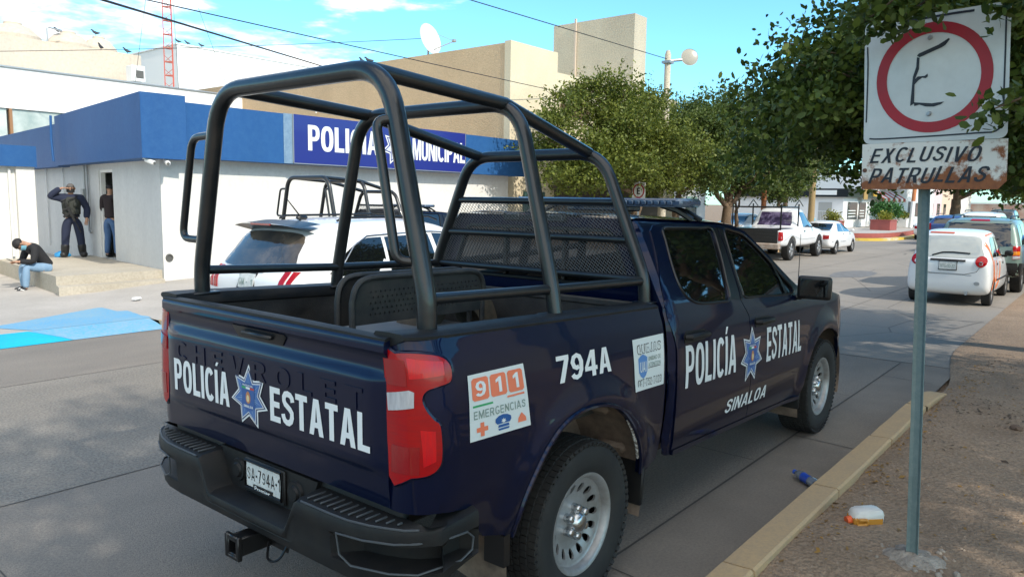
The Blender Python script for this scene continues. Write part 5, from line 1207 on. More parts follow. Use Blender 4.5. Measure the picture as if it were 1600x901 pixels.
tree('street_tree', 'tall tree behind the wooden pole at the shop corner', (36.0,10.6,.1), (0,0,2.6), [((0,0,4.6),(3.0,2.6,1.5)),((1.8,-.4,3.9),(1.9,1.7,.9))], 12000, .17, leafM, 16, .15, group=GT)
tree('far_tree', 'dark round crowned tree over the far parked cars', (66,7.6,.4), (.2,0,2.2), [((0,0,5.2),(6.0,6,2.4)),((6,-1,5.0),(6,5,2.2)),((-4,-2,4.6),(4,4,1.6)),((3,-5,4.6),(6,4,1.8))], 22000, .32, leafF, 17, .45)
tree('far_tree', 'pale yellow green tree at the very end of the street', (150,6,0), (0,0,2.5), [((0,0,6),(9,8,4)),((6,4,5),(7,6,3))], 8000, .7, leafO, 18, .5)
# trees on the near verge: the first hangs over the road, the second's twigs reach the sign
tree('verge_tree', 'large dark leaved tree overhanging the street behind the parking sign', (9.6,-5.2,0), (-.4,1.2,2.5),
     [((-3.0,5.0,3.3),(1.4,1.3,.8)),((-2.2,5.2,3.0),(1.6,1.5,1.0)),((-2.4,4.2,3.7),(2.0,1.8,1.0)),((-1.4,2.6,4.8),(2.8,2.6,1.7)),((-.4,3.6,3.4),(2.2,2.0,1.2)),((.2,.4,5.4),(3.0,3.0,1.6)),((-.6,3.0,2.62),(2.4,1.9,.62)),((-3.2,3.4,3.8),(1.6,1.6,1.1)),((-2.6,3.2,5.6),(2.0,2.0,1.2))], 125000, .095, leafD, 21, .24, shell=.34, base_z=-.2, gap=-.30, hexa=True)
tree('verge_tree', 'leafy verge tree, unseen crown placed to shade the truck, twigs before the plate', (1.6,-10.2,0), (.0,.8,3.2),
     [((-2.2,1.5,9.2),(2.6,2.0,1.3)),((1.0,1.5,9.2),(2.6,2.0,1.3)),((-.2,1.8,7.6),(2.6,2.0,1.6)),((-3.0,1.0,7.2),(2.4,2.2,1.7)),((2.6,1.2,7.2),(2.6,2.2,1.7)),((-1.4,2.2,6.0),(2.4,1.8,1.2)),((1.6,2.4,6.0),(2.4,1.8,1.2)),((4.4,1.8,6.4),(2.0,2.0,1.3)),((-4.8,1.8,6.4),(1.8,1.8,1.2))], 110000, .11, leafD, 22, .26, shell=.45, base_z=-.2, gap=-.42, hexa=True, pad=0)  # crown out of view, moved and heightened to keep sun off truck and cage
def spray(pts, n, seed):
    """one leafy twig hanging from the verge tree"""
    T = [o for o in C.objects if o.name == 'verge_tree.001'][0]
    b = MB(); P = [V(p)-T.location for p in pts]; b.tube([V((0,.8,3.2)), V((-.1,3.6,4.6)), V((0,5.6,4.2)), P[0]], [.10,.06,.03,.012], 7); b.tube(P, [.012]+[.006]*(len(P)-2)+[.003], 6); tw = b.build('twig', bark, T, 60)
    leaves(n, [(tuple(p), (.11,.11,.07)) for p in P[1:]], .058, leafD, 'twig_leaves', tw, .6, twig=4, seed=seed, hexa=True, gap=-9)
spray([(1.1,-2.7,3.5),(1.18,-2.25,3.12),(1.2,-2.08,2.95),(1.22,-1.95,2.88)], 300, 3)
spray([(1.1,-2.9,3.4),(1.2,-2.48,3.0),(1.2,-2.40,2.90)], 200, 4)
spray([(1.1,-2.5,3.6),(1.2,-2.1,3.1),(1.22,-1.86,2.93),(1.25,-1.75,2.88)], 240, 5)
spray([(1.25,-3.0,2.85),(1.25,-2.64,2.55),(1.25,-2.50,2.47),(1.24,-2.38,2.42)], 200, 6)
spray([(2.0,-2.4,3.7),(2.0,-2.0,3.4),(2.0,-1.75,3.22),(2.0,-1.55,3.12)], 260, 7)
# planters and shrubs on the corner
def planter(x, y, lx, ly, label, mat):
    T = thing('planter', label, 'planter', (x,y,.40), 0, 'planters on the corner'); b = MB(); b.box((0,0,.32),(lx,ly,.64),None,.02); b.build('box', mat, T); b = MB(); b.box((0,0,.645),(lx*1.03,ly*1.05,.05)); b.build('rim', mat, T)
    leaves(700, [((0,0,.85),(lx*.45,ly*.4,.22))], .14, pm('leaf_yellow', (.12,.15,.01), .5, leaf=True, col2=(.30,.28,.03)), 'plants', T, .5, seed=int(x))
pr_ = MATS['plinth_red']
planter(42.95,10.3,1.2,1.1,'dark red planter of yellow plants by the shop door',pr_); planter(50.4,9.2,1.8,1.2,'largest red planter, below the round green shrub',pr_); planter(60.2,10.2,2.4,1.2,'white planter of yellow flowers beside the leaning pole',frame_w)
T = thing('shrub', 'round dark green shrub behind the largest red planter', 'shrub', (55.6,10.3,.4)); b = MB(); b.tube([(0,0,0),(0,0,1.0)], .08, 8); b.build('stem', bark, T); leaves(3000, [((0,0,1.22),(1.15,1.0,.58))], .17, pm('leaf_shrub', (.02,.09,.015), .5, leaf=True, col2=(.06,.17,.03)), 'foliage', T, .45, seed=5)
T = thing('shrub', 'small grass green bush at the foot of the red plinth', 'shrub', (54.2,7.6,.02)); leaves(900, [((0,0,.25),(.8,.25,.28))], .14, MATS['leaf_shrub'], 'foliage', T, .5, seed=6); b = MB(); b.tube([(0,0,0),(0,0,.2)], .05, 6); b.build('stem', bark, T)
# ------------------------------------------------------------------ other vehicles
carwhite = pm('white_car_paint', (.72,.73,.74), .35, coat=.8)
cg = glass
def loft_body(st, wells, name, mat, parent, dark=None):
    """st: stations (x, zb, zbelt, ztop, wlow, wbelt, wtop); returns part + BVH"""
    b = MB(); rings = []
    for (x, zb, zs, zt, wl, wb, wt) in st:
        cab = zt-zs > .18; h = []
        h += [(wl*.80, zb), (wl*.97, zb+.05), (wl, zb+.16), (wl*1.005, lerp(zb,zs,.62)), (wb, zs-.03), (wb*.985, zs+.015)]
        if cab: h += [(lerp(wb,wt,.5), lerp(zs,zt,.52)), (wt, zt-.075), (wt*.93, zt-.02), (wt*.55, zt+.012)]
        else: h += [(wb*.95, lerp(zs,zt,.5)), (wb*.86, lerp(zs,zt,.8)), (wb*.70, zt-.004), (wb*.4, zt+.008)]
        pts = [(x,0,zb)]+[(x,y,z) for y, z in h]+[(x,0,zt+.018)]+[(x,-y,z) for y, z in h[::-1]]
        rings.append([b._v(p) for p in pts])
    n = len(rings[0])
    for i in range(len(rings)-1):
        for k in range(n): b.face([rings[i][k], rings[i][(k+1)%n], rings[i+1][(k+1)%n], rings[i+1][k]])
    b.face(rings[0][::-1]); b.face(rings[-1])
    o = b.build(name, mat, None, None)
    m = o.modifiers.new('s', 'SUBSURF'); m.levels = 2; m.render_levels = 2
    me = bake(o); bpy.data.objects.remove(o); o = bpy.data.objects.new(name, me); C.objects.link(o)
    cut = []
    for (wx, wz, r, half) in wells:
        for sg in (-1, 1):
            k = MB(); k.tube([(wx, sg*(half-.28), wz), (wx, sg*(half+.4), wz)], r, 36); c = k.build('cut', dark or trim, None, None)
            m = o.modifiers.new('b', 'BOOLEAN'); m.object = c; m.operation = 'DIFFERENCE'; m.solver = 'EXACT'; cut.append(c)
    me2 = bake(o); bpy.data.objects.remove(o); [bpy.data.objects.remove(c) for c in cut]
    o = bpy.data.objects.new(name, me2); C.objects.link(o); o.parent = parent
    me2.shade_smooth(); me2.set_sharp_from_angle(angle=R(32))
    bm = bmesh.new(); bm.from_mesh(me); bv = BVHTree.FromBMesh(bm); bm.free()
    def side(sg):
        def f(u, v, off):
            r = bv.ray_cast(V((u, sg*3, v)), V((0,-sg,0)))
            if r[0] is None: r = bv.find_nearest(V((u, sg*.8, v)))
            nn = r[1] if r[1].y*sg > 0 else -r[1]; return r[0] + nn*off
        return f
    def back(u, v, off):
        r = bv.ray_cast(V((-3, u, v)), V((1,0,0)))
        if r[0] is None: r = bv.find_nearest(V((0, u, v)))
        nn = r[1] if r[1].x < 0 else -r[1]; return r[0] + nn*off
    def front(u, v, off):
        r = bv.ray_cast(V((9, u, v)), V((-1,0,0)))
        if r[0] is None: r = bv.find_nearest(V((4, u, v)))
        nn = r[1] if r[1].x > 0 else -r[1]; return r[0] + nn*off
    return o, side, back, front
def skin(name, outs, mp, mat, parent, off=.006, th=.004, d=.09, sm=True):
    b = MB()
    for o in outs: b.panel(smooth_closed(o, 3) if sm else o, mp, du=d, dv=d, off=off, thick=th)
    return b.build(name, mat, parent, 50)
def line(name, pts, mp, r, mat, parent, off=.003, closed=False):
    b = MB(); b.tube([mp(u, v, off) for u, v in pts], r, 6, closed=closed); return b.build(name, mat, parent, 60)
def simple_wheel(parent, x, y, r, w, sg, spokes=5, rimm=None):
    W_ = bpy.data.objects.new('wheel', None); C.objects.link(W_); W_.parent = parent; W_.location = (x, y, r)
    b = MB(); k = r
    b.lathe([(k*.62,-w*.42),(k*.66,-w*.5),(k*.92,-w*.5),(k*.99,-w*.40),(k,-w*.2),(k,w*.2),(k*.99,w*.40),(k*.92,w*.5),(k*.66,w*.5),(k*.62,w*.42)], ax='y', seg=40)
    for j in (-.22,0,.22): b.lathe([(k*1.004,w*(j-.07)),(k*1.004,w*(j+.07))], ax='y', seg=40)
    b.build('tyre', rubber, W_, 40)
    b = MB(); s = sg
    b.lathe([(k*.66,w*.46*s),(k*.63,w*.44*s),(k*.60,w*.25*s),(k*.58,-w*.2*s),(.001,-w*.25*s)], ax='y', seg=36)
    for j in range(spokes):
        a = 2*math.pi*j/spokes; b.box((k*.33*math.cos(a), w*.34*s, k*.33*math.sin(a)), (k*.56, w*.12, k*.20), Matrix.Rotation(-a,3,'Y'), k*.03)
    b.lathe([(.001,w*.46*s),(k*.12,w*.45*s),(k*.17,w*.38*s),(k*.18,w*.25*s)], ax='y', seg=20)
    b.build('rim', rimm or steel, W_, 40)
def plate(parent, mp, y, z, w=.30, h=.15, txt='GW-331-A', nm='licence_plate'):
    p = skin(nm, [[(y-w/2,z-h/2),(y+w/2,z-h/2),(y+w/2,z+h/2),(y-w/2,z+h/2)]], mp, MATS['plate_white'], parent, .012, .01, sm=False)
    line('plate_frame', [(y-w/2-.01,z-h/2-.01),(y+w/2+.01,z-h/2-.01),(y+w/2+.01,z+h/2+.01),(y-w/2-.01,z+h/2+.01)], mp, .010, trim, p, .012, True)
    b = MB(); b.panel(None, lambda u, v, o: mp(-u, v, o), uvmesh=gtext_bm(txt, w*.86, h*.45, -y, z-.008, .13, .11, .14), off=.0145); b.build('lettering', MATS['sticker_grey'], p, None)
def mirrors(T, x, y, z, mat, sz=(.12,.22,.15)):
    for sg in (-1,1):
        b = MB(); b.box((x, sg*(y+.10), z), sz, None, .04, 2); b.box((x+.03, sg*y, z-.06), (.06,.14,.05), None, .012); b.build('mirror', mat, T, 60)
def mk_wheels(T, xr, xf, y, r, w, sp=5, rm=None):
    for x in (xr, xf):
        for sg in (-1,1): simple_wheel(T, x, sg*y, r, w, sg, sp, rm)
# ---- white SUV beside the station wall
def suv_sorento():
    T = thing('parked_suv', 'white SUV with dark glass parked beside the station, behind the cage', 'SUV', (1.62,4.62,0))
    st = [(.02,.50,.93,1.02,.72,.72,.6),(.05,.36,.98,1.08,.86,.84,.66),(.14,.30,1.02,1.16,.93,.90,.67),(.30,.27,1.04,1.42,.945,.92,.645),(.48,.26,1.05,1.64,.95,.925,.64),(.80,.26,1.04,1.695,.95,.93,.655),(1.5,.26,1.02,1.72,.95,.93,.67),(2.2,.26,1.00,1.70,.95,.93,.66),(2.75,.26,.99,1.60,.95,.93,.63),(3.3,.27,.99,1.22,.945,.92,.70),(3.55,.28,.985,1.06,.94,.91,.75),(4.3,.30,.93,.98,.93,.88,.7),(4.65,.34,.80,.86,.86,.80,.6),(4.78,.42,.70,.74,.72,.66,.5)]
    body, side, back, front = loft_body(st, [(.98,.36,.42,.95),(3.78,.36,.42,.95)], 'body', carwhite, T)
    mk_wheels(T, .98, 3.78, .82, .365, .235)
    rg = skin('rear_window', [[(-.66,1.20),(-.3,1.17),(.3,1.17),(.66,1.20),(.63,1.34),(.57,1.52),(.3,1.565),(-.3,1.565),(-.57,1.52),(-.63,1.34)]], back, pm('dusty_dark_glass', (.035,.033,.032), .12, coat=1, col2=(.16,.125,.09), scale=2.2, cr=(.45,.75)), T, .008)
    sp = MB(); sp.grid(lambda u, v: V((lerp(.52,.22,v)+.06*abs(u)**2, u*.63, lerp(1.70,1.665,v)-.035*abs(u)**3)), [-1+.1*i for i in range(21)], [0,.5,1]); sp.grid(lambda u, v: V((lerp(.22,.44,v)+.06*abs(u)**2, u*.62, lerp(1.660,1.60,v)-.035*abs(u)**3)), [-1+.1*i for i in range(21)], [0,1])
    s_ = sp.build('spoiler', trim, T, 50); b = MB(); b.box((.225,.0,1.655),(.012,.38,.022)); b.build('brake_lamp', redd, s_)
    for sg in (-1,1):
        sd_ = side(sg)
        skin('rear_quarter_window', [[(.50,1.14),(.64,1.105),(1.33,1.10),(1.34,1.30),(1.35,1.51),(1.15,1.505),(.98,1.46),(.80,1.36),(.62,1.22)]], sd_, cg, T, sm=False)
        skin('rear_door_window', [[(1.38,1.10),(2.18,1.08),(2.16,1.30),(2.14,1.53),(1.40,1.51)]], sd_, cg, T, sm=False)
        skin('front_door_window', [[(2.26,1.08),(3.06,1.07),(3.02,1.16),(2.85,1.32),(2.66,1.46),(2.50,1.52),(2.22,1.535)]], sd_, cg, T, sm=False)
        line('window_chrome', [(.58,1.135),(.72,1.235),(.92,1.42),(1.15,1.525),(1.5,1.54),(2.2,1.555),(2.55,1.535),(2.75,1.43)], sd_, .011, chrome, T)
        skin('quarter_fin', [[(1.16,1.09),(1.36,1.085),(1.36,1.24),(1.30,1.26)]], sd_, carwhite, T, .012, .01, sm=False)
        line('door_seam', [(1.36,1.07),(1.37,.8),(1.45,.5),(1.5,.36)], sd_, .006, trim, T, 0); line('door_seam', [(2.22,1.07),(2.24,.7),(2.22,.34)], sd_, .006, trim, T, 0)
        skin('lower_cladding', [[(.3,.27),(.55,.27),(.55,.42),(.3,.45)],[(1.42,.27),(3.34,.27),(3.34,.40),(1.42,.40)]], sd_, blackp, T, .008, .006, sm=False)
    for sg in (-1,1):
        skin('tail_lamp', [[(sg*.60,.92),(sg*.68,.92),(sg*.68,1.165),(sg*.60,1.165)],[(sg*.715,.92),(sg*.765,.93),(sg*.785,1.165),(sg*.715,1.165)]], back, redl, T, .010, .01, .06, sm=False)
    skin('bumper_insert', [[(-.78,.30),(.78,.30),(.82,.46),(-.82,.46)]], back, blackp, T, .008, .006, sm=False)
    plate(T, back, .0, 1.03, .30, .15, 'GMK-331')
    b = MB(); b.tube([(.70,-.05,1.70),(.72,-.05,1.74)], .03, 8); b.box((.74,-.05,1.725),(.16,.05,.05),None,.02); b.tube([(.72,-.05,1.74),(.55,-.05,1.93)], [.010,.006], 6); b.build('aerial', trim, T, 50)
    for sg in (-1,1):
        b = MB(); b.tube([(.85,sg*.56,1.70),(.95,sg*.56,1.735),(2.3,sg*.56,1.745),(2.45,sg*.56,1.70)], .014, 8); b.build('roof_rail', trim, T, 50)
    b = MB(); b.box((.10,0,1.145),(.04,.5,.03),None,.01); b.build('tailgate_handle', carwhite, T)
    mirrors(T, 3.0, .93, 1.12, carwhite); return T
suv_sorento()
# ---- small white hatchback with orange graphics
def hatch():
    T = thing('hatchback', 'small white hatchback with orange swirls along its side, behind the sign post', 'car', (14.22,-.24,0), 0)
    st = [(.02,.42,.80,.86,.60,.60,.5),(.05,.30,.84,.92,.70,.68,.54),(.13,.24,.86,1.02,.735,.71,.55),(.24,.21,.88,1.28,.745,.72,.545),(.36,.20,.89,1.44,.745,.725,.55),(.62,.19,.88,1.49,.745,.725,.565),(1.2,.19,.86,1.515,.745,.725,.57),(1.7,.19,.85,1.48,.745,.725,.56),(2.1,.19,.85,1.33,.745,.72,.57),(2.5,.20,.85,1.04,.74,.71,.58),(2.68,.20,.84,.94,.735,.70,.58),(3.15,.22,.76,.83,.72,.66,.5),(3.42,.26,.62,.68,.62,.56,.4),(3.5,.34,.52,.55,.5,.45,.3)]
    body, side, back, front = loft_body(st, [(.58,.27,.31,.745),(2.92,.27,.31,.745)], 'body', carwhite, T)
    mk_wheels(T, .58, 2.92, .655, .275, .165, 6)
    skin('rear_window', [[(-.56,.98),(.0,.955),(.56,.98),(.545,1.15),(.50,1.34),(.3,1.385),(-.3,1.385),(-.50,1.34),(-.545,1.15)]], back, pm('pale_tinted_glass', (.34,.37,.37), .10, coat=1, col2=(.44,.46,.44), scale=2), T, .006)
    line('rear_wiper', [(.30,.985),(.12,1.05),(-.05,1.06),(-.36,1.045)], back, .012, trim, T, .02)
    skin('brake_lamp', [[(-.02,1.425),(.42,1.425),(.42,1.45),(-.02,1.45)]], back, pm('orange_lamp', (.55,.12,.05), .4), T, .01, .006, sm=False)
    skin('tailgate_handle', [[(-.30,.885),(.32,.885),(.32,.925),(-.30,.92)]], back, trim, T, .014, .01, sm=False)
    line('tailgate_seam', [(-.60,1.0),(-.585,.85),(-.50,.70),(-.3,.64),(.3,.64),(.5,.70),(.585,.85),(.60,1.0)], back, .005, trim, T, 0)
    line('bumper_seam', [(-.70,.64),(-.4,.625),(.4,.625),(.70,.64)], back, .004, trim, T, 0)
    for sg in (-1,1):
        l = skin('tail_lamp', [[(sg*.565+.098*math.cos(a), .90+.108*math.sin(a)) for a in [k*math.pi/8 for k in range(16)]]], back, redl, T, .014, .012, .05, sm=False)
        skin('lamp_centre', [[(sg*.565+.036*math.cos(a), .865+.036*math.sin(a)) for a in [k*math.pi/5 for k in range(10)]]], back, chrome, l, .017, .002, .5, sm=False)
        skin('reflector', [[(sg*.52+.05*math.cos(a), .47+.038*math.sin(a)) for a in [k*math.pi/6 for k in range(12)]]], back, galv, T, .006, .005, .5, sm=False)
        s_ = side(sg)
        skin('rear_side_window', [[(.50,.98),(1.05,.965),(1.06,1.36),(.80,1.365),(.62,1.28)]], s_, cg, T, sm=False); skin('front_side_window', [[(1.14,.965),(2.02,.945),(1.96,1.05),(1.75,1.25),(1.62,1.34),(1.15,1.365)]], s_, cg, T, sm=False)
        line('door_seam', [(1.10,.95),(1.10,.3)], s_, .005, trim, T, 0); line('door_seam', [(2.06,.93),(2.08,.4)], s_, .005, trim, T, 0)
        skin('door_handle', [[(.98,.80),(1.08,.80),(1.08,.84),(.98,.84)],[(1.95,.78),(2.03,.78),(2.03,.82),(1.95,.82)]], s_, trim, T, .012, .01, sm=False)
        line('side_moulding', [(.95,.50),(1.6,.49),(2.5,.48)], s_, .020, trim, T, .002)
        og = pm('orange_graphic', (.72,.18,.05), .4)
        def swirl(pts, w): 
            o = strokep(smooth_closed(pts, 4, False), w); return o
        skin('swirl_graphic', [swirl([(.30,1.25),(.42,1.05),(.50,.75),(.48,.45),(.40,.32)], .09)], s_, og, T, .004, .002, .12, sm=False)
        skin('swirl_graphic', [swirl([(.66,.92),(.62,.70),(.70,.52),(.85,.50),(.98,.62),(1.0,.90)], .07)], s_, og, T, .004, .002, .12, sm=False)
        skin('swirl_graphic', [swirl([(.95,.36),(1.2,.40),(1.4,.58),(1.5,.85)], .10)], s_, og, T, .004, .002, .12, sm=False)
        skin('swirl_graphic', [swirl([(.48,1.40),(.8,1.42),(1.2,1.43)], .03)], s_, og, T, .004, .002, .12, sm=False)
    plate(T, back, .0, .80, .30, .15, 'VTG-10-72'); mirrors(T, 2.0, .72, 1.0, blackp, (.10,.16,.12))
    b = MB(); b.cyl((.02,-.35,.26),(.2,-.35,.26),.03); b.build('exhaust', galv, T); return T
hatch()
# ---- grey green SUV in front of it
def suv_green():
    gp = pm('grey_green_paint', (.17,.235,.205), .4, coat=.7, metal=.2)
    T = thing('parked_suv', 'grey green SUV with black lower bumper parked ahead of the white hatchback', 'SUV', (17.35,-.30,0))
    st = [(.02,.55,1.02,1.06,.74,.74,.6),(.05,.42,1.04,1.12,.83,.82,.68),(.12,.38,1.05,1.30,.875,.85,.69),(.22,.36,1.06,1.60,.885,.86,.70),(.36,.35,1.06,1.68,.89,.865,.70),(.8,.35,1.05,1.71,.89,.865,.71),(1.6,.35,1.03,1.72,.89,.865,.71),(2.1,.35,1.02,1.70,.89,.865,.70),(2.5,.36,1.02,1.50,.89,.86,.68),(2.95,.37,1.02,1.16,.885,.855,.7),(3.1,.37,1.01,1.08,.88,.85,.7),(3.9,.38,.96,1.02,.86,.82,.66),(4.25,.42,.86,.90,.78,.74,.55),(4.35,.5,.75,.78,.65,.6,.4)]
    body, side, back, front = loft_body(st, [(.85,.36,.41,.885),(3.47,.36,.41,.885)], 'body', gp, T)
    mk_wheels(T, .85, 3.47, .77, .355, .225)
    skin('rear_window', [[(-.64,1.09),(.64,1.09),(.66,1.16),(.61,1.56),(.56,1.60),(-.56,1.60),(-.61,1.56),(-.66,1.16)]], back, cg, T, .007)
    skin('rear_bumper', [[(-.86,.44),(.86,.44),(.875,.72),(-.875,.72)]], back, blackp, T, .02, .018, sm=False)
    skin('brake_lamp', [[(-.20,1.645),(.20,1.645),(.18,1.685),(-.18,1.685)]], back, redl, T, .01, .008, sm=False)
    line('rear_wiper', [(.0,1.10),(-.15,1.18),(-.42,1.25)], back, .012, trim, T, .02)
    for sg in (-1,1):
        l = skin('tail_lamp', [[(sg*.72,.80),(sg*.85,.82),(sg*.835,1.10),(sg*.715,1.10)]], back, redl, T, .012, .01, .05, sm=False)
        skin('amber_lens', [[(sg*.725,.90),(sg*.845,.91),(sg*.84,.99),(sg*.72,.98)]], back, pm('amber_lens', (.70,.22,.01), .15, coat=1), l, .015, .003, .05, sm=False); skin('white_lens', [[(sg*.725,.81),(sg*.85,.83),(sg*.848,.885),(sg*.725,.88)]], back, whitel, l, .015, .003, .05, sm=False)
        s_ = side(sg)
        skin('quarter_window', [[(.25,1.13),(.75,1.12),(.78,1.56),(.38,1.57)]], s_, cg, T, sm=False); skin('rear_door_window', [[(.86,1.12),(1.55,1.11),(1.55,1.58),(.88,1.575)]], s_, cg, T, sm=False); skin('front_door_window', [[(1.65,1.11),(2.62,1.09),(2.45,1.27),(2.22,1.52),(2.1,1.575),(1.65,1.58)]], s_, cg, T, sm=False)
        skin('side_cladding', [[(.10,.42),(.40,.42),(.40,.70),(.08,.72)],[(1.28,.38),(3.0,.38),(3.0,.60),(1.28,.60)]], s_, blackp, T, .012, .01, sm=False)
        line('door_seam', [(.82,1.1),(.85,.8)], s_, .005, trim, T, 0); line('door_seam', [(1.6,1.1),(1.6,.45)], s_, .005, trim, T, 0)
        b = MB(); b.tube([(.45,sg*.58,1.71),(.55,sg*.58,1.765),(1.95,sg*.58,1.775),(2.05,sg*.58,1.72)], .02, 8); b.build('roof_rail', trim, T, 50)
    plate(T, back, .0, .92, txt='VHK-90-14'); mirrors(T, 2.55, .87, 1.17, blackp); return T
suv_green()
# ---- white work pickup
def pickup():
    T = thing('work_pickup', 'old white pickup with a black tailgate and ladder rack, parked facing away', 'pickup truck', (22.75,7.05,0))
    st = [(.02,.62,1.0,1.03,.90,.90,.6),(.06,.50,1.06,1.10,.95,.93,.6),(.3,.48,1.08,1.12,.96,.94,.7),(1.0,.46,1.08,1.12,.96,.94,.7),(1.98,.44,1.07,1.12,.96,.94,.7),(2.04,.44,1.08,1.62,.96,.93,.64),(2.14,.44,1.08,1.80,.96,.93,.65),(2.5,.44,1.08,1.84,.96,.93,.66),(2.95,.44,1.07,1.82,.96,.93,.66),(3.3,.45,1.06,1.56,.96,.93,.68),(3.65,.46,1.06,1.20,.955,.92,.7),(3.85,.46,1.05,1.12,.95,.91,.7),(4.8,.48,1.0,1.06,.92,.86,.6),(5.05,.55,.88,.92,.82,.76,.5)]
    body, side, back, front = loft_body(st, [(1.10,.40,.47,.96),(4.20,.40,.47,.96)], 'body', carwhite, T)
    mk_wheels(T, 1.10, 4.20, .83, .385, .25, 5, galv)
    b = MB(); b.box((.02,.0,.86),(.06,1.62,.46),None,.015)
    for k in range(4): b.box((-.015,0,.70+.11*k),(.02,1.5,.05),None,.008)
    b.build('tailgate', trim, T)
    b = MB(); b.box((1.0,0,1.10),(1.9,1.66,.05)); b.build('bed_mat', trim, T)
    skin('rear_window', [[(-.62,1.20),(.62,1.20),(.60,1.40),(.55,1.68),(-.55,1.68),(-.60,1.40)]], back, pm('purple_tint_glass', (.05,.035,.08), .08, coat=1, col2=(.22,.18,.30), scale=2.2, cr=(.5,.6)), T, .01, .006, sm=False)
    for sg in (-1,1):
        skin('tail_lamp', [[(sg*.83,.72),(sg*.93,.72),(sg*.93,1.02),(sg*.83,1.02)]], back, redl, T, .02, .016, sm=False)
        s_ = side(sg); skin('side_lamp', [[(.04,.72),(.14,.74),(.14,1.01),(.04,1.02)]], s_, redl, T, .014, .01, sm=False)
        skin('door_window', [[(2.36,1.15),(3.34,1.13),(3.18,1.36),(2.95,1.62),(2.85,1.68),(2.38,1.70)]], s_, pm('sky_glass', (.03,.07,.13), .05, coat=1), T, sm=False)
        line('door_seam', [(2.28,1.72),(2.28,.55)], s_, .006, trim, T, 0); line('door_seam', [(3.46,1.1),(3.46,.55)], s_, .006, trim, T, 0); line('bed_seam', [(1.97,1.05),(1.97,.5)], s_, .008, trim, T, 0)
        skin('door_handle', [[(2.36,.98),(2.48,.98),(2.48,1.03),(2.36,1.03)]], s_, trim, T, .014, .01, sm=False)
        line('side_moulding', [(.3,.72),(1.0,.90),(2.0,.72),(3.6,.72)], s_, .006, trim, T, 0)
    b = MB(); b.box((-.06,0,.53),(.20,1.86,.20),None,.03); b.build('rear_bumper', pm('rusty_bumper', (.30,.22,.17), .7, col2=(.45,.42,.38), scale=5), T)
    b = MB()
    for sg in (-1,1):
        b.tube([(.12,sg*.86,1.08),(.12,sg*.86,1.98)], .028, 8); b.tube([(1.94,sg*.84,1.08),(1.94,sg*.84,1.98)], .028, 8); b.tube([(1.5,sg*.84,1.88),(1.94,sg*.84,2.12),(2.4,sg*.84,1.9)], .018, 6); b.tube([(.12,sg*.86,1.86),(1.94,sg*.84,1.86)], .022, 8)
    b.tube([(.12,-.86,1.86),(.12,.86,1.86)], .028, 8); b.tube([(1.94,-.84,1.86),(1.94,.84,1.86)], .028, 8); b.build('ladder_rack', trim, T)
    mirrors(T, 3.30, .95, 1.22, blackp); return T
pickup()
def sedan(label, loc, paint_, rz=0, group=None, name='sedan'):
    T = thing(name, label, 'car', loc, rz, group)
    st = [(.02,.50,.80,.84,.62,.62,.5),(.06,.34,.88,.94,.76,.75,.55),(.2,.28,.92,1.0,.82,.80,.6),(.75,.24,.93,1.03,.845,.82,.6),(.98,.23,.93,1.14,.85,.82,.60),(1.4,.22,.92,1.36,.85,.82,.57),(1.75,.22,.91,1.41,.85,.82,.57),(2.3,.22,.90,1.415,.85,.82,.57),(2.7,.22,.90,1.30,.85,.82,.57),(3.2,.23,.90,1.04,.845,.815,.6),(3.4,.23,.89,.97,.84,.81,.6),(4.1,.25,.80,.87,.81,.75,.55),(4.4,.3,.66,.72,.70,.64,.4),(4.46,.38,.56,.60,.55,.5,.3)]
    body, side, back, front = loft_body(st, [(.95,.29,.335,.85),(3.55,.29,.335,.85)], 'body', paint_, T)
    mk_wheels(T, .95, 3.55, .745, .30, .19, 6)
    skin('rear_window', [[(-.58,1.03),(.58,1.03),(.52,1.30),(-.52,1.30)]], back, cg, T, .008, .004, sm=False)
    sky_g = pm('sky_glass', (.03,.07,.13), .05, coat=1)
    for sg in (-1,1):
        skin('tail_lamp', [[(sg*.50,.66),(sg*.74,.68),(sg*.74,.83),(sg*.50,.83)]], back, redl, T, .012, .01, sm=False)
        s_ = side(sg); skin('rear_side_window', [[(1.15,.97),(1.98,.955),(1.98,1.30),(1.62,1.305)]], s_, sky_g, T, sm=False); skin('front_side_window', [[(2.05,.955),(3.02,.94),(2.72,1.18),(2.52,1.29),(2.05,1.305)]], s_, sky_g, T, sm=False)
        line('door_seam', [(2.02,.94),(2.02,.32)], s_, .005, trim, T, 0); line('door_seam', [(3.1,.93),(3.12,.4)], s_, .005, trim, T, 0); line('side_moulding', [(.3,.55),(2,.53),(4.1,.52)], s_, .012, trim, T, 0)
        skin('door_handle', [[(1.9,.83),(2.0,.83),(2.0,.87),(1.9,.87)],[(2.95,.82),(3.05,.82),(3.05,.86),(2.95,.86)]], s_, trim, T, .012, .01, sm=False)
    plate(T, back, 0, .70, .30, .13, 'VK-41'); mirrors(T, 3.0, .82, 1.0, paint_, (.10,.15,.11)); return T
sedan('white saloon car parked nose on ahead of the white pickup', (27.95,6.75,0), carwhite).scale = (.90,.92,.93)
sedan('white saloon car half hidden behind the pickup and the orange pole', (29.2,10.9,.1), carwhite)
sedan('white saloon car with red tail lamps, seen beside the sign post', (46.0,5.8,0), carwhite)
sedan('blue car at the right edge ahead of the grey green SUV', (23.6,-1.45,0), pm('blue_car_paint', (.03,.12,.36), .35, coat=.8), name='blue_car')
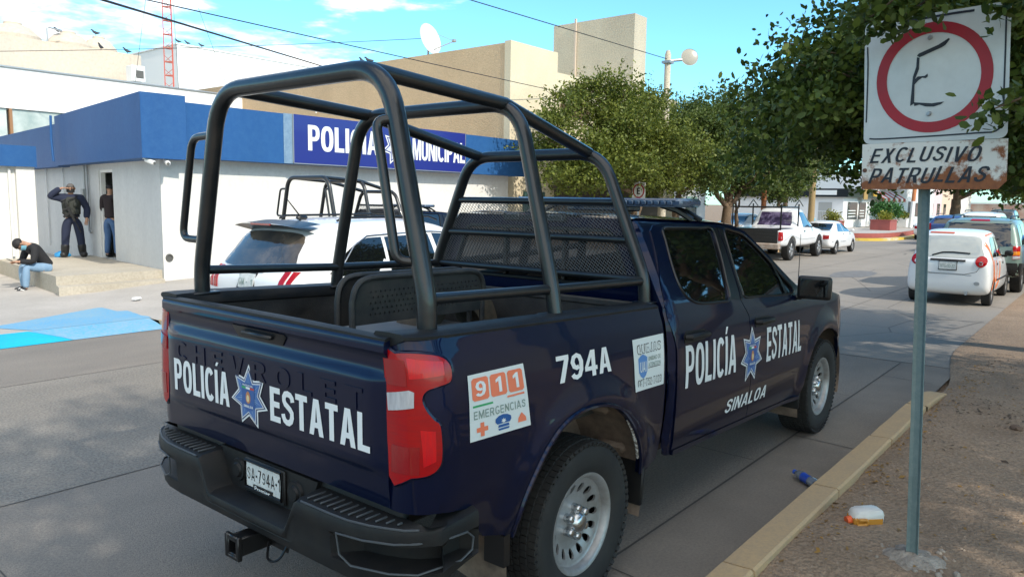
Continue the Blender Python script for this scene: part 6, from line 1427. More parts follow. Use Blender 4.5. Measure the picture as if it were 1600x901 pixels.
def van(label, loc, paint_, name, h=1.75):
    T = thing(name, label, 'van' if name == 'minivan' else 'SUV', loc)
    st = [(.02,.50,1.0,1.04,.76,.76,.6),(.06,.36,1.04,1.12,.86,.84,.68),(.16,.32,1.06,1.5*h/1.75,.90,.87,.68),(.30,.31,1.07,h-.06,.905,.88,.68),(.9,.31,1.06,h-.01,.905,.88,.69),(2.2,.31,1.04,h,.905,.88,.69),(2.8,.31,1.03,h-.12,.905,.88,.67),(3.5,.32,1.02,1.25,.90,.87,.7),(3.8,.33,1.0,1.08,.89,.86,.7),(4.4,.36,.90,.96,.85,.78,.6),(4.7,.44,.74,.78,.66,.6,.4)]
    body, side, back, front = loft_body(st, [(.95,.33,.38,.90),(3.85,.33,.38,.90)], 'body', paint_, T)
    mk_wheels(T, .95, 3.85, .79, .33, .21)
    skin('rear_window', [[(-.62,1.12),(.62,1.12),(.58,h-.17),(-.58,h-.17)]], back, cg, T, .008, .004, sm=False)
    for sg in (-1,1):
        skin('tail_lamp', [[(sg*.72,.80),(sg*.86,.82),(sg*.84,1.12),(sg*.73,1.12)]], back, redl, T, .012, .01, sm=False)
        s_ = side(sg); skin('side_window', [[(.35,1.13),(1.2,1.11),(1.2,h-.18),(.45,h-.18)],[(1.28,1.11),(2.2,1.10),(2.2,h-.17),(1.28,h-.17)],[(2.28,1.10),(3.2,1.08),(2.9,1.35),(2.6,h-.22),(2.28,h-.18)]], s_, cg, T, sm=False)
    for sg in (-1,1):
        b = MB(); b.tube([(.4,sg*.58,h-.01),(.5,sg*.58,h+.05),(2.2,sg*.58,h+.06),(2.3,sg*.58,h)], .02, 6)
        b.build('roof_rail', trim, T)
    plate(T, back, 0, .80, txt='VX-20'); mirrors(T, 3.1, .88, 1.15, paint_); return T
van('white minivan with a dark rear window beyond the grey green SUV', (33.5,1.75,0), carwhite, 'minivan', 1.78)
van('dark blue grey SUV farthest up the street under the dark tree', (58,3.6,0), pm('slate_paint', (.06,.08,.10), .35, coat=.8), 'dark_suv', 1.85)
van('navy car whose dark rear shows between the white saloon and the minivan', (40.5,4.0,0), pm('navy_car_paint', (.03,.07,.22), .35, coat=.8), 'navy_van', 1.55)
# ---- second police pickup by the wall: the same truck without door lettering
T2 = copy_tree(TRUCK)
tag(T2, 'second navy police pickup with a black cage, behind the white SUV', 'pickup truck')
T2.location = (6.05,8.35,0); T2.scale = (.93,.93,.93); T2.rotation_euler = (0,0,0)
def drop(o):
    for ch in list(o.children):
        if any(k in ch.name for k in ('mesh_screen','sticker','aerial')): 
            for g in list(ch.children): drop(g); bpy.data.objects.remove(g)
            bpy.data.objects.remove(ch)
drop(T2)
# ------------------------------------------------------------------ parking sign, litter, people
signw = groundmat('sign_white', (.60,.62,.60), (.52,.54,.52), (.38,.38,.36), 2.0, 12, .18, rough=.45, bump=.03)
post_m = groundmat('post_green_grey', (.13,.185,.185), (.10,.145,.145), (.22,.26,.25), 3, 30, .35, rough=.5, bump=.05)
T = thing('parking_sign', 'tall no entry style E sign over a rusty EXCLUSIVO PATRULLAS plate on a grey post', 'sign', (1.36,-2.19,.09))
rt = lambda o: rel(o, T)
pb, pt = V((1.365,-2.190,.02)), V((1.672,-2.015,2.98))
ax = (pt-pb).normalized(); ang = R(-7)
b = MB(); fx = V((math.cos(ang),math.sin(ang),0)); fy = V((-math.sin(ang),math.cos(ang),0))
prof = [(-.026,-.030),(-.026,-.016),(-.012,-.022),(.022,-.022),(.024,.022),(-.012,.022),(-.026,.016),(-.026,.030),(.030,.030),(.030,-.030)]
prof = [(-.026,-.036),(-.020,-.036),(-.020,-.018),(.018,-.014),(.018,.014),(-.020,.018),(-.020,.036),(-.026,.036),(-.026,.014),(.012,.010),(.012,-.010),(-.026,-.014)]
prof = [(-.026,-.034),(.026,-.034),(.026,.034),(-.026,.034)]
N_ = 24; rows = []
for i in range(N_+1):
    c = pb.lerp(pt, i/N_); rows.append([b._v(c+fx*u+fy*v) for u, v in [(-.026,-.030),(-.014,-.017),(.020,-.014),(.020,.014),(-.014,.017),(-.026,.030),(-.030,.028),(-.019,.013),(-.019,-.013),(-.030,-.028)]])
for i in range(N_):
    for k in range(10): b.face([rows[i][k], rows[i][(k+1)%10], rows[i+1][(k+1)%10], rows[i+1][k]])
b.face(rows[-1])
rt(b.build('post', post_m, None, 30))
# plate frame: u runs towards the kerb-away side (image right), v up
az = -1.700; du = V((math.cos(az), math.sin(az), 0)); dv = (V((0,0,1)) - .046*-1*du*-1).normalized(); nn = du.cross(dv); nn = nn if nn.x < 0 else -nn
O = V((1.491,-2.079,2.623))
def pmz(u, v, o=0):
    u, v = u*.98, v*.98
    return O + du*u + (V((0,0,1))-du*.046)*v + nn*(.02+o)
def rrect(x0, y0, x1, y1, r, n=5):
    o = []
    for cx, cy, a in ((x1-r,y1-r,0),(x0+r,y1-r,90),(x0+r,y0+r,180),(x1-r,y0+r,270)): o += arcp(cx,cy,r,r,a,a+90,n,2)
    return o
w2, h2 = .351, .329
def bent(u, v, o=0): return pmz(u, v, o + .012*(u/.35)**2*math.copysign(1,u) + .006*math.sin(v*7))
b = MB(); b.panel(rrect(-w2,-h2,w2,h2,.035), bent, du=.06, dv=.06, thick=.003); pl_ = rt(b.build('plate', signw, None, 40))
b = MB(); b.panel(arcp(0,.0,.283,.283,0,354,59,2), bent, [arcp(0,.0,.228,.228,0,354,59,2)], du=.05, dv=.05, off=.002); rt(b.build('red_ring', pm('sign_red_worn', (.36,.006,.014), .5, col2=(.28,.010,.016), scale=6), None, None))
def sgn_line(pts, w, off=.002):
    b = MB(); b.panel(strokep(smooth_closed(pts, 3, False), w), bent, du=.05, dv=.05, off=off); return rt(b.build('border_line', blk_s, None, None))
blk_s = pm('sign_black', (.012,.013,.02), .5)
sgn_line([(-.335,.20),(-.331,.10),(-.334,-.05),(-.338,-.21)], .008); sgn_line([(.331,.27),(.332,.1),(.330,-.1),(.330,-.24),(.300,-.292),(.22,-.297),(0,-.302),(-.25,-.305),(-.318,-.300)], .008); sgn_line([(-.15,.306),(0,.309),(.10,.311),(.19,.309)], .012)
b = MB()
for o_ in ([(-.075,.120),(-.066,.130),(.028,.163),(.055,.178),(.075,.190),(.082,.184),(.062,.158),(.045,.148),(-.062,.110)],
           [(-.075,.112),(-.062,.108),(-.064,.05),(-.083,.0),(-.070,.012),(-.035,.012),(-.022,.022),(-.020,.008),(-.030,.0),(-.048,.004),(-.066,-.008),(-.085,-.028),(-.086,-.126),(-.106,-.138),(-.100,-.06),(-.094,.012),(-.078,.062)],
           [(-.085,-.140),(-.088,-.120),(.0,-.132),(.060,-.128),(.045,-.140),(.010,-.150),(-.030,-.146),(-.060,-.134)]):
    b.panel(o_, bent, du=.05, dv=.05, off=.0025)
rt(b.build('letter_e', blk_s, None, None))
b = MB()
for (u, v) in ((-.012,.205),(-.012,-.185)): 
    c = bent(u, v, .003); b.tube([c, c+nn*.008], [.013,.010], 10); b.tube([c+nn*.008, c+nn*.014], .007, 8)
rt(b.build('bolts', galv, None))
rust = bpy.data.materials.new('rusted_plate'); rust.use_nodes = True; t_ = rust.node_tree; pbs = t_.nodes['Principled BSDF']; pbs.inputs['Roughness'].default_value = .7
co = N(t_, 'ShaderNodeTexCoord'); nz1 = N(t_, 'ShaderNodeTexNoise'); nz1.inputs['Scale'].default_value = 9; nz1.inputs['Detail'].default_value = 9; nz1.inputs['Roughness'].default_value = .68; t_.links.new(co.outputs['Object'], nz1.inputs[0])
sx = N(t_, 'ShaderNodeSeparateXYZ'); t_.links.new(co.outputs['Object'], sx.inputs[0])
ml = N(t_, 'ShaderNodeMapRange', _1=2.04, _2=2.17, _3=.30, _4=.0); t_.links.new(sx.outputs[2], ml.inputs[0])
ml2 = N(t_, 'ShaderNodeMapRange', _1=-2.05, _2=-2.42, _3=-.02, _4=.06); t_.links.new(sx.outputs[1], ml2.inputs[0])
ada = N(t_, 'ShaderNodeMath', operation='ADD'); t_.links.new(nz1.outputs[0], ada.inputs[0]); t_.links.new(ml.outputs[0], ada.inputs[1])
adb = N(t_, 'ShaderNodeMath', operation='ADD'); t_.links.new(ada.outputs[0], adb.inputs[0]); t_.links.new(ml2.outputs[0], adb.inputs[1])
rr_ = N(t_, 'ShaderNodeMapRange', _1=.55, _2=.64); t_.links.new(adb.outputs[0], rr_.inputs[0])
nz2 = N(t_, 'ShaderNodeTexNoise'); nz2.inputs['Scale'].default_value = 40; t_.links.new(co.outputs['Object'], nz2.inputs[0])
rm = N(t_, 'ShaderNodeMix', data_type='RGBA'); rm.inputs[6].default_value = (.33,.115,.035,1); rm.inputs[7].default_value = (.14,.045,.02,1); t_.links.new(nz2.outputs[0], rm.inputs[0])
wm_ = N(t_, 'ShaderNodeMix', data_type='RGBA'); wm_.inputs[6].default_value = (.66,.64,.58,1); t_.links.new(rm.outputs[2], wm_.inputs[7]); t_.links.new(rr_.outputs[0], wm_.inputs[0]); t_.links.new(wm_.outputs[2], pbs.inputs['Base Color'])
b = MB(); y0, y1 = -.345-.240, -.345; y0 = -.352-.232
b.panel([(-.352,y0+.004),(.315,y0+.004),(.352,y0+.045),(.352,-.330),(-.352,-.330)], lambda u, v, o=0: pmz(u, v, o-.006), du=.1, dv=.1, thick=.003); rt(b.build('rusty_plate', rust, None, 40))
pm2 = lambda u, v, o=0: pmz(u, v, o-.004)
b = MB(); b.panel(None, pm2, uvmesh=gtext_bm('EXCLUSIVO', .535, .078, -.03, -.398, .165, .14, .16, .35, 0, .06), off=.001); rt(b.build('lettering', blk_s, None, None))
b = MB(); b.panel(None, pm2, uvmesh=gtext_bm('PATRULLAS', .570, .082, -.015, -.504, .165, .14, .15, .38, 0, .06), off=.001); rt(b.build('lettering', blk_s, None, None))
b = MB(); c = pmz(-.335,-.475,-.004); b.tube([c, c+nn*.007], [.012,.010], 8); rt(b.build('rusty_bolt', pm('rust_bolt', (.12,.06,.04), .8), None))
b = MB()
foot = pm('crumbled_concrete', (.36,.32,.27), .9, col2=(.20,.165,.13), scale=18, bump=.9, bscale=40)
rng = random.Random(4)
b.lathe([(.001,.055),(.06,.05),(.12,.035),(.17,.012),(.20,-.03)], o=(0,0,-.005), seg=28)
for v in b.bm.verts: v.co += V((noise.noise(v.co*14),noise.noise(v.co*14+V((5,0,0))),noise.noise(v.co*22)*.8))*.028
for i in range(26):
    a = rng.uniform(0,6.28); r_ = rng.uniform(.08,.24); s_ = rng.uniform(.012,.035); b.box((r_*math.cos(a),r_*math.sin(a),.02),(s_,s_*1.3,s_*.8),Matrix.Rotation(a*3,3,'Z')@Matrix.Rotation(a,3,'X'),s_*.25)
o = b.build('post_footing', foot, None, 60); o.parent = T
# ---- litter
def jug():
    T = thing('juice_jug', 'translucent plastic jug with orange handle and amber juice, lying on the dirt', 'jug', (1.70,-1.86,.142), R(-46))
    pw = pm('milky_plastic', (.72,.70,.66), .35, col2=(.60,.58,.54), scale=6); amb = pm('amber_juice', (.50,.22,.03), .25, coat=.5)
    b = MB(); out = [(-.085,-.045),(.055,-.05),(.095,-.045),(.10,.03),(.075,.05),(-.06,.045),(-.09,.02)]
    n = len(out); prof = [(-.05,.86),(-.035,1),(.035,1),(.05,.86)]
    rows = [[b._v((u*k, y, v*k+.0)) for u, v in out] for y, k in prof]
    for i in range(3):
        for k in range(n):
            f = b.face([rows[i][k], rows[i][(k+1)%n], rows[i+1][(k+1)%n], rows[i+1][k]])
    for rw in (rows[0], rows[-1][::-1]): b.face(rw)
    bmesh.ops.bevel(b.bm, geom=b.bm.edges[:], offset=.008, segments=2, affect='EDGES'); b.build('bottle', pw, T, 60)
    b = MB(); b.box((.0,0,-.022),(.180,.107,.056),None,.012); b.build('juice', amb, T)
    b = MB(); b.tube(fillet([(-.07,-.056,-.005),(-.02,-.062,-.002),(-.02,-.062,-.03),(-.08,-.058,-.035)],.012), .010, 8, closed=False); b.build('handle', amb, T, 60)
    b = MB(); b.tube([(-.085,0,-.025),(-.115,0,-.030)], .026, 16); b.build('cap', pm('orange_cap', (.75,.12,.03), .4), T, 40); return T
jug()
T = thing('soda_bottle', 'crushed clear soda bottle with a blue label lying against the kerb', 'bottle', (2.36,-1.31,.042), R(52))
b = MB(); b.lathe([(.001,-.12),(.030,-.118),(.035,-.10),(.033,-.04),(.030,0),(.035,.05),(.028,.085),(.014,.115),(.013,.13)], ax='x', seg=20); b.build('bottle', pm('clear_blue_plastic', (.16,.19,.24), .12, coat=1), T, 60)
b = MB(); b.lathe([(.0345,-.05),(.0335,-.03),(.0320,0),(.0345,.03)], ax='x', seg=20); b.build('label', pm('label_blue', (.02,.07,.42), .4), T, 60)
b = MB(); b.box((0,-.0335,.008),(.03,.004,.016)); b.build('label_mark', pm('label_red', (.55,.03,.03), .5), T)
b = MB(); b.lathe([(.016,.118),(.017,.14),(.001,.142)], ax='x', seg=14); b.build('cap', pm('cap_blue', (.02,.10,.55), .4), T)
rng = random.Random(9)
def stone(p, s, label, mat, sq=(1,1,.6)):
    b = MB(); r = bmesh.ops.create_icosphere(b.bm, subdivisions=2, radius=1)
    for v in b.bm.verts: q_ = v.co*(1+.35*noise.noise(v.co*1.4+V(p)*9)); v.co = V((q_.x*s*sq[0], q_.y*s*sq[1], q_.z*s*sq[2]))
    o = b.build('stone', mat, None, 40); o.location = p; tag(o, label, 'stone', 'loose stones on the dirt')
stm = pm('stone_tan', (.40,.33,.25), .9, col2=(.28,.22,.17), scale=12, bump=.4)
stone((4.6,-3.15,.115), .075, 'pale flat stone at the right edge of the dirt', stm, (1.2,.8,.55)); stone((4.55,-2.35,.115), .05, 'dark brown lump in the middle of the dirt', pm('stone_brown', (.13,.085,.06), .9)); stone((5.4,-2.75,.12), .07, 'small tan stone up the verge beside the twig litter', stm, (1.3,.7,.5)); stone((2.6,-2.75,.105), .035, 'small grey pebble right of the sign post', stm)
b = MB(); b.tube([(4.75,-2.85,.125),(4.9,-2.98,.14),(5.05,-3.15,.125)], [.010,.012,.006], 6); tag(b.build('stick', pm('pale_wood', (.55,.45,.33), .8), None), 'pale broken stick lying on the dirt verge', 'stick')
# gravel and dry leaves: too many to count
def scatter(name, n, xr, yr, size, mat, seed, leafy=False, dens=None):
    rng = random.Random(seed); b = MB(); k = 0
    while k < n:
        x, y = rng.uniform(*xr), rng.uniform(*yr)
        if dens and rng.random() > dens(x, y): continue
        z = dz(x, y); s = size*rng.uniform(.4,1.5)*(1.6 if rng.random() < .05 else 1)
        if leafy:
            a = rng.uniform(0,6.28); d = V((math.cos(a),math.sin(a),rng.uniform(-.2,.4)))*s; e = V((-math.sin(a),math.cos(a),rng.uniform(-.3,.3)))*s*.45
            c = V((x,y,z+.006)); b.face([b._v(c-d), b._v(c+e+V((0,0,s*.3))), b._v(c+d), b._v(c-e)])
        else:
            c = V((x,y,z)); vs = [b._v(c+V((math.cos(a)*s*rng.uniform(.7,1.2), math.sin(a)*s*rng.uniform(.7,1.2), 0))) for a in (0,1.26,2.5,3.77,5.03)]
            t = b._v(c+V((rng.uniform(-.2,.2)*s,rng.uniform(-.2,.2)*s,s*.75)))
            for i in range(5): b.face([vs[i], vs[(i+1)%5], t])
        k += 1
    return struct(b.build(name, mat, None, 50, recalc=False), 'stuff')
lit = pm('dry_leaf', (.42,.24,.06), .8, leaf=True, col2=(.22,.13,.05))
scatter('gravel', 5200, (-1,9), (-5,-1.62), .007, pm('gravel_tan', (.34,.26,.19), .9, leaf=False, col2=(.18,.13,.10), scale=3), 1)
scatter('dry_leaves', 700, (-.5,8), (-3.2,-1.62), .014, lit, 2, True, lambda x, y: (1 if y > -1.85 else .10)*(.25+.75*(noise.noise(V((x*1.7,y*1.7,2))) > .05)))
scatter('dark_litter', 900, (3.5,9), (-4,-1.7), .016, pm('dark_litter', (.08,.055,.04), .9), 3, True, lambda x, y: .15+.85*(noise.noise(V((x*1.1,y*1.3,7))) > .1))
b = MB(); b.box((3.02,10.3,.17),(.16,.10,.05),Matrix.Rotation(.4,3,'Z'),.02); tag(b.build('paper_scrap', decal, None), 'crumpled white paper scrap on the pavement by the blue ramp', 'paper')
# ------------------------------------------------------------------ people
skinm = pm('skin', (.40,.22,.14), .55); hairb = pm('hair_black', (.012,.010,.010), .7); hairg = pm('hair_grey', (.10,.09,.085), .8)
def skin_mesh(name, verts, edges, mat, parent, lv=2, root=0):
    me = bpy.data.meshes.new(name); me.from_pydata([v[0] for v in verts], edges, []); o = bpy.data.objects.new(name, me); C.objects.link(o)
    m = o.modifiers.new('k', 'SKIN'); m.use_smooth_shade = True; m.branch_smoothing = .3
    if not me.skin_vertices: pass
    for i, v in enumerate(verts):
        r = v[1]; me.skin_vertices[0].data[i].radius = (r, r) if not hasattr(r, '__len__') else r
        me.skin_vertices[0].data[i].use_root = (i == root)
    s = o.modifiers.new('s', 'SUBSURF'); s.levels = lv; s.render_levels = lv
    nm = bake(o); bpy.data.objects.remove(o); nm.materials.clear(); nm.materials.append(mat); nm.shade_smooth()
    o = bpy.data.objects.new(name, nm); C.objects.link(o); o.parent = parent; return o
def person(label, loc, rz, J, top, topm, leg, legm, shoe, shoem, hair, long_sleeve=True, group=None, bulk=0.0):
    """J: joints; body is one continuous figure, clothes follow the same skeleton a little larger"""
    T = thing('person', label, 'person', loc, rz)
    names, vs, es = [], [], []
    def add(n, p, r, par=None):
        names.append(n); vs.append((tuple(p), r))
        if par is not None: es.append((names.index(par), len(names)-1))
    g = lambda k: V(J[k]); L = lambda a, b_, t: g(a).lerp(g(b_), t)
    add('pelvis', J['pelvis'], (.145,.105)); add('belt', L('pelvis','chest',.18), (.140,.103), 'pelvis'); add('waist', L('pelvis','chest',.5), (.135,.10), 'belt'); add('chest', J['chest'], (.165,.115), 'waist')
    add('neck0', L('chest','neck',.8), (.085,.07), 'chest'); add('neck', J['neck'], .056, 'neck0')
    add('jaw', L('neck','head',.55), (.062,.072), 'neck'); add('head', J['head'], (.078,.096), 'jaw'); add('crown', V(J['head'])+(g('head')-g('neck')).normalized()*.075, (.062,.076), 'head')
    for s in 'lr':
        add('sh'+s, J['sh'+s], .068, 'neck0'); add('ua'+s, L('sh'+s,'el'+s,.5), .052, 'sh'+s); add('el'+s, J['el'+s], .042, 'ua'+s); add('fa'+s, L('el'+s,'wr'+s,.4), .041, 'el'+s); add('wr'+s, J['wr'+s], .029, 'fa'+s)
        hd = (g('wr'+s)-g('el'+s)).normalized(); hv = V(J.get('hd'+s, hd)).normalized(); pal = g('wr'+s)+hv*.07; add('palm'+s, pal, (.036,.020), 'wr'+s)
        sd_ = hv.cross(V((0,0,1)) if abs(hv.z) < .8 else V((0,1,0))).normalized(); nr = hv.cross(sd_)
        for k, (o_, l_) in enumerate(((-.030,.060),(-.010,.072),(.010,.068),(.028,.054))):
            a = pal+sd_*o_+hv*.03; add('f%d%s' % (k,s), a, .0095, 'palm'+s); add('g%d%s' % (k,s), a+hv*l_*.6+nr*.008, .0085, 'f%d%s' % (k,s)); add('h%d%s' % (k,s), a+hv*l_+nr*.028, .0075, 'g%d%s' % (k,s))
        a = g('wr'+s)+hv*.025-sd_*.035; add('t0'+s, a, .011, 'wr'+s); add('t1'+s, a+hv*.04-sd_*.022+nr*.012, .009, 't0'+s)
        add('hip'+s, J['hip'+s], .098, 'pelvis'); add('th'+s, L('hip'+s,'kn'+s,.5), .082, 'hip'+s); add('kn'+s, J['kn'+s], .060, 'th'+s); add('ca'+s, L('kn'+s,'an'+s,.35), .060, 'kn'+s); add('an'+s, J['an'+s], .040, 'ca'+s)
        fd = V(J['ft'+s]); add('he'+s, g('an'+s)+V((0,0,-.035))+fd*.03, .040, 'an'+s); add('to'+s, g('an'+s)+V((0,0,-.045))+fd*.17, (.045,.028), 'he'+s)
    cov = ('pelvis','belt','waist','chest','neck0') + tuple(k+s for s in 'lr' for k in ('hip','th','kn','ca','an','he','to','sh','ua'))
    vb = [(p, (tuple(x*.80 for x in r) if hasattr(r, '__len__') else r*.80) if n in cov else r) for n, (p, r) in zip(names, vs)]
    for s in 'lr':
        a, c = V(vb[names.index('he'+s)][0]), V(vb[names.index('to'+s)][0]); vb[names.index('to'+s)] = (tuple(a.lerp(c, .5)), (.030,.018))
    body = skin_mesh('body', vb, es, skinm, T, 2)
    def cloth(name, keep, grow, mat, extra=None):
        idx = [i for i, n in enumerate(names) if n in keep]; mp_ = {i: k for k, i in enumerate(idx)}
        v2 = [(vs[i][0], tuple(x+grow for x in vs[i][1]) if hasattr(vs[i][1], '__len__') else vs[i][1]+grow) for i in idx]
        e2 = [(mp_[a], mp_[b_]) for a, b_ in es if a in mp_ and b_ in mp_]
        return skin_mesh(name, v2, e2, mat, T, 2)
    arms = [k+s for s in 'lr' for k in (('sh','ua','el','fa','wr') if long_sleeve else ('sh','ua'))]
    cloth(top, ['pelvis','belt','waist','chest','neck0']+arms, .018+bulk, topm)
    cloth(leg, ['belt','pelvis']+[k+s for s in 'lr' for k in ('hip','th','kn','ca','an')], .016+bulk*.8, legm)
    for s in 'lr': cloth(shoe, ['an'+s,'he'+s,'to'+s]+(['ca'+s] if shoe == 'boot' else []), .014 if shoe != 'boot' else .046, shoem)
    # hair cap and face features
    up = (g('head')-g('neck')).normalized(); fwd = V(J['face']).normalized(); fwd = (fwd-up*fwd.dot(up)).normalized(); sdv = up.cross(fwd)
    Mh = Matrix((sdv, fwd, up)).transposed().to_4x4(); Mh.translation = g('head')
    b = MB(); b.M = Mh; bmesh.ops.create_uvsphere(b.bm, u_segments=20, v_segments=14, radius=1)
    for v in list(b.bm.verts):
        c = v.co.copy(); v.co = Mh @ (V((c.x*.094, c.y*.106-.008, c.z*.096+.032)) if hair is hairb else V((c.x*.088, c.y*.101-.010, c.z*.092+.026)))
        if c.z < -.15 - (.45 if c.y < 0 else -.35*c.y): b.bm.verts.remove(v)
    b.build('hair', hair, T, 60)
    b = MB(); b.M = Mh
    b.tube([(0,.092,.020),(0,.113,-.018),(0,.100,-.030)], [.010,.014,.010], 8)
    for sx in (-1,1): b.tube([(sx*.088,-.005,.02),(sx*.098,-.012,.0),(sx*.088,.0,-.03)], [.010,.014,.008], 8)
    b.build('face', skinm, T, 60)
    b = MB(); b.M = Mh
    for sx in (-1,1): b.tube([(sx*.024,.089,.018),(sx*.045,.083,.018)], .007, 6); b.tube([(sx*.020,.092,.036),(sx*.050,.084,.036)], .005, 6)
    b.build('eyes', hairb, T, 60)
    T['_m'] = 1; del T['_m']
    return T, Mh
navy_c = pm('navy_cloth', (.012,.018,.045), .85); vestm = pm('vest_black_green', (.020,.023,.020), .8, col2=(.035,.038,.032), scale=18, bump=.3, bscale=60); blackc = pm('black_cloth', (.014,.014,.016), .85); denim = pm('light_denim', (.16,.27,.40), .85, col2=(.23,.34,.46), scale=6); denimd = pm('dark_denim', (.045,.10,.22), .85, col2=(.07,.14,.28), scale=6); bootm = pm('boot_black', (.012,.012,.013), .5); maskm = pm('surgical_mask', (.22,.50,.62), .7)
offm = dict(pelvis=(0,0,.93), chest=(0,.0,1.27), neck=(0,.01,1.50), head=(0,.03,1.63), face=(.05,1,-.12), shl=(-.20,0,1.42), ell=(-.33,-.02,1.16), wrl=(-.30,.10,.93), hdl=(.1,.15,-1), shr=(.20,0,1.42), elr=(.45,.08,1.43), wrr=(.20,.17,1.63), hdr=(-.95,.1,.12), hipl=(-.11,0,.90), knl=(-.155,.03,.50), anl=(-.19,-.01,.10), ftl=(-.35,.9,0), hipr=(.11,0,.90), knr=(.15,.03,.50), anr=(.18,-.01,.10), ftr=(.35,.9,0))
OF, Mh = person('standing officer in dark navy uniform and black vest, hand raised to his brow', (4.42,16.55,.45), 2.78, offm, 'shirt', navy_c, 'trousers', navy_c, 'boot', bootm, hairg, bulk=.022)
b = MB()
rows = []
for z, rx, ry in ((1.02,.185,.145),(1.10,.19,.15),(1.25,.20,.155),(1.36,.195,.145),(1.43,.15,.11)): rows.append([b._v((rx*math.copysign(abs(math.cos(a))**.8,math.cos(a)), ry*math.copysign(abs(math.sin(a))**.8,math.sin(a)), z)) for a in [2*math.pi*k/20 for k in range(20)]])
for i in range(4):
    for k in range(20): b.face([rows[i][k], rows[i][(k+1)%20], rows[i+1][(k+1)%20], rows[i+1][k]])
for x, z in ((-.11,1.08),(0,1.07),(.11,1.08),(-.09,1.25),(.10,1.26)): b.box((x,.155,z),(.085,.05,.11),None,.012)
b.build('vest', vestm, OF, 50)
b = MB(); b.M = Mh; b.grid(lambda u, v: V((.086*math.sin(u), .014+.096*math.cos(u)+.012*math.cos(u*2)*(1 if v < .5 else .6), lerp(-.085,.006,v))), [-1.45+.145*i for i in range(21)], [0,.33,.66,1]); b.build('face_mask', blackc, OF, 60)
b = MB(); b.lathe([(.165,.955),(.17,.995)], seg=24); b.box((0,.16,.975),(.06,.03,.04)); 
for v in b.bm.verts: v.co.y *= .80
b.build('belt', bootm, OF, 50)
def rifle():
    T = thing('rifle', 'black rifle slung across the chest of the standing officer', 'rifle', OF.location, OF.rotation_euler.z)
    M = Matrix.Translation(V((.03,.22,1.08))) @ Matrix.Rotation(R(-68),4,'Y') @ Matrix.Rotation(R(8),4,'Z')
    gm = pm('gun_black', (.015,.015,.016), .45)
    b = MB(); b.M = M; b.box((0,0,0),(.24,.045,.065),None,.008); b.box((-.18,0,.0),(.12,.05,.055),None,.01); b.build('receiver', gm, T)
    b = MB(); b.M = M; b.cyl((-.22,0,.008),(-.48,0,.008),.011,.009,10); b.cyl((-.48,0,.008),(-.53,0,.008),.014,.014,10); b.box((-.44,0,.03),(.012,.012,.05)); b.build('barrel', gm, T)
    b = MB(); b.M = M; b.box((.20,0,-.005),(.18,.03,.04),None,.006); b.box((.30,0,-.02),(.04,.04,.12),None,.01); b.build('stock', gm, T)
    b = MB(); b.M = M; b.box((-.04,0,-.10),(.055,.028,.16),Matrix.Rotation(.25,3,'Y'),.006); b.build('magazine', gm, T)
    b = MB(); b.M = M; b.box((.09,0,-.07),(.035,.03,.10),Matrix.Rotation(-.3,3,'Y'),.008); b.build('grip', gm, T)
    b = MB(); b.tube(fillet([(.05,.20,1.36),(-.10,.17,1.42),(-.16,0,1.49),(-.10,-.15,1.30),(.12,-.17,1.15),(.20,.0,1.05),(.04,.20,.98)],.06), .012, 6); b.build('sling', blackc, T)
rifle()
sit = dict(pelvis=(0,-.06,.47), chest=(0,.14,.78), neck=(0,.32,.93), head=(0,.42,.93), face=(0,.25,-1), shl=(-.19,.22,.86), ell=(-.25,.30,.60), wrl=(-.08,.46,.60), hdl=(.5,.75,.05), shr=(.19,.22,.86), elr=(.25,.30,.60), wrr=(.08,.44,.58), hdr=(-.5,.75,.05), hipl=(-.10,-.02,.45), knl=(-.13,.38,.50), anl=(-.11,.40,.09), ftl=(-.15,1,0), hipr=(.10,-.02,.45), knr=(.13,.36,.50), anr=(.12,.34,.09), ftr=(.15,1,0))
shoe_m = pm('trainer_black', (.02,.02,.022), .6)
SE, Mh = person('man in black jacket and light jeans sitting bowed on the landing edge', (2.70,13.42,.06), 1.62, sit, 'jacket', blackc, 'jeans', denim, 'trainer', shoe_m, hairb)
b = MB(); b.M = Mh; b.grid(lambda u, v: V((.084*math.sin(u), .014+.094*math.cos(u)+.012*math.cos(u*2), lerp(-.085,.004,v))), [-1.35+.135*i for i in range(21)], [0,.33,.66,1]); b.build('face_mask', maskm, SE, 60)
for sx, y in ((-.11,.40),(.12,.34)):
    b = MB(); b.box((sx,y+.075,.012),(.10,.29,.028),None,.010); b.box((sx+(.056),y+.08,.06),(.012,.08,.035),Matrix.Rotation(.5,3,'X'),.003); b.box((sx-(.056),y+.08,.06),(.012,.08,.035),Matrix.Rotation(.5,3,'X'),.003); b.build('shoe_sole', decal, SE)
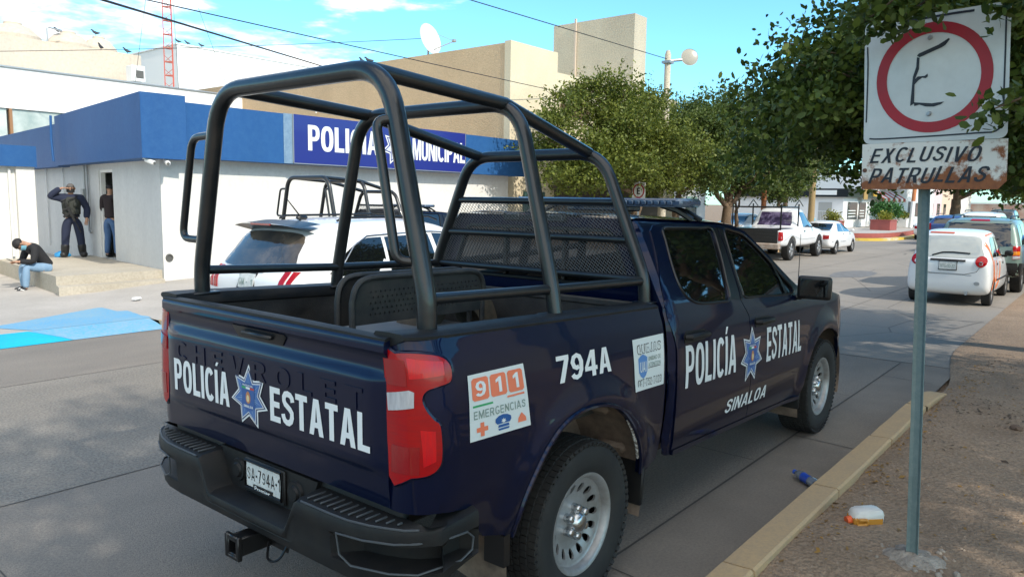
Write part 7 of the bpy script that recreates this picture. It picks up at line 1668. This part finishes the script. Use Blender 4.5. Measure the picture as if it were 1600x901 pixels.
T = thing('phone', 'dark mobile phone held by the sitting man', 'phone', SE.location, SE.rotation_euler.z); b = MB(); b.box((0,.585,.625),(.075,.15,.010),Matrix.Rotation(.5,3,'X'),.004); b.build('casing', darkin, T); b = MB(); b.box((0,.583,.6305),(.066,.135,.002),Matrix.Rotation(.5,3,'X')); b.build('screen', glass, T)
stand = dict(pelvis=(0,0,.93), chest=(0,.0,1.27), neck=(0,.01,1.50), head=(0,.04,1.62), face=(0,1,-.1), shl=(-.20,0,1.42), ell=(-.25,.02,1.14), wrl=(-.22,.20,.98), hdl=(.1,.8,-.3), shr=(.20,0,1.42), elr=(.26,.02,1.14), wrr=(.22,.20,.98), hdr=(-.1,.8,-.3), hipl=(-.10,0,.90), knl=(-.12,.03,.50), anl=(-.14,-.01,.09), ftl=(-.2,1,0), hipr=(.10,0,.90), knr=(.12,.03,.50), anr=(.14,-.01,.09), ftr=(.2,1,0))
person('man in dark sweater and blue jeans seen from behind in the doorway', (5.00,15.83,.452), -1.15, stand, 'sweater', pm('dark_sweater', (.022,.014,.016), .9), 'jeans', denimd, 'shoe', shoe_m, hairb)
# blue bag on the landing
b = MB(); bmesh.ops.create_icosphere(b.bm, subdivisions=3, radius=1)
for v in b.bm.verts: q_ = v.co*(1+.22*noise.noise(v.co*2.5)); v.co = V((q_.x*.17, q_.y*.11, max(q_.z,-.4)*.10))
o = b.build('plastic_bag', pm('bag_blue', (.04,.30,.62), .35), None, 60); o.location = (4.28,17.3,.495); o.location = (4.25,16.75,.495); tag(o, 'crumpled bright blue plastic bag by the officer on the landing', 'bag')
# spare wheel in the bed
T = thing('spare_tyre', 'muddy spare tyre standing in the truck bed behind the bench', 'tyre', (.33,.25,1.13)); b = MB(); b.M = Matrix.Rotation(R(0),4,'Z')
b.lathe([(.20,-.10),(.30,-.125),(.345,-.11),(.36,-.06),(.36,.06),(.345,.11),(.30,.125),(.20,.10),(.20,-.10)], ax='y', seg=40); b.build('tyre', pm('muddy_rubber', (.16,.125,.08), .9, col2=(.05,.045,.04), scale=7), T, 40)
